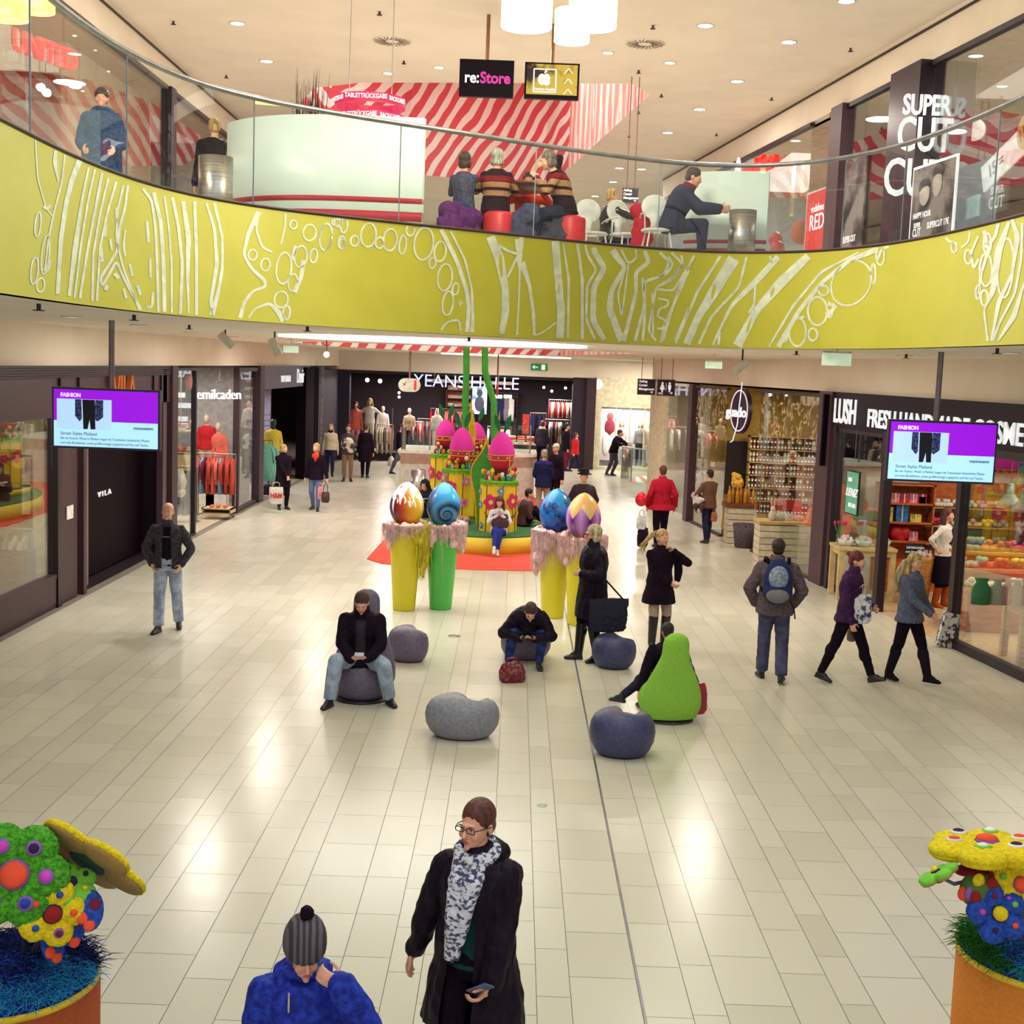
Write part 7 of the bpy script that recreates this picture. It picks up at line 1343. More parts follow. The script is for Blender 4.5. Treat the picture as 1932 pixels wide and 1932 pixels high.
def post(label, Y, side, z0, z1, w, m, t=.12, d=0):
 if side == 'L': o = MB().box((0, 0, (z0 + z1) / 2), (t, w, z1 - z0)).build('shopfront_post', m, loc=(LX - d, Y, 0))
 else: p = RP(Y, d); o = MB().box((0, 0, (z0 + z1) / 2), (t, w, z1 - z0)).build('shopfront_post', m, loc=(p.x, p.y, 0), rz=math.atan2(WD.y, WD.x) - PI / 2)
 return tag(o, label, 'post')
def front(label, side, Y0, Y1, z0, z1, m, sill=0, joints=(), fw=.06, gl=None, d=0):
 root = empty('shop_window', (LX - d, Y0, 0) if side == 'L' else RP(Y0, d), 0 if side == 'L' else math.atan2(WD.y, WD.x) - PI / 2); tag(root, label, 'shop window'); L = (Y1 - Y0) * (1 if side == 'L' else 1.0087)
 ys = [0] + [(j - Y0) for j in joints] + [L]
 for a, b in zip(ys[:-1], ys[1:]): MB().b2((-.006, a + .004, z0 + sill), (.006, b - .004, z1)).build('glass_pane', gl or GLS, root)
 for nm, z in (('bottom_rail', z0 + fw / 2), ('top_rail', z1 - fw / 2)):
  MB().b2((-.05, 0, z - fw / 2), (.05, L, z + fw / 2)).build(nm, m, root)
 if sill: MB().b2((-.06, 0, z0 + fw), (.06, L, z0 + sill)).build('sill_panel', m, root)
 return root
# left side, ground floor
struct(MB().quad((-13, 12, .002), (LX, 12, .002), (LX, 19.7, .002), (-13, 19.7, .002)).build('floor_3', FLG2)); struct(MB().quad((-13, 19.7, .003), (LX, 19.7, .003), (LX, 24.6, .003), (-13, 24.6, .003)).build('floor_4', M('floor_black', (26, 10, 24), .5))); struct(MB().quad((-13, 24.6, .002), (LX, 24.6, .002), (LX, 44, .002), (-13, 44, .002)).build('floor_5', M('shop_floor_sand', (212, 196, 172), .4)))
box_struct('trim_9', (LX - .02, 12, 2.86), (LX + .06, 24.9, 3.55), BROWN)
o = MB()
for i in range(5): o.b2((LX + .06, 12, 3.38 + i * .035), (LX + .09, 24.9, 3.395 + i * .035))
struct(o.build('trim_10', DARK))
for y in (18.6, 19.4, 23.4, 23.9): tag(MB().box((0, 0, 0), (.03, .10, .50)).build('wall_bracket', DARK, loc=(LX + .08, y, 3.12)), 'dark vertical slot on the brown shop fascia at the far left', 'bracket', 'dark slots on the brown fascia')
root = front('large brown-framed shop window at the far left edge of the photo', 'L', 12, 18.45, 0, 2.86, BROWN, .44)
MB().b2((-.05, 0, .44), (.07, 6.45, .50)).build('ledge', BROWN, root)
post('narrow brown pillar beside the far left shop window', 18.55, 'L', 0, 2.86, .16, DARK, .16); tag(MB().box((0, .45, 1.43), (.08, .80, 2.86)).build('brown_panel', BROWN, loc=(LX, 18.55, 0)), 'brown panel between the far left window and the black doorway', 'panel'); post('brown door jamb left of the black doorway', 19.62, 'L', 0, 2.86, .14, BROWN, .18)
box_struct('wall_left_4', (-13, 19.6, 0), (LX - .05, 19.72, 3.5), M('shop_wall_taupe', (176, 156, 130), .8)); box_struct('wall_left_5', (-13, 24.5, 0), (LX - .05, 24.62, 3.5), DARK); box_struct('wall_left_6', (-9.2, 19.7, 0), (-9.1, 24.5, 3.5), M('black_wall', (14, 2, 13), .7, spec=.08)); box_struct('wall_left_7', (-9.4, 12, 0), (-9.3, 19.6, 3.5), M('shop_wall_taupe', (176, 156, 130), .8))
box_struct('ceiling_3', (-13, 12, 3.5), (LX - .05, 48, 3.6), INT)
# black sliding door panel with the small lettering
dp = tag(MB().b2((-.03, 0, 0), (.03, 3.35, 2.75)).build('sliding_door', M('door_black', (13, 1, 12), .6, spec=.06), loc=(LX - .35, 20.75, .03)), 'black door panel with small white VILA lettering', 'door')
text('lettering', 'V I L A', .13, M('sign_white'), dp, sx=1.9, matrix=rot_m((0, 1, 0), (.04, AX(205, 945, LX).y - 20.75 + .75, 1.32)))
sg_ = empty('shop_sign', (LX + .1, 21.4, 3.15)); tag(sg_, 'large VILA sign letters in orange and black above the black doorway', 'sign'); text('lettering', 'VILA', .62, M('vila_orange', (212, 110, 40), .5), sg_, matrix=rot_m((0, 1, 0), (.02, 0, 0)), ext=.04, off=.005)
tag(MB().b2((-.03, 0, 0), (.03, .25, 2.6)).build('door_leaf', M('door_mauve', (120, 92, 104), .4), loc=(LX - .12, 20.05, .02)), 'narrow mauve glass edge beside the black doorway', 'door'); post('dark mauve pillar right of the black doorway', 24.2, 'L', 0, 3.5, .25, M('pillar_mauve', (74, 54, 68), .4)); post('dark brown pillar between the black doorway and the clothes shop', 24.75, 'L', 0, 3.55, .4, BROWN, .22)
tag(MB().box((0, 0, 0), (.01, .28, .20)).build('opening_hours', WHITE, loc=(LX + .05, 19.05, 1.35)), 'small white opening hours notice on the brown panel', 'notice')
# contents of the far left window
TW = M('wood_brown', (120, 66, 36), .6, c2=(98, 50, 26), scale=6, stretch=(1, 1, 6))
def cabinet(label, x0, y0, x1, y1, Y, dep, mat, shelves=2, name='shelf_unit', back=True):
 a = AY(x0, y0, Y); b = AY(x1, y1, Y); w = b.x - a.x; z0 = max(b.z, .0); h = a.z - z0; root = empty(name, ((a.x + b.x) / 2, Y, z0)); tag(root, label, 'shelf'); t = .03
 for sg in (-1, 1): MB().box((sg * (w / 2 - t / 2), dep / 2, h / 2), (t, dep, h)).build('side_panel', mat, root)
 for i in range(shelves + 2): MB().box((0, dep / 2, i * (h - t) / (shelves + 1) + t / 2), (w, dep, t)).build('shelf', mat, root)
 if z0 > .3: MB().box((0, dep / 2, -z0 / 2 + .004), (w, dep, z0 - .01)).build('base_block', mat, root)
 if back: MB().box((0, dep - .01, h / 2), (w, .02, h)).build('back_panel', mat, root)
 return root, w, h, z0
cabinet('brown wooden display unit inside the far left window', -40, 855, 62, 975, 19.2, .3, TW, 1)
q = AY(40, 878, 19.15); tag(MB().ell((0, 0, .09), (.13, .06, .09)).build('handbag', cloth('camel_bag', (230, 190, 110)), loc=(q.x, 19.1, AY(40, 886, 19.1).z)), 'yellow-tan bag on the wooden unit in the far left window', 'bag')
q = AY(22, 832, 19.3); p_ = tag(MB().box((0, 0, 0), (.36, .03, .26)).build('picture', M('picture_sepia', (216, 204, 180), .6, c2=(90, 76, 70), scale=5, lo=.42, hi=.5), loc=(q.x, 19.35, q.z)), 'framed sepia picture inside the far left window', 'picture')
R = random.Random(1)
rack('clothes rail with folded trousers behind the far left window', (-8.3, 19.2, 0), (-7.3, 19.2, 0), 1.05, ['shirt'], ['tan', 'navy', 'white', 'cream'], 'on the low rail behind the far left window', 'garments on the low rail in the far left window', .14, 3)
tag(MB().box((0, 0, .375), (.7, .4, .75)).build('display_block', TW, loc=(-7.6, 19.0, .004)), 'wooden display block behind the far left window', 'display block')
manne('mannequin torso with orange trousers at the far left window', Vector((-8.05, 18.4, .02)), .3, 1.7, 'cream', 'tan')
tag(MB().box((0, 0, 1.45), (.34, .3, 2.9)).build('interior_column', INTW, loc=(-7.28, 19.35, 0)), 'cream column inside the far left window', 'column')
area_light('shop_lamp', (-8, 16.5, 3.4), 2, 3, 60, (1, .85, .62))
# clothes shop "emilcaden"
box_struct('wall_left_8', (-12, 32.6, 0), (LX - .08, 32.72, 3.5), M('shop_wall_grey', (176, 170, 168), .8)); box_struct('wall_left_9', (-10.9, 24.7, 0), (-10.8, 32.6, 3.5), INTW)
area_light('shop_lamp', (-8.2, 28.5, 3.4), 2.4, 6, 190, (1, .95, .88))
post('thin dark glass-door post left of the red jackets', 26.62, 'L', 0, 3.5, .10, DARK, .10); post('bronze post right of the hanging shirts', 30.7, 'L', 0, 3.5, .16, BROWN, .14); post('wide brown post beside the grey shop sign', 33.3, 'L', 0, 3.55, .55, BROWN, .20)
front('glass door leaf of the clothes shop on the left', 'L', 24.95, 26.58, 0, 3.5, DARK, 0, fw=.05); front('tall shop window with dark frame right of the hanging shirts', 'L', 30.78, 33.0, 0, 3.5, DARK, 0, fw=.09)
tag(MB().cyl((0, 0, 0), (.02, 0, 0), .16, n=24).build('round_sticker', M('sticker_pink', (190, 120, 120), .5), loc=(LX + .01, 26.2, 3.22)), 'round pink sticker on the glass door of the clothes shop', 'sticker')
sg_ = empty('shop_sign', (LX - .25, AX(418, 745, LX - .2).y, 2.86)); tag(sg_, 'white illuminated letters of the clothes shop sign on the left', 'sign'); text('lettering', 'emilcaden', .34, M('sign_glow', (236, 240, 244), .5, emis=.7), sg_, matrix=rot_m((.7, 1, 0), (0, 0, 0)), ext=.02, off=-.002, sx=1.0); MB().box((0, 0, .3), (.02, .6, .03)).cyl((0, 0, .1), (0, 0, 3.5 - sg_.location.z), .01, n=5).build('hanging_rod', STEEL, sg_)
p = AY(395, 960, 30); yy = 30.0
rack('round rail of coral and blue plaid shirts in the clothes shop', (AY(375, 850, yy).x, yy, .0), (AY(445, 850, yy).x, yy, .0), AY(410, 856, yy).z, ['shirt', 'dress'], ['plaid', 'coral', 'sky', 'plaid', 'wine', 'white'], 'on the front rail of the clothes shop', 'plaid shirts on the front rail', .07, 8)
rack('rail of dark jackets at the left of the clothes shop', (AY(322, 880, 28.6).x, 28.6, 0), (AY(372, 880, 28.6).x, 28.6, 0), AY(345, 880, 28.6).z, ['coat', 'shirt'], ['navy', 'black', 'grey', 'green', 'white'], 'on the left rail of the clothes shop', 'dark jackets on the left rail', .08, 6)
root, w, h, z0 = cabinet('low pale wooden display plinth with shoes in the clothes shop', 380, 958, 436, 972, 29.2, .5, M('pale_wood', (214, 184, 130), .6), 0);
for i, x in enumerate((400, 412, 425)): q = AY(x, 957, 29.4); tag(MB().ell((0, 0, .03), (.05, .12, .035)).build('shoe', CM['coral'], loc=(q.x, 29.4, q.z)), 'coral shoe on the pale plinth of the clothes shop', 'shoe', 'coral shoes on the plinth')
for lb, x, y, c in (('red puffer jacket displayed on a bust in the clothes shop', 388, 825, 'red'), ('coral jacket on the second bust of the clothes shop', 410, 840, 'coral')):
 q = AY(x, y, 31.8); h_ = 1.75; manne(lb, Vector((q.x, 31.9, q.z - 1.22)), 0, 1.8, c, 'tan', hem=.05)
root, w, h, z0 = cabinet('wall shelf under the red jackets in the clothes shop', 318, 852, 400, 862, 32.2, .3, M('pale_wood'), 0)
for i in range(5): q = AY(326 + i * 17, 851, 32.3); fold_stack((q.x, 32.35, q.z), 2, ['white', 'coral', 'grey'], 'on the wall shelf of the clothes shop', 'folded garments in the clothes shop', R, .7)
for i, (x, y) in enumerate(((330, 745), (345, 765), (335, 790))): q = AY(x, y, 30.5); tag(MB().box((0, 0, 0), (.5, .03, .12)).build('ceiling_rail_light', M('rail_light', (210, 214, 220), .4, emis=.8), loc=q), 'pale light bar inside the clothes shop, %s one' % ('upper', 'middle', 'lower')[i], 'light')
q = AY(338, 925, 27.5); mb = MB(); mb.tube([(0, 0, .45), (.05, 0, .2), (-.02, 0, 0)], [.06, .09, .11], 10); mb.ell((0, 0, -.05), .12); mb.tube([(0, 0, .48), (0, 0, 3.5 - q.z)], .008, 5); tag(mb.build('hanging_toy', CM['cream'], loc=(q.x, 27.6, q.z)), 'cream plush tail-like toy hanging by the dark jackets', 'toy')
# grey shop and dark facade
DG = M('facade_grey', (96, 92, 122), .5); DNV = M('facade_navy', (28, 18, 52), .5)
box_struct('trim_11', (LX - .03, 33.6, 2.92), (LX + .05, 41.2, 3.55), DG); sg_ = empty('shop_sign', (LX + .07, 37.8, 3.22)); tag(sg_, 'pale lettering of the menswear shop on its grey fascia', 'sign'); text('lettering', 'TOM TAILOR', .26, M('sign_glow'), sg_, matrix=rot_m((0, 1, 0), (0, -1.0, -.05))); text('lettering', 'Denim', .62, M('sign_glow'), sg_, matrix=rot_m((0, 1, 0), (0, 1.6, 0)), sx=.9)
box_struct('wall_left_10', (-11, 38.0, 0), (LX - .6, 38.12, 3.0), M('panel_lilac', (150, 140, 160), .7)); box_struct('wall_left_11', (-11.1, 33, 0), (-11.0, 41, 3.5), INT)
for i in range(12):
 if i == 0: dgr = MB()
 dgr.b2((-7.9, 37.98, .3 + i * .16), (-7.3, 37.99, .315 + i * .16))
struct(dgr.build('trim_12', DG)); area_light('shop_lamp', (-7.8, 36, 2.85), 1.2, 2, 90, (.95, .92, 1))
manne('dark mannequin with yellow scarf and green trousers at the menswear shop', Vector((AY(515, 850, 35.2).x, 35.2, .25)), .3, 1.85, 'yellow', 'green', skin=M('mannequin_black', (40, 26, 36), .4)); tag(MB().b2((-.4, -.3, 0), (.4, .3, .25)).build('mannequin_plinth', INT, loc=(AY(515, 850, 35.2).x, 35.2, 0)), 'dark plinth under the mannequin with the yellow scarf', 'plinth')
x = AY(507, 855, 34.4).x; rack('short rail with mint jackets at the menswear shop', (x - .12, 34.3, 0), (x + .12, 34.3, 0), 1.55, ['coat'], ['mint', 'navy'], 'on the short rail of the menswear shop', 'jackets on the short menswear rail', .10, 2, frontal=True)
post('black pillar right of the menswear doorway', 40.7, 'L', 0, 3.5, 1.6, M('black_wall'), .3); pl_ = post('tall dark glossy sign pillar left of the jeans shop', 43.0, 'L', 0, 3.5, 1.2, DARK, .32)
text('lettering', 'C\nO\nN\nV\nE\nR\nS\nE', .34, M('sign_grey', (150, 146, 170), .5), pl_, matrix=rot_m((0, 1, 0), (.17, 0, 2.2)), off=.005)
box_struct('wall_left_12', (LX - .2, 43.8, 0), (LX, 48.3, 3.42), DNV)
# jeans shop at the back
box_struct('wall_back_4', (-8, 54.5, 0), (3.2, 54.6, 3.5), INT); box_struct('wall_back_5', (LX - .1, 48.3, 0), (AY(658, 800, 48.3).x, 48.7, 3.42), DNV); box_struct('wall_back_6', (AY(1078, 800, 48.3).x, 48.3, 0), (AY(1104, 800, 48.3).x, 48.8, 3.45), M('facade_plum', (40, 20, 46), .5)); box_struct('wall_back_7', (AY(1104, 800, 48.2).x, 48.1, 0), (AY(1122, 800, 48.2).x, 48.6, 3.45), BROWN); box_struct('ceiling_4', (-8, 48.4, 3.3), (3.2, 54.6, 3.45), INT); struct(MB().quad((-8, 48.35, .003), (3.2, 48.35, .003), (3.2, 54.5, .003), (-8, 54.5, .003)).build('floor_6', FLD)); box_struct('wall_back_8', (3.1, 48.6, 0), (3.2, 54.6, 3.5), INT)
for x in (-4.5, -1.5, 1.2): area_light('shop_lamp', (x, 50.6, 3.2), 1.6, 2, 260, (1, .86, .8))
sg_ = empty('shop_sign', (AY(880, 722, 48).x, 48.0, AY(880, 722, 48).z)); tag(sg_, 'white illuminated YEANS HALLE letters on a pale bar at the back of the hall', 'sign')
text('lettering', 'YEANS HALLE', .66, M('sign_glow_blue', (206, 214, 255), .5, emis=1.1), sg_, (0, 0, 0), (PI / 2, 0, 0), .02, -.004, .98); wb = AY(968, 722, 48).x - AY(800, 722, 48).x; MB().box((.1, .06, .03), (wb, .03, .12)).build('carrier_bar', M('bar_pale', (190, 180, 180), .5), sg_)
for i, x in enumerate((-.36, .0, .36)): MB().cyl((x * wb, .06, 0), (x * wb, .06, 3.42 - sg_.location.z), .012, n=6).build('hanging_rod', STEEL, sg_)
for i, (x, y) in enumerate(((657, 716), (693, 717), (717, 719), (753, 741), (753, 749), (1026, 731), (1067, 732), (1041, 738))): spot('small bright spotlight inside the jeans shop', AY(x, y, 49.2), 'spotlights inside the jeans shop', .05 + .03 * (i in (1, 2)))
MY = 49.3
manne('mannequin in coral dress with orange hair at the left of the jeans shop', Vector((AY(670, 800, MY).x, MY, .35)), .2, 1.85, 'coral', 'pink', 'auburn', hem=.2, flare=.03)
manne('mannequin in white top and pale trousers at the left of the jeans shop', Vector((AY(697, 800, MY).x, MY, .40)), -.1, 1.95, 'white', 'cream', 'blond', hands=[(.4, -.1, 1.2), (-.4, -.05, 1.3)])
manne('mannequin in white patterned top behind the clothes rail of the jeans shop', Vector((AY(722, 800, MY + .6).x, MY + .6, .3)), .1, 1.75, 'white', 'grey', 'none'); manne('mannequin in striped shirt in the middle left of the jeans shop', Vector((AY(772, 800, MY + 1).x, MY + 1, .2)), 0, 1.8, 'tan', 'black'); manne('mannequin in white jacket behind the glass parapet', Vector((AY(824, 810, MY + .3).x, MY + .3, .35)), 0, 1.7, 'white', 'cream')
tag(MB().b2((-1.3, -.4, 0), (1.3, .6, .30)).build('window_plinth', INT, loc=(AY(690, 880, MY).x, MY, 0)), 'dark plinth carrying the mannequins at the left of the jeans shop', 'plinth')
JR = [(712, 742, 49.0, 1.35, ['coat', 'shirt'], ['grey', 'pink', 'cream', 'tan'], 'pale coats on the left rail of the jeans shop'), (775, 800, 50.4, 1.45, ['shirt'], ['wine', 'red', 'white', 'black'], 'shirts on the second rail of the jeans shop'), (788, 845, 52.2, 1.5, ['shirt', 'dress'], ['white', 'grey', 'red', 'pink', 'black'], 'mixed tops on the middle rail of the jeans shop'), (812, 872, 53.4, 1.9, ['shirt'], ['pink', 'red', 'white', 'wine', 'coral'], 'bright tops on the back rail of the jeans shop'), (920, 965, 52.0, 1.3, ['shirt', 'coat'], ['white', 'red', 'tan', 'navy', 'black'], 'mixed tops right of the stems in the jeans shop'), (1028, 1076, 50.2, 1.75, ['coat', 'dress', 'shirt'], ['wine', 'tan', 'white', 'black', 'red', 'grey'], 'long garments on the right rail of the jeans shop'), (1034, 1078, 51.4, 2.5, ['shirt'], ['white', 'red', 'cream', 'tan'], 'pale tops high on the right wall of the jeans shop'), (1000, 1030, 52.5, 1.9, ['trousers'], ['navy', 'black'], 'dark trousers in the jeans shop')]
for i, (x0, x1, Y, z, kd, cl, nm) in enumerate(JR):
 a = AY(x0, 800, Y).x; b = AY(x1, 800, Y).x; rack('clothes rail with ' + nm, (a, Y, .004), (b, Y, .004), z, kd, cl, 'among the ' + nm.replace(' of the jeans shop', '').replace(' in the jeans shop', ''), nm, .085, i + 10)
root, w, h, z0 = cabinet('tall shelves of folded tops at the back of the jeans shop, left part', 842, 735, 890, 800, 54.0, .4, TW, 3, back=True)
for i in range(5):
 for k in range(5): fold_stack((root.location.x - w / 2 + .2 + k * (w - .4) / 4, 54.15, z0 + .03 + i * (h - .03) / 4), 2 if i < 4 else 3, ['white', 'coral', 'pink', 'mint', 'cream', 'orange'], 'on the back shelves of the jeans shop', 'folded tops on the back shelves', R, .85)
root, w, h, z0 = cabinet('back shelves with jeans hanging right of the stems in the jeans shop', 932, 740, 975, 790, 54.0, .4, DARK, 1)
for k in range(4): q = AY(938 + k * 9, 752, 53.8); hanging('trousers', Vector((q.x, 53.75, q.z)), 0, ['navy', 'navy', 'grey', 'white'][k], 'pair of %s trousers hanging on the back wall right of the stems' % ['navy', 'navy', 'grey', 'white'][k], 'trousers on the back wall of the jeans shop')
for lb, x, y in (('left', 940, 748), ('right', 958, 748)): q = AY(x, y, 53.9); tag(MB().box((0, 0, 0), (.34, .04, .15)).build('lit_panel', M('lit_cream', (255, 236, 200), .5, emis=1.5), loc=(q.x, 53.7, q.z)), 'small lit cream panel above the hanging jeans, %s one' % lb, 'light')
q = AY(905, 755, 53.6); ps = tag(MB().box((0, 0, 0), (.62, .05, 1.15)).build('fashion_poster', M('poster_sky', (176, 214, 240), .4, c2=(90, 130, 180), scale=3, emis=.6, lo=.40, hi=.48), loc=(q.x, 53.4, q.z)), 'bright pale blue fashion poster behind the green stems', 'poster'); mb = MB(); mb.ell((0, -.03, .3), (.12, .012, .15)).ell((0, -.03, -.15), (.2, .012, .32)); mb.build('pictured_figure', M('poster_dark', (60, 60, 90), .5), ps); MB().cyl((0, 0, .57), (0, 0, 3.3 - q.z), .01, n=5).build('hanging_rod', STEEL, ps)
tbl = AY(975, 835, 49.6); root = empty('display_table', (tbl.x, 49.8, 0)); tag(root, 'display table stacked with folded tops in front of the jeans shop', 'table'); MB().box((0, 0, .78), (1.5, .8, .05)).build('table_top', INTW, root)
for sx in (-.65, .65): MB().box((sx, 0, .38), (.06, .7, .76)).build('table_leg', DARK, root)
for i in range(4):
 for j in range(2): fold_stack((tbl.x - .55 + i * .36, 49.6 + j * .36, .81), 3 + j, ['white', 'red', 'white', 'coral'], 'on the display table of the jeans shop', 'folded tops on the display table', R, .85)
q = AY(992, 800, 49.5); tag(MB().box((0, 0, 0), (.26, .05, .75)).build('sale_banner', M('banner_red', (226, 60, 60), .5, c2=(240, 150, 140), scale=10, lo=.35, hi=.42), loc=(q.x, 49.4, q.z)), 'narrow red banner above the display table of the jeans shop', 'banner')
# parapet with glass around the opening in front of the jeans shop
ct = empty('glass_parapet', (0, 0, 0)); X0, X1 = AY(753, 900, 36).x, AY(1008, 900, 36).x; zc = AY(850, 850, 36).z; ct.location = ((X0 + X1) / 2, 36, 0); tag(ct, 'pale stone parapet with glass panes and rounded end in front of the jeans shop', 'parapet'); Wc = X1 - X0
PW = M('parapet_stone', (206, 200, 190), .5); mb = MB()
def rr_poly(w, d, r): return [(-w / 2, 0), (w / 2 - r, 0)] + [(w / 2 - r + r * math.sin(t), r - r * math.cos(t)) for t in [PI / 2 * i / 8 for i in range(1, 9)]] + [(w / 2, d), (-w / 2, d)]
mb.prism(rr_poly(Wc, 2.2, .5), 0, zc - .42); mb.build('parapet_wall', PW, ct); mb = MB(); mb.prism(rr_poly(Wc * .99, 2.15, .5), zc - .42, zc - .12); mb.build('brown_band', M('parapet_band', (170, 140, 124), .4), ct); mb = MB(); mb.prism(rr_poly(Wc + .12, 2.3, .55), zc - .12, zc - .03); mb.build('coping', WHITE, ct)
for a, b in ((768, 812), (812, 850), (850, 896), (965, 1002)):
 xa = AY(a, 800, 36.2).x - ct.location.x; xb = AY(b, 800, 36.2).x - ct.location.x; mb = MB(); mb.b2((xa + .02, .25, zc - .03), (xb - .02, .262, zc + .78)); mb.build('glass_pane', GLB, ct); mb = MB(); mb.b2((xb - .02, .24, zc - .03), (xb + .02, .27, zc + .78)); mb.build('pane_post', STEEL, ct)
MB().cyl((AY(762, 800, 36.1).x - ct.location.x, .2, zc - .03), (AY(762, 800, 36.1).x - ct.location.x, .2, zc + .62), .07, n=16).build('round_post', STEEL, ct)
bp_ = G(787, 965); bp_ = Vector((AY(790, 900, 33).x, 33, 0)); bin_('brushed steel litter bin behind the drip-painted egg', bp_, .20, AY(790, 886, 33).z)
q = AY(738, 800, 46.5); root = empty('banner_stand', (AY(738, 870, 46.5).x, 46.5, 0)); tag(root, 'thin steel pole with white foot in front of the jeans shop', 'pole'); MB().cyl((0, 0, 0), (0, 0, 2.1), .02, n=8).build('pole_tube', STEEL, root); MB().lathe([(.14, 0), (.10, .25), (.03, .35)], n=14).build('pole_foot', WHITE, root)
# white shop right of the jeans shop
WY = 48.2; CW = M('cream_facade', (232, 222, 190), .7)
xa = AY(1122, 800, WY).x; xb = AY(1262, 800, WY).x; wl, wr = AY(1134, 800, WY).x, AY(1243, 800, WY).x; wt, wbm = AY(1190, 770, WY).z, AY(1190, 882, WY).z
box_struct('wall_back_9', (xa, WY, wt), (xb + 2, WY + .2, 3.5), CW); box_struct('wall_back_10', (xa, WY, 0), (xb + 2, WY + .2, wbm), CW); box_struct('wall_back_11', (xa, WY, wbm), (wl, WY + .2, wt), CW); box_struct('wall_back_12', (wr, WY, wbm), (xb + 2, WY + .2, wt), CW); box_struct('wall_back_13', (xa, WY + 1.3, 0), (xb + 2, WY + 1.4, 3.5), M('backdrop_grey', (150, 150, 166), .8))
area_light('shop_lamp', ((wl + wr) / 2, WY + .7, wt - .05), 1.8, .5, 150, (1, .95, .85)); w1 = empty('shop_window', ((wl + wr) / 2, WY, wbm)); tag(w1, 'wide display window of the cream shop at the back right', 'shop window')
for i in range(4): x = wl + (wr - wl) * (i + .5) / 4 - (wl + wr) / 2; MB().box((x, .02, (wt - wbm) / 2), ((wr - wl) / 4 - .03, .012, wt - wbm)).build('glass_pane', GLS, w1)
for i in (1, 2, 3): x = wl + (wr - wl) * i / 4 - (wl + wr) / 2; MB().box((x, .02, (wt - wbm) / 2), (.04, .04, wt - wbm)).build('mullion', CW, w1)
for lb, x, ct_, cb, hr in (('mannequin with long pale hair and white jacket in the cream shop window, leftmost', 1171, 'white', 'white', 'blond'), ('mannequin with long pale hair and grey jacket in the cream shop window, middle', 1207, 'grey', 'black', 'blond'), ('mannequin with long pale hair, tan top and white skirt, rightmost in the cream window', 1227, 'tan', 'white', 'blond')):
 manne(lb, Vector((AY(x, 840, WY + .7).x, WY + .7, wbm + .02)), 0, 1.72, ct_, cb, hr, hem=.3 if cb == 'white' else .05)
q = AY(1150, 820, WY + 1.2); ps = tag(MB().box((0, 0, 0), (.85, .03, 2.0)).build('fashion_poster', M('poster_lilac', (196, 180, 190), .5, c2=(222, 190, 176), scale=2), loc=(q.x, WY + 1.25, q.z)), 'fashion poster of a figure in white trousers in the cream shop window', 'poster'); mb = MB(); mb.ell((0, -.03, .70), (.13, .02, .16)); mb.build('pictured_head', HAIRC['auburn'], ps); mb = MB(); mb.ell((0, -.03, .30), (.20, .02, .32)); mb.build('pictured_top', CM['wine'], ps); mb = MB(); mb.ell((-.12, -.03, -.35), (.14, .02, .45)).ell((.12, -.03, -.35), (.14, .02, .45)); mb.build('pictured_trousers', CM['white'], ps)
q = AY(1127, 725, WY); tag(MB().cyl((0, 0, 0), (0, -.06, 0), .20, n=24).build('round_sign', M('sign_glow'), loc=(q.x, WY, q.z)), 'round white projecting sign beside the cream shop', 'sign')
# railing and glass lift shaft corner in front of it
rl = empty('glass_railing', G(1180, 905)); tag(rl, 'low glass railing with steel posts in front of the cream shop', 'railing'); g0 = rl.location.copy(); P = [G(1172, 903), G(1190, 908), G(1238, 915)]
for a, b in zip(P[:-1], P[1:]):
 a2, b2 = a - g0, b - g0; mb = MB(); n_ = (b2 - a2).normalized(); n_ = Vector((-n_.y, n_.x, 0)) * .006; mb.prism([(a2.x - n_.x, a2.y - n_.y), (b2.x - n_.x, b2.y - n_.y), (b2.x + n_.x, b2.y + n_.y), (a2.x + n_.x, a2.y + n_.y)], .02, 1.12); mb.build('glass_pane', GLB, rl); MB().cyl(a2 + Vector((0, 0, 1.14)), b2 + Vector((0, 0, 1.14)), .025, n=8).build('handrail', STEEL, rl); MB().cyl(a2, a2 + Vector((0, 0, 1.14)), .02, n=8).build('railing_post', STEEL, rl)
p1, p2, p3, p4 = G(1186, 908), G(1240, 914), G(1240, 900), G(1205, 898); o = MB(); o.prism([(q.x, q.y) for q in (p1, p2, p3, p4)], .001, .006); tag(o.build('floor_print', REDM), 'red and white printed floor patch by the glass railing', 'floor print')
bp_ = G(1160, 900); tag(MB().lathe([(.16, 0), (.16, 1.0)], n=20).build('steel_cylinder', STEEL, loc=G(1181, 903) + Vector((0, .25, 0))), 'steel cylinder post beside the leaning man', 'post')
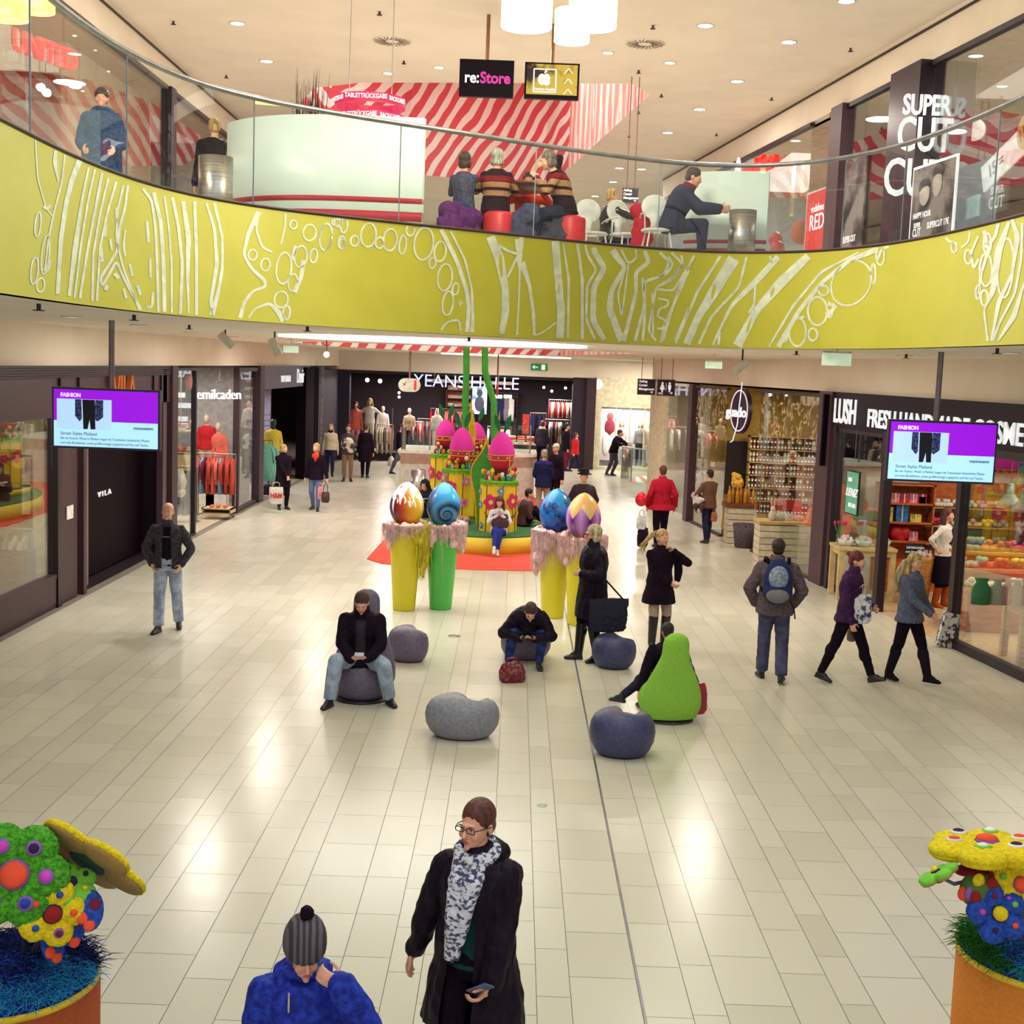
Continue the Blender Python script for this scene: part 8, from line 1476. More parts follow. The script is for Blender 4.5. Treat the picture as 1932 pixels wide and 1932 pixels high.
# right wall, ground floor
wa = math.atan2(WD.y, WD.x) - PI / 2
struct(MB().quad(RP(6, 0, .002), RP(6, 8, .002), RP(37, 8, .002), RP(37, 0, .002)).build('floor_7', M('shop_floor_wood', (206, 178, 140), .4, c2=(190, 160, 120), scale=4, stretch=(8, 1, 1)))); struct(MB().quad(RP(24, .05, .004), RP(24, 6, .004), RP(31, 6, .004), RP(31, .05, .004)).build('floor_8', FLD))
def rwall(name, Y, d0, d1, z0, z1, m): a = RP(Y, d0); b = RP(Y, d1); return struct(MB().prism([(a.x, a.y), (b.x, a.y + .0), (b.x, a.y + .12), (a.x, a.y + .12)], z0, z1).build(name, m))
rwall('wall_right_4', 23.3, .1, 6, 0, 3.5, M('cream_wall', (224, 216, 188), .8)); rwall('wall_right_5', 31.3, .1, 6, 0, 3.5, M('ochre_wall', (202, 166, 84), .8)); struct(MB().quad(RP(6, .15, 3.5), RP(37, .15, 3.5), RP(37, 8, 3.5), RP(6, 8, 3.5)).build('ceiling_5', INTW)); wallbox('wall_right_6', [(RP(37, 6).x, RP(37, 6).y), (RP(6, 6).x, RP(6, 6).y)], 0, 3.5, .2, INTW)
r1 = RP(37); r0 = RP(6)
wallbox('wall_right_7', [(r1.x, r1.y), (r1.x + 7, r1.y + .5)], 0, ZB, -.2, PLASTER)
area_light('shop_lamp', RP(19, 2.4, 3.4), 2.5, 4.5, 170, (1, .9, .72)); area_light('shop_lamp', RP(27.4, 2.2, 3.4), 2, 4.5, 120, (1, .84, .6)); area_light('shop_lamp', RP(33.8, 1.6, 3.4), 1.4, 2.5, 70, (1, .92, .78))
# cosmetics shop: black fascia and lettering
BF = M('fascia_black', (24, 8, 30), .5, spec=.2)
def rbox(name, Y0, Y1, d0, d1, z0, z1, m): a, b, c, d = RP(Y0, d0), RP(Y1, d0), RP(Y1, d1), RP(Y0, d1); return MB().prism([(q.x, q.y) for q in (a, d, c, b)], z0, z1).build(name, m)
struct(rbox('trim_13', 10, 23.35, -.06, .10, 2.92, 3.55, BF))
sg_ = empty('shop_sign', RP(22.7, -.08, 3.2)); tag(sg_, 'white LUSH FRESH HANDMADE COSMETICS lettering on the black fascia', 'sign')
def rtext(s, Ya, z, size, m, parent, d=0, sx=.8, off=.012, ext=.02, align='LEFT', ls=None):
 p = RP(Ya, -.09 - d, z); loc = Matrix.Translation(-Vector(parent.location)) @ p; return text('lettering', s, size, m, parent, matrix=rot_m((-WD.x, -WD.y, 0), loc), ext=ext, off=off, sx=sx, align=align)
GW_ = M('sign_glow'); rtext('LUSH', AR(1582, 780).y, 3.20, .60, GW_, sg_, sx=.72, off=.010, ext=.01); t_ = rtext('FRESH HANDMADE COSMETICS', AR(1646, 790).y, 3.14, .42, GW_, sg_, sx=.98, off=.006, ext=.01)
post('dark mauve corner column between the cosmetics shop and the delicatessen', 23.35, 'R', 0, 3.55, .62, M('column_mauve', (78, 50, 64), .5), .30, .05); post('black post at the left of the cosmetics window', 22.85, 'R', 0, 2.95, .12, DARK, .16); post('black frame post left of the cosmetics entrance', 20.72, 'R', 0, 2.95, .16, DARK, .14); post('black frame post right of the cosmetics entrance', 18.12, 'R', 0, 2.95, .14, DARK, .14)
front('cosmetics shop window left of the entrance', 'R', 20.8, 22.78, 0, 2.94, DARK, 0, fw=.09); front('cosmetics shop window at the right edge of the photo', 'R', 11, 18.05, 0, 2.94, DARK, 0, joints=(16.75,), fw=.13)
q = AR(1614, 930); pst = tag(MB().box((0, 0, 0), (.03, .50, .72)).build('green_poster', M('poster_mint', (110, 196, 166), .5), loc=q + Vector((-.05, 0, 0)), rz=wa), 'mint green poster with white handwriting in the cosmetics window', 'poster'); MB().box((.003, 0, 0), (.03, .54, .76)).build('poster_frame', DARK, pst)
text('lettering', 'DIE', .10, M('sign_white'), pst, matrix=rot_m((0, -1, 0), (-.022, .08, .22))); text('lettering', 'LENZ', .20, M('sign_white'), pst, matrix=rot_m((0, -1, 0), (-.022, 0, .0)), shear=.3); text('lettering', 'IST DA', .10, M('sign_white'), pst, matrix=rot_m((0, -1, 0), (-.022, -.06, -.22)))
MB().cyl((0, 0, .38), (0, 0, 2.94 - q.z), .004, n=5).build('hanging_wire', STEEL, pst)
box_struct('wall_right_8', (AY(1548, 850, 23.2).x, 23.15, 2.2), (12, 23.25, 3.5), M('black_wall'))
# interior of the cosmetics shop
LY = 22.9; OAK = M('oak', (206, 150, 84), .6, c2=(180, 122, 62), scale=5, stretch=(1, 1, 5)); BOXC = {k: M('box_' + k, v, .5, c2=tuple(int(x * .7) for x in v), scale=8, lo=.45, hi=.5) for k, v in dict(red=(190, 30, 50), yellow=(220, 190, 60), blue=(40, 110, 190), pink=(226, 120, 150)).items()}
su, w, h, z0 = cabinet('orange oak shelf unit with gift boxes inside the cosmetics shop', 1664, 912, 1756, 1062, LY - .2, .4, M('orange_oak', (190, 98, 44), .6, c2=(160, 76, 30), scale=4, stretch=(1, 1, 5)), 3)
def item(name, label, cat, mb, m, x, y, Y, group=None, z=None): q = AY(x, y, Y); return tag(mb.build(name, m, loc=(q.x, Y, q.z if z is None else z)), label, cat, group)
def zs_(k): return z0 + .03 + k * (h - .03) / 4
R = random.Random(5)
def gift(x, k, c, w_, h_, lb, nm='gift_box'): q = AY(x, 950, LY - .1); bx = MB(); bx.box((0, 0, h_ / 2), (w_, .16, h_)); o = bx.build(nm, BOXC[c], loc=(q.x, LY - .02, zs_(k))); tag(o, lb, 'box'); MB().box((0, -.082, h_ / 2), (.02, .004, h_)).build('ribbon', CM['white'], o)
for i in range(5): gift(1672 + i * 17, 3, ('red', 'pink', 'red', 'pink', 'red')[i], .15, .17, '%s gift box on the second highest oak shelf, number %s from the left' % (('red', 'pink', 'dark red', 'rosy', 'crimson')[i], ('one', 'two', 'three', 'four', 'five')[i]))
gift(1678, 2, 'yellow', .16, .26, 'yellow patterned gift box on the middle oak shelf'); gift(1704, 2, 'blue', .22, .32, 'large blue gift box with red star on the middle oak shelf'); gift(1730, 2, 'yellow', .20, .14, 'low lime gift box on the middle oak shelf'); gift(1674, 1, 'red', .10, .26, 'upright red box at the left of the lower oak shelf')
mb = MB(); mb.ell((-.08, 0, .13), (.12, .07, .12)).ell((.08, 0, .13), (.12, .07, .12)).ell((0, 0, .05), (.10, .06, .09)); q = AY(1699, 1000, LY); tag(add_mesh('heart_cushion', remesh(mb, .015, 3), M('heart_red', (206, 20, 40), .5), None), 'big glossy red heart on the lower oak shelf', 'heart'); bpy.context.scene.collection.objects[-1].location = (q.x, LY - .02, zs_(1))
gift(1728, 1, 'pink', .16, .17, 'pink heart box at the right of the lower oak shelf'); gift(1740, 3, 'red', .12, .12, 'small wine box at the far right of the second highest oak shelf')
sh = empty('counter_shelf', (AY(1835, 1000, LY).x, LY, 0)); tag(sh, 'long three-tier oak counter shelf behind the shop assistant', 'shelf'); xw = AY(1905, 1000, LY).x - AY(1758, 1000, LY).x + 1.2; zt_ = [AY(1830, y, LY).z for y in (958, 992, 1024)]; MB().box((.4, .15, .40), (xw, .4, .80)).build('counter_base', M('orange_oak'), sh)
for i, z in enumerate(zt_): MB().box((.4, .1 - .1 * i, z - .03), (xw, .34, .04)).build('tier_board', OAK, sh); MB().box((.4, -.08 - .1 * i, z - .06), (xw, .02, .07)).build('price_rail', DARK, sh)
MB().box((.4, .28, 1.2), (xw, .03, 1.6)).build('back_board', M('orange_oak'), sh)
BC = {k: M('bomb_' + k, v, .8) for k, v in dict(white=(236, 232, 222), pink=(236, 170, 180), yellow=(236, 210, 90), mint=(170, 214, 180), slate=(110, 120, 150), rose=(220, 60, 110), orange=(236, 130, 70), cream=(236, 222, 190)).items()}
bomb = None
def bombs(x0, x1, z, Y, n, cols, where, group, r=.045, rows=2, jitter=.01):
 global bomb
 for j in range(rows):
  for i in range(n):
   x = x0 + (x1 - x0) * (i + .5 + .5 * (j % 2)) / n; c = cols[int(len(cols) * (i + .5) / n) % len(cols)]; p = (x, Y + .07 * j, z + r * .9 + r * 1.3 * (R.random() < .35)); lb = '%s round bath ball %s' % (c, where)
   if bomb is None: bomb = MB().ell((0, 0, 0), 1, nu=12, nv=8).build('bath_ball', BC[c], loc=p); tag(bomb, lb, 'bath ball', group); bomb.material_slots[0].link = 'OBJECT'; bomb.material_slots[0].material = BC[c]; o = bomb
   else: o = dup(bomb, p, 0, lb, group, mats=[BC[c]])
   o.scale = (r, r, r * .9)
xs0, xs1 = AY(1762, 960, LY - .1).x, AY(1905, 960, LY - .1).x
bombs(xs0, xs1, zt_[0], LY + .02, 22, ['white', 'white', 'white', 'pink', 'cream'], 'on the top tier of the long oak counter', 'bath balls on the top tier'); bombs(xs0, xs1, zt_[1], LY - .08, 20, ['rose', 'mint', 'pink', 'yellow', 'slate'], 'on the middle tier of the long oak counter', 'bath balls on the middle tier'); bombs(xs0, xs1, zt_[2], LY - .18, 18, ['mint', 'yellow', 'cream', 'slate'], 'on the lowest tier of the long oak counter', 'bath balls on the lowest tier')
def table(label, x, y, Y, w_, d_, h_, mat, nm='display_table'):
 q = AY(x, y, Y); root = empty(nm, (q.x, Y, 0)); tag(root, label, 'table'); MB().box((0, 0, h_ - .02), (w_, d_, .05)).box((0, 0, h_ - .09), (w_ * .94, d_ * .92, .09)).build('table_top', mat, root)
 for sx, sy in ((1, 1), (1, -1), (-1, 1), (-1, -1)): MB().box((sx * (w_ / 2 - .06), sy * (d_ / 2 - .06), (h_ - .04) / 2), (.09, .09, h_ - .04)).build('table_leg', mat, root)
 return root
PWD = M('pale_wood'); table('pale wooden table with egg baskets behind the cosmetics window', 1625, 1080, 21.9, 1.0, .7, .92, PWD)
q0 = AY(1625, 1080, 21.9)
bowl_p = None
for i, (dx, dy, cs, nm) in enumerate(((-.33, -.1, ['pink', 'white'], 'pink and white'), (-.05, -.15, ['mint', 'mint'], 'mint green'), (.3, -.1, ['cream', 'orange'], 'cream and orange'), (.05, .18, ['orange', 'pink'], 'orange and pink'))):
 bw = MB().lathe([(.10, 0), (.15, .12), (.14, .12), (.09, .02)], n=20).build('glass_bowl', M('bowl_pale', (214, 216, 206), .3), loc=(q0.x + dx, 21.9 + dy, .925)); tag(bw, 'pale bowl of %s eggs on the pale wooden table' % nm, 'bowl')
 for k in range(9): a = k * 2.4; rr = .035 * math.sqrt(k); dup(bomb, (q0.x + dx + rr * math.cos(a), 21.9 + dy + rr * math.sin(a), 1.04 + .03 * (k < 4)), 0, 'small egg in the bowl of %s eggs' % nm, 'eggs in the %s bowl' % nm, mats=[BC[cs[k % 2]]], scale=(.036, .036, .045))
for i, dx in enumerate((-.40, .22)):
 root = empty('flower_vase', (q0.x + dx, 22.0, .925)); tag(root, ('few pink tulips in a vase at the left of the pale table', 'dense bunch of orange tulips on the pale table')[i], 'flowers'); MB().lathe([(.05, 0), (.06, .18), (.04, .18)], n=14).build('vase', GLS, root)
 for k in range((5, 16)[i]): a = R.uniform(0, 6.28); rr = R.uniform(0, .12); MB().tube([(0, 0, .05), (rr * .4 * math.cos(a), rr * .4 * math.sin(a), .2), (rr * math.cos(a), rr * math.sin(a), .34)], .006, 4).build('flower_stem', LEAF, root); MB().ell((rr * math.cos(a), rr * math.sin(a), .37), (.025, .025, .04), nu=8, nv=6).build('tulip', (MAG, ORF)[i], root)
q = AY(1725, 1045, 21.8); bb_ = tag(MB().box((0, 0, 0), (.30, .03, .34), rot=Matrix.Rotation(-.15, 3, 'X')).build('chalkboard', M('chalk_black', (34, 30, 36), .7), loc=(q.x, 21.8, q.z)), 'small chalkboard with white handwriting beside the oak shelf', 'chalkboard')
for k, l in enumerate(('OSTERHASEN', 'zum Vernaschen', 'und für', 'Badespaß')): text('lettering', l, .05, M('sign_white'), bb_, (0, -.035 - .003 * k, .11 - k * .07), (PI / 2 - .15, 0, 0), .002)
MB().cyl((0, .02, -.17), (0, .02, -q.z + .0), .015, n=6).build('stand_pole', OAK, bb_)
root = empty('wooden_crate', (AY(1738, 1100, 21.3).x, 21.3, 0)); tag(root, 'tapered pale wooden crate holding bunny soaps by the entrance', 'crate'); MB().lathe([(.13, 0), (.20, .82), (.21, .86), (.19, .86)], n=4).build('crate_body', OAK, root)
for k in range(5): mb = MB(); mb.ell((0, 0, .03), (.035, .03, .04)).ell((.012, 0, .09), (.009, .006, .03)).ell((-.012, 0, .09), (.009, .006, .03)); o = mb.build('bunny_soap', CM['white'], loc=(root.location.x + .05 * (k - 2), 21.25 + .04 * (k % 2), .86)); tag(o, 'small white and pink bunny soap on the tapered crate, ' + rank(list(range(5)))[k], 'soap', 'bunny soaps on the crate')
# right window produce
tb = AY(1880, 1150, 17.6);
tr = RP(16.9, 1.0); tbl_ = table('long pale wooden table behind the right cosmetics window', 1890, 1150, 17.3, 1.5, .75, .80, OAK); tx = tbl_.location.x = RP(17.0, .35).x + .75
st_ = empty('tiered_stand', (AY(1870, 1050, 19.6).x + .35, 19.6, 0)); tag(st_, 'stepped oak stand piled with soaps behind the right cosmetics window', 'stand')
for i, (y, dd) in enumerate(((1100, 0), (1062, .28), (1030, .56))): z = AY(1860, y + 8, 19.4 + dd).z; MB().box((0, dd - .25, z - .03), (1.7, .34, .05)).build('step_board', OAK, st_); MB().box((0, dd - .25, (z - .05) / 2), (1.6, .28, z - .06)).build('step_body', M('orange_oak'), st_); bombs(st_.location.x - .8, st_.location.x + .8, z, 19.6 + dd - .30, 13, [['cream', 'white', 'cream', 'yellow'], ['mint', 'orange', 'yellow', 'orange'], ['slate', 'orange', 'rose', 'rose']][i], 'on the %s step of the oak stand' % ('lowest', 'middle', 'top')[i], 'soaps on the %s step' % ('lowest', 'middle', 'top')[i], .055, 3)
for i, (x, c, lb) in enumerate(((1855, 'green', 'green printed gift bag on the pale table'), (1885, 'white', 'white bottle-shaped wrap beside the green gift bag'), (1905, 'pink', 'pink wrapped parcel on the pale table'), (1922, 'cream', 'cream wrapped parcel on the pale table'), (1940, 'wine', 'dusky purple wrapped parcel at the right edge'))):
 q = AY(x, 1100, 17.1); w_ = .26 if i == 0 else .16; mb = MB(); mb.lathe([(w_ / 2, 0), (w_ / 2, .22), (w_ * .3, .30), (w_ * .38, .36)], n=14, sy=.6); tag(mb.build('wrapped_gift', CM[c], loc=(q.x, 17.15, .805)), lb, 'gift')
for i, (x, y, Y) in enumerate(((1905, 940, 18.8), (1932, 950, 18.2))): q = AY(x, y, Y); root = empty('glass_lamp', (q.x, Y, q.z)); tag(root, 'frosted bell-shaped pendant lamp in the cosmetics shop, %s one' % ('left', 'right')[i], 'lamp'); MB().lathe([(.02, .22), (.05, .20), (.05, .08), (.16, -.06), (.18, -.12), (.16, -.12)], n=24).build('lamp_shade', M('frosted', (190, 190, 180), .4), root); MB().cyl((0, 0, .2), (0, 0, 3.5 - q.z), .006, n=5).build('cord', STEEL, root)
q = AR(1789, 1170, -.1); rr_ = empty('newspaper_rack', (q.x, q.y, 0)); tag(rr_, 'leaflet rack with black and white prints at the foot of the right window', 'rack'); MB().box((0, 0, .26), (.22, .12, .50), rot=Matrix.Rotation(.2, 3, 'Y')).build('leaflets', M('newsprint', (200, 196, 196), .7, c2=(50, 44, 60), scale=14, lo=.45, hi=.52), rr_)
# delicatessen ("guado"): frosted leaf glass, jars
post('dark post at the left end of the delicatessen', 32.55, 'R', 0, 3.5, .35, M('column_mauve'), .2)
front('delicatessen glass panel with frosted leaves, left of the entrance', 'R', 29.6, 32.3, 0, 3.48, BROWN, 0, joints=(30.9,), fw=.05); front('delicatessen glass panel with frosted leaves, right of the entrance', 'R', 23.8, 27.3, 0, 3.48, BROWN, 0, joints=(25.6,), fw=.05)
LFR = M('frosted_leaf', (214, 190, 150), .6); R = random.Random(12)
for lb, ya, yb in (('left', 29.7, 32.2), ('right', 23.9, 27.2)):
 mb = MB()
 for i in range(150):
  Y = R.uniform(ya, yb); z = R.uniform(2.45, 3.42); a = R.uniform(-.9, .9) + (PI / 2 if R.random() < .7 else 0); L = R.uniform(.10, .22); c = RP(Y, -.012, z); d = Vector((WD.x * math.cos(a), WD.y * math.cos(a), math.sin(a))); s_ = Vector((-WD.x * math.sin(a), -WD.y * math.sin(a), math.cos(a))); P = [c - d * L / 2, c - d * L * .1 + s_ * L * .13, c + d * L / 2, c - d * L * .1 - s_ * L * .13]; mb.slab(P, (-1, 0, 0), .002)
 tag(mb.build('leaf_film', LFR), 'frosted leaf pattern film on the %s delicatessen glass' % lb, 'window film', None, 'stuff')
q = AR(1398, 775, -.25); os_ = empty('oval_sign', q); tag(os_, 'oval plum shop sign with white script and rim hanging in the delicatessen front', 'sign'); mb = MB(); mb.cyl((.05, 0, 0), (-.05, 0, 0), .5, n=36); mb.v = [(x, y * .62, z * 1.0) for x, y, z in mb.v]; mb.build('sign_disc', M('plum_disc', (60, 28, 60), .3), os_); os_.rotation_euler = (0, 0, .55)
MB().tube([(-.055, .27 * math.cos(t), .44 * math.sin(t)) for t in [2 * PI * i / 36 for i in range(37)]], .014, 6).build('white_rim', M('sign_white'), os_)
text('lettering', 'guado', .30, M('sign_glow'), os_, matrix=rot_m((0, -1, 0), (-.09, .05, -.04)), ext=.01, off=.008, sx=.9); MB().tube([(-.10, -.10, .62), (-.10, -.06, .2), (-.10, -.02, -.3), (-.10, .10, -.66), (-.10, .18, -.70)], .014, 6).build('long_stroke', M('sign_glow'), os_)
FY2 = 31.15
root, w, h, z0 = cabinet('floor-to-ceiling grid shelf of jars at the back of the delicatessen', 1415, 822, 1536, 975, FY2 - .3, .3, M('shelf_ochre', (212, 176, 110), .6), 5)
for i in range(1, 5): MB().box((-w / 2 + w * i / 5, .15, h / 2), (.025, .29, h)).build('divider', M('shelf_ochre'), root)
jp = None; JC = [M('jar_' + n, c, .25) for n, c in (('amber', (190, 120, 40)), ('brown', (96, 50, 40)), ('green', (110, 120, 60)), ('wine', (120, 40, 40)), ('pale', (214, 206, 180)))]; JN = ['amber', 'brown', 'olive green', 'wine red', 'pale']
for lv in range(6):
 for s_ in range(5):
  for k in range(4):
   for t in range(2):
    x = root.location.x - w / 2 + w * s_ / 5 + .045 + k * (w / 5 - .09) / 3; z = z0 + .03 + lv * (h - .03) / 6 + t * .13; ci = (s_ * 2 + lv + (k // 2)) % 5
    if t and R.random() < .25: continue
    lb = '%s jar with white label, %s shelf level of the jar wall' % (JN[ci], ['lowest', 'second lowest', 'third lowest', 'third highest', 'second highest', 'highest'][lv]); gr = '%s jars on one level of the jar wall' % JN[ci]
    if jp is None:
     jp = MB().lathe([(.034, 0), (.036, .01), (.036, .09), (.026, .10), (.026, .118)], n=12).build('jar', JC[ci], loc=(x, FY2 - .24, z)); jp.material_slots[0].link = 'OBJECT'; jp.material_slots[0].material = JC[ci]; tag(jp, lb, 'jar', gr); MB().box((0, -.034, .05), (.034, .008, .042)).build('jar_label', M('sign_white'), jp)
    else: dup(jp, (x, FY2 - .24, z), 0, lb, gr, mats=[JC[ci]])
q = AY(1392, 883, FY2 - .1); tag(MB().box((0, 0, 0), (.62, .04, 1.30)).build('blackboard', M('chalk_dark', (40, 24, 34), .7), loc=(AY(1392, 883, FY2).x, FY2 - .05, q.z)), 'tall blackboard on the ochre wall of the delicatessen', 'blackboard')
root = empty('display_counter', (AY(1392, 990, 28.6).x + .05, 28.7, 0)); tag(root, 'stacked cream counter with amber bottles in the delicatessen doorway', 'counter');
for i in range(6): MB().box((0, 0, .07 + i * .135), (.62 - .01 * (i % 2), .5, .12)).build('counter_block', INTW, root)
MB().box((0, 0, .86), (.75, .55, .09)).build('counter_tray', TW, root); ap = None
for i in range(7):
 p = (root.location.x - .28 + .09 * i, 28.6 + .08 * (i % 2), .905); lb = 'tall amber bottle on the brown delicatessen tray, ' + rank(list(range(7)))[i]
 if ap is None: ap = MB().lathe([(.035, 0), (.038, .02), (.038, .26), (.015, .30), (.015, .36)], n=12).build('bottle', M('amber_bottle', (206, 140, 40), .2), loc=p); tag(ap, lb, 'bottle', 'amber bottles on the delicatessen counter'); MB().cyl((0, 0, .355), (0, 0, .39), .018, n=8).build('cork', M('gold_cord'), ap)
 else: dup(ap, p, 0, lb, 'amber bottles on the delicatessen counter')
b = MB(); b.ell((0, 0, .12), (.14, .10, .12)); [b.ell((R.uniform(-.1, .1), R.uniform(-.05, .05), R.uniform(.18, .34)), .06) for _ in range(9)]; tag(add_mesh('gift_bouquet', remesh(b, .02, 1, .01, 20), M('bouquet', (226, 180, 50), .5, c2=(200, 40, 60), scale=12, lo=.40, hi=.46), None), 'yellow and red wrapped gift bouquet behind the amber bottles', 'gift'); COL.objects[-1].location = (root.location.x - .05, 28.95, 1.2)
MB().box((0, .25, 1.05), (.3, .25, .30)).build('riser_block', TW, root)
bb_ = MB(); bb_.lathe([(.20, 0), (.24, .3), (.27, .52), (.25, .52), (.22, .3)], n=24); tag(bb_.build('wicker_basket', M('wicker', (96, 84, 92), .8, c2=(50, 40, 48), scale=40, bump=.8, lo=.4, hi=.5), loc=(AY(1405, 1000, 27.9).x, 27.9, .004)), 'dark wicker basket at the foot of the cream counter', 'basket')
root = empty('display_counter', (AY(1480, 1040, 25.6).x + .1, 25.9, 0)); tag(root, 'slatted cream counter behind the right delicatessen glass', 'counter')
for i in range(6): MB().box((0, 0, .07 + i * .13), (1.25, .6, .115)).build('counter_block', INTW, root)
MB().box((0, 0, .83), (1.3, .65, .06)).build('counter_top', M('shelf_ochre'), root)
for k, (dx, hh) in enumerate(((-.35, .30), (.42, .34))): mb = MB(); mb.ell((0, 0, .1), (.08, .07, .11)).ell((0, -.02, .24), (.05, .05, .055)).ell((.03, 0, .36), (.015, .01, .09)).ell((-.03, 0, .36), (.015, .01, .09)); o = mb.build('rabbit_figure', CM['cream'], loc=(root.location.x + dx, 25.8, .865)); tag(o, 'standing cream rabbit figure on the slatted counter, %s one' % ('left', 'right')[k], 'figurine')
mb = MB(); [mb.ell((R.uniform(-.3, .3), R.uniform(-.1, .1), R.uniform(.04, .1)), (.1, .09, .07)) for _ in range(9)]; tag(add_mesh('shredded_packing', remesh(mb, .02, 1, .02, 20), CM['white'], None), 'heap of white shredded packing under a red card on the slatted counter', 'packing'); COL.objects[-1].location = (root.location.x - .05, 25.95, .86)
tag(MB().box((0, 0, 0), (.60, .03, .22)).build('red_card', M('banner_red'), loc=(root.location.x, 26.15, 1.16)), 'red price card standing behind the white packing', 'card')
# toy-like doll window and pilaster
struct(rbox('trim_14', 35.3, 37.0, -.05, .3, 0, 3.5, CW)); front('glass front of the shop with crossed beams', 'R', 32.8, 35.2, 0, 3.5, WHITE, 0, fw=.08)
root = empty('crossed_beams', RP(34, .6, 0)); tag(root, 'pair of crossed pale beams behind the glass', 'beam');
for sg in (1, -1): MB().box((0, 0, 2.5), (.06, .14, 2.6), rot=Matrix.Rotation(.75 * sg, 3, 'X')).build('beam', M('beam_pink', (226, 200, 184), .7), root)
struct(rbox('wall_right_9', 32.8, 35.2, 1.3, 1.35, 0, 3.5, M('putty_wall', (190, 176, 146), .8)))
mb = MB(); q = RP(33.7, .5, 0); PS = [(.0, .0, .45), (.0, -.12, .7), (0, -.05, .95), (0, .12, 1.2), (0, .25, 1.5), (0, .18, 1.8), (0, .0, 2.05), (0, -.1, 2.25)]; mb.tube(PS, [.10, .16, .18, .20, .22, .20, .17, .12], 12); tag(mb.build('patterned_figure', M('bw_pattern', (226, 216, 206), .7, c2=(40, 24, 40), scale=7, lo=.44, hi=.48), loc=q), 'curved black and white patterned stuffed figure behind the glass', 'figure')
tag(MB().box((0, 0, .2), (.5, 1.6, .4)).build('window_plinth', WHITE, loc=(q.x, q.y, 0), rz=wa), 'white plinth under the patterned stuffed figure', 'plinth')
# upper floor shops
# left side: dark shop with shoes, then reflective dark glass
BEI = M('fitting_beige', (196, 160, 134), .7); UDK = M('upper_dark', (74, 54, 64), .5)
box_struct('wall_left_13', (-11, 31.0, U), (LX - .1, 31.1, 8.72), M('upper_grey', (96, 78, 86), .6)); box_struct('wall_left_14', (-10.4, 14, U), (-10.3, 31, 8.72), M('upper_wall_red', (150, 110, 98), .8)); box_struct('ceiling_6', (-11, 12, 8.72), (LX - .1, 31, 8.8), M('upper_ceil_warm', (196, 140, 112), .8)); box_struct('wall_left_15', (-11, 24.6, U), (-7.1, 24.7, 8.72), BEI)
area_light('shop_lamp', (-8.6, 20, 8.6), 1.6, 6, 110, (1, .78, .62)); area_light('shop_lamp', (-8.4, 28, 8.6), 1.6, 4, 30, (1, .9, .85))
front('left upper shop window near the blue-grey parka', 'L', 14, 20.4, U, 8.72, UDK, 0, joints=(17.6,), fw=.07); front('upper shop window in front of the beige panels', 'L', 20.4, 24.3, U, 8.72, UDK, 0, joints=(22.3,), fw=.07); post('dark post between the upper shops on the left', 24.55, 'L', U, 8.72, .35, DARK, .2); front('reflective dark upper shop front behind the blonde bun', 'L', 24.75, 30.8, U, 8.72, UDK, 0, joints=(27.8,), fw=.07)
tag(MB().b2((-.05, -1.9, 0), (.05, 1.9, 3.3)).build('beige_panel', BEI, loc=(LX - .5, 22.3, U + .02)), 'tall beige fitting panel in the left upper shop', 'panel'); tag(MB().b2((-.06, -1.0, 0), (.06, 1.0, 1.3)).build('brown_panel', M('panel_brown', (140, 104, 84), .6), loc=(LX - .42, 23.2, U + .02)), 'lower brown panel in front of the beige one', 'panel')
sg_ = empty('shop_sign', AX(88, 98, LX - .3)); tag(sg_, 'red glowing slanted letters of the left upper shop', 'sign'); text('lettering', 'UNITED', .42, M('neon_red', (240, 30, 50), .5, emis=2.2), sg_, matrix=rot_m((.35, 1, 0), (0, 0, 0)), ext=.03, off=.012, sx=.9)
for i, (x, y) in enumerate(((37, 54), (133, 72), (192, 73), (188, 112), (263, 117), (78, 165), (89, 175))): spot('bright round downlight inside the left upper shop', AX(x, y, -8.2), 'downlights inside the left upper shop', .07, 8.72)
root = empty('shoe_shelf', (-7.6, 20.6, U)); tag(root, 'shoe shelf in the left upper shop', 'shelf')
for z in (.45, .80, 1.15): MB().box((0, 0, z), (.45, 3.4, .03)).build('shelf_board', WHITE, root)
for y in (-1.6, 1.6): MB().box((0, y, .6), (.4, .04, 1.2)).build('shelf_side', UDK, root)
sp_ = None
for i in range(3):
 for k in range(7):
  p = (-7.55, 19.2 + k * .46, U + .465 + .35 * i); c = ['black', 'red', 'grey', 'white'][(i + k) % 4]; lb = '%s sneaker on the %s board of the upper shoe shelf' % (c, ('lowest', 'middle', 'top')[i])
  if sp_ is None:
   mb = MB(); mb.ell((0, 0, .045), (.045, .13, .04)).ell((0, .06, .08), (.04, .06, .05)); sp_ = mb.build('sneaker', CM[c], loc=p); sp_.material_slots[0].link = 'OBJECT'; sp_.material_slots[0].material = CM[c]; tag(sp_, lb, 'shoe', 'sneakers on the upper shoe shelf'); MB().box((0, 0, .012), (.085, .26, .022)).build('sole', WHITE, sp_)
  else: dup(sp_, p, R.uniform(-.3, .3), lb, 'sneakers on the upper shoe shelf', mats=[CM[c]])
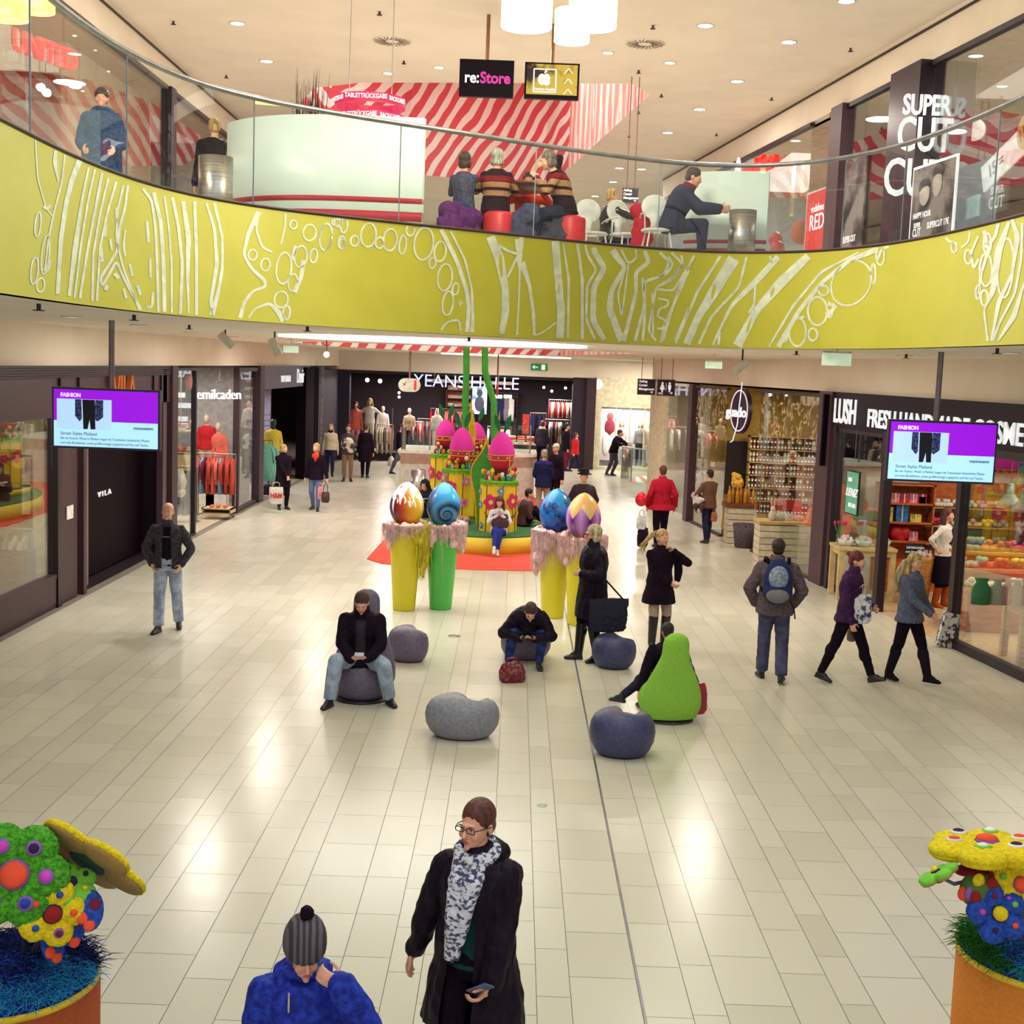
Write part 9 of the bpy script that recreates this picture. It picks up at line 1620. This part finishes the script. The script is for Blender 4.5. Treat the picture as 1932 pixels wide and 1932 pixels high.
# right side: phone shop, dark columns, hairdresser
UR = M('upper_right_wall', (206, 196, 176), .8)
def urw(name, Y, d0, d1, z0, z1, m): a = RP(Y, d0); b = RP(Y, d1); return struct(MB().prism([(a.x, a.y), (b.x, a.y), (b.x, a.y + .12), (a.x, a.y + .12)], z0, z1).build(name, m))
struct(MB().quad(RP(8, .15, 8.68), RP(37, .15, 8.68), RP(37, 6, 8.68), RP(8, 6, 8.68)).build('ceiling_7', M('upper_ceiling_beige', (214, 184, 160), .8))); wallbox('wall_right_10', [(RP(37, 4.5).x, RP(37, 4.5).y), (RP(8, 4.5).x, RP(8, 4.5).y)], U, 8.68, .2, UR)
urw('wall_right_11', 36.4, .1, 6, U, 8.68, M('phone_white', (236, 234, 230), .6)); urw('wall_right_12', 24.4, .3, 5, U, 8.68, UDK)
area_light('shop_lamp', RP(31, 1.8, 8.6), 1.6, 6, 190, (1, .96, .9)); area_light('shop_lamp', RP(19, 2, 8.6), 1.6, 6, 90, (1, .88, .76))
post('dark column between the phone shop and the hairdresser, upper floor', AR(1585, 300).y, 'R', U, 8.68, .55, M('column_mauve'), .45, .1); cl_ = post('black column with stacked white SUPER CUT letters', AR(1712, 300).y - .15, 'R', U, 8.68, 1.1, M('column_black', (36, 16, 40), .3), .9, .25)
YC = AR(1712, 300).y
sg_ = empty('shop_sign', RP(YC, -.25, 7.6)); tag(sg_, 'stacked white SUPER CUT letters on the black column, CUT repeated as modelled reflection', 'sign')
BM = Matrix.Translation(-Vector(sg_.location))
for w_, z, s_ in (('SUPER', 7.95, .42), ('CUT', 7.50, .72)): text('lettering', w_, s_, GW_, sg_, matrix=BM @ rot_m((1, 0, 0), (RP(YC, -.0, 0).x - .02, RP(YC - .8, 0).y - .08, z)), ext=.02, off=.008, sx=.62 if w_ == 'SUPER' else .58)
text('lettering', 'CUT', .8, GW_, sg_, matrix=BM @ rot_m((1, 0, 0), (RP(YC, -.0, 0).x - .12, RP(YC - .8, 0).y - .08, 6.85)), ext=.02, off=.008, sx=.6)  # lower CUT is the mirrored reflection of the sign, built as solid letters
front('phone shop front on the upper floor', 'R', 25.2, 36.2, U, 8.66, BROWN, 0, joints=(27.9, 31.5), fw=.07); front('hairdresser front left of the black column', 'R', AR(1683, 300).y + .1, 24.2, U, 8.66, DARK, 0, joints=(22.6,), fw=.08); front('hairdresser front at the right edge of the photo', 'R', 9, YC - .75, U, 8.66, DARK, 0, joints=(14, 17.2, 19.4), fw=.08)
sg_ = empty('shop_sign', AR(1435, 310, -.1)); tag(sg_, 'red vodafone lettering with white round emblem above the phone shop', 'sign'); ptx = sg_.location; BM = Matrix.Translation(-Vector(ptx)); yA = AR(1405, 318, -.12); text('lettering', 'vodafone', .52, M('voda_red', (226, 44, 36), .5, emis=.8), sg_, matrix=BM @ rot_m((-WD.x, -WD.y, 0), Vector((yA.x, yA.y, AR(1440, 310, -.12).z))), ext=.05, off=.01, sx=1.15, align='LEFT'); q = AR(1392, 322, -.14) - Vector(ptx); MB().ell(q, (.05, .30, .30), nu=20, nv=12).build('emblem_disc', GW_, sg_)
# posters and promos
def rposter(label, x, y, w_, h_, m, d=-.08, name='poster', frame=None, lines=(), cat='poster'):
 q = AR(x, y, d); o = tag(MB().box((0, 0, 0), (.03, w_, h_)).build(name, m, loc=q, rz=wa), label, cat)
 if frame: MB().box((.004, 0, 0), (.03, w_ + .08, h_ + .08)).build('poster_frame', frame, o)
 for s, dy, dz, sz, mt, sx in lines: text('lettering', s, sz, mt, o, matrix=rot_m((0, -1, 0), (-.018, dy, dz)), ext=.002, off=.002, sx=sx)
 return o
SWm = M('sign_white'); PB = M('poster_grey', (130, 122, 124), .5, c2=(40, 30, 40), scale=1.8, lo=.40, hi=.55)
po = rposter('framed black and white hairdresser poster of a couple with HAPPY HOUR text', 1760, 378, 1.5 * .9, 1.05, PB, -.30, frame=M('sign_white'), lines=(('HAPPY HOUR', .30, -.18, .12, SWm, .8), ('SUPER', .44, -.32, .10, SWm, .8), ('CUT', .44, -.43, .17, SWm, .8), ('SUPERCUT 17€', -.25, -.36, .13, SWm, .8)))
mb = MB(); mb.ell((-.02, .25, .12), (.01, .17, .17)).ell((-.02, -.15, .22), (.01, .15, .19)); mb.build('pictured_faces', M('face_grey', (190, 180, 176), .5), po); mb = MB(); mb.ell((-.018, .28, .24), (.01, .2, .12)).ell((-.018, -.15, .40), (.01, .19, .10)); mb.build('pictured_hair', M('poster_dark2', (40, 30, 40), .5), po)
rposter('tall grey portrait poster with text between the two dark columns', 1612, 385, .9, 1.75, PB, -.03, lines=(('SUPER CUT', .1, -.6, .16, SWm, .7),)); rposter('red phone-shaped promotional stand reading RED at the phone shop', 1542, 425, 1.15, 1.25, M('red_phone', (216, 40, 46), .4), -.10, 'phone_display', frame=M('phone_silver', (206, 200, 200), .3), lines=(('vodafone', 0, .32, .2, SWm, .9), ('RED', 0, .05, .42, SWm, 1.0)), cat='display')
pr = rposter('white price banner with yellow 15 disc at the right edge', 1905, 290, 1.5, .38, M('sign_white'), .15, 'price_banner', lines=(('15 =', .35, 0, .26, M('poster_dark2'), .9), ), cat='banner'); pr.rotation_euler = (-.35, 0, wa); q = MB(); q.cyl((-.02, -.5, .05), (-.035, -.5, .05), .24, n=24); q.build('yellow_disc', M('disc_yellow', (222, 190, 40), .5), pr); text('lettering', '15€', .24, M('poster_dark2'), pr, matrix=rot_m((0, -1, 0), (-.04, -.5, .05)), ext=.002, off=.004)
rposter('small white SUPER CUT lettering panel inside the hairdresser', 1882, 372, .6, .42, M('glass_print', (120, 112, 108), .4), .4, 'lettering_panel', lines=(('SUPER', 0, .1, .15, SWm, .9), ('CUT', 0, -.08, .24, SWm, .9)), cat='sign')
for lb, x, y, r_ in (('upper red balloon by the phone shop', 1463, 452, .15), ('lower red balloon by the phone shop', 1467, 470, .16), ('coral balloon behind the phone shop glass', 1512, 438, .22)): q = AR(x, y, .3); o = MB().ell((0, 0, 0), (r_, r_, r_ * 1.15), egg=.06).build('balloon', M('red_balloon') if r_ < .2 else CM['coral'], loc=q); tag(o, lb, 'balloon')
q = AR(1838, 245, .9); tag(MB().ell((0, 0, 0), .17, nu=20, nv=12).build('globe_lamp', M('globe_glass', (230, 226, 214), .1, emis=1.2), loc=q), 'clear globe lamp glowing in the hairdresser', 'lamp'); MB().cyl((0, 0, .17), (0, 0, 8.68 - q.z), .006, n=5).build('cord', STEEL, COL.objects[-1])
for i, (x, y) in enumerate(((1833, 111), (1765, 145), (1911, 72), (1632, 222), (1530, 263), (1880, 20))): spot('bright downlight inside the right upper shops', AR(x, y, 1.0), 'downlights inside the right upper shops', .085, 8.68)
q = AR(1858, 420, .8); root = empty('reception_desk', (q.x, q.y, U)); tag(root, 'dark reception desk with a monitor in the hairdresser', 'desk'); MB().box((0, 0, .5), (.6, 1.6, 1.0)).build('desk_body', UDK, root); MB().box((0, 0, 1.02), (.7, 1.7, .05)).build('desk_top', DARK, root); MB().box((-.1, .3, 1.28), (.04, .5, .36)).build('monitor', M('screen_mint', (160, 206, 190), .3, emis=.4), root)
sp_row = None
for i in range(12):
 q = RP(16.2 + .22 * i, 2.2, U + 1.35); lb = 'product bottle on the hairdresser shelf, %s from the right' % ORD[i]
 if sp_row is None: sp_row = MB().lathe([(.04, 0), (.04, .18), (.015, .2), (.015, .25)], n=10).build('bottle', CM['cream'], loc=q); tag(sp_row, lb, 'bottle', 'product bottles in the hairdresser')
 else: dup(sp_row, q, 0, lb, 'product bottles in the hairdresser')
q = RP(17.4, 2.2, 0); sh_ = empty('wall_shelf', (q.x, q.y, U)); tag(sh_, 'product shelf standing inside the hairdresser', 'shelf'); [MB().box((0, 0, z), (.3, 2.9, .03)).build('shelf_board', WHITE, sh_) for z in (.5, .93, 1.335)]; [MB().box((0, y, .68), (.28, .03, 1.36)).build('shelf_side', UDK, sh_) for y in (-1.43, 1.43)]; sh_.rotation_euler = (0, 0, wa)
# far cafe wall and odd details on the upper floor
q = AY(1185, 425, 30); tag(MB().box((0, 0, .6), (2.4, .3, 1.2)).build('hedge_box', M('hedge_green', (60, 140, 66), .9, c2=(150, 190, 130), scale=12, lo=.42, hi=.5), loc=(q.x, 29.5, U)), 'low green leafy screen behind the upper cafe', 'screen')
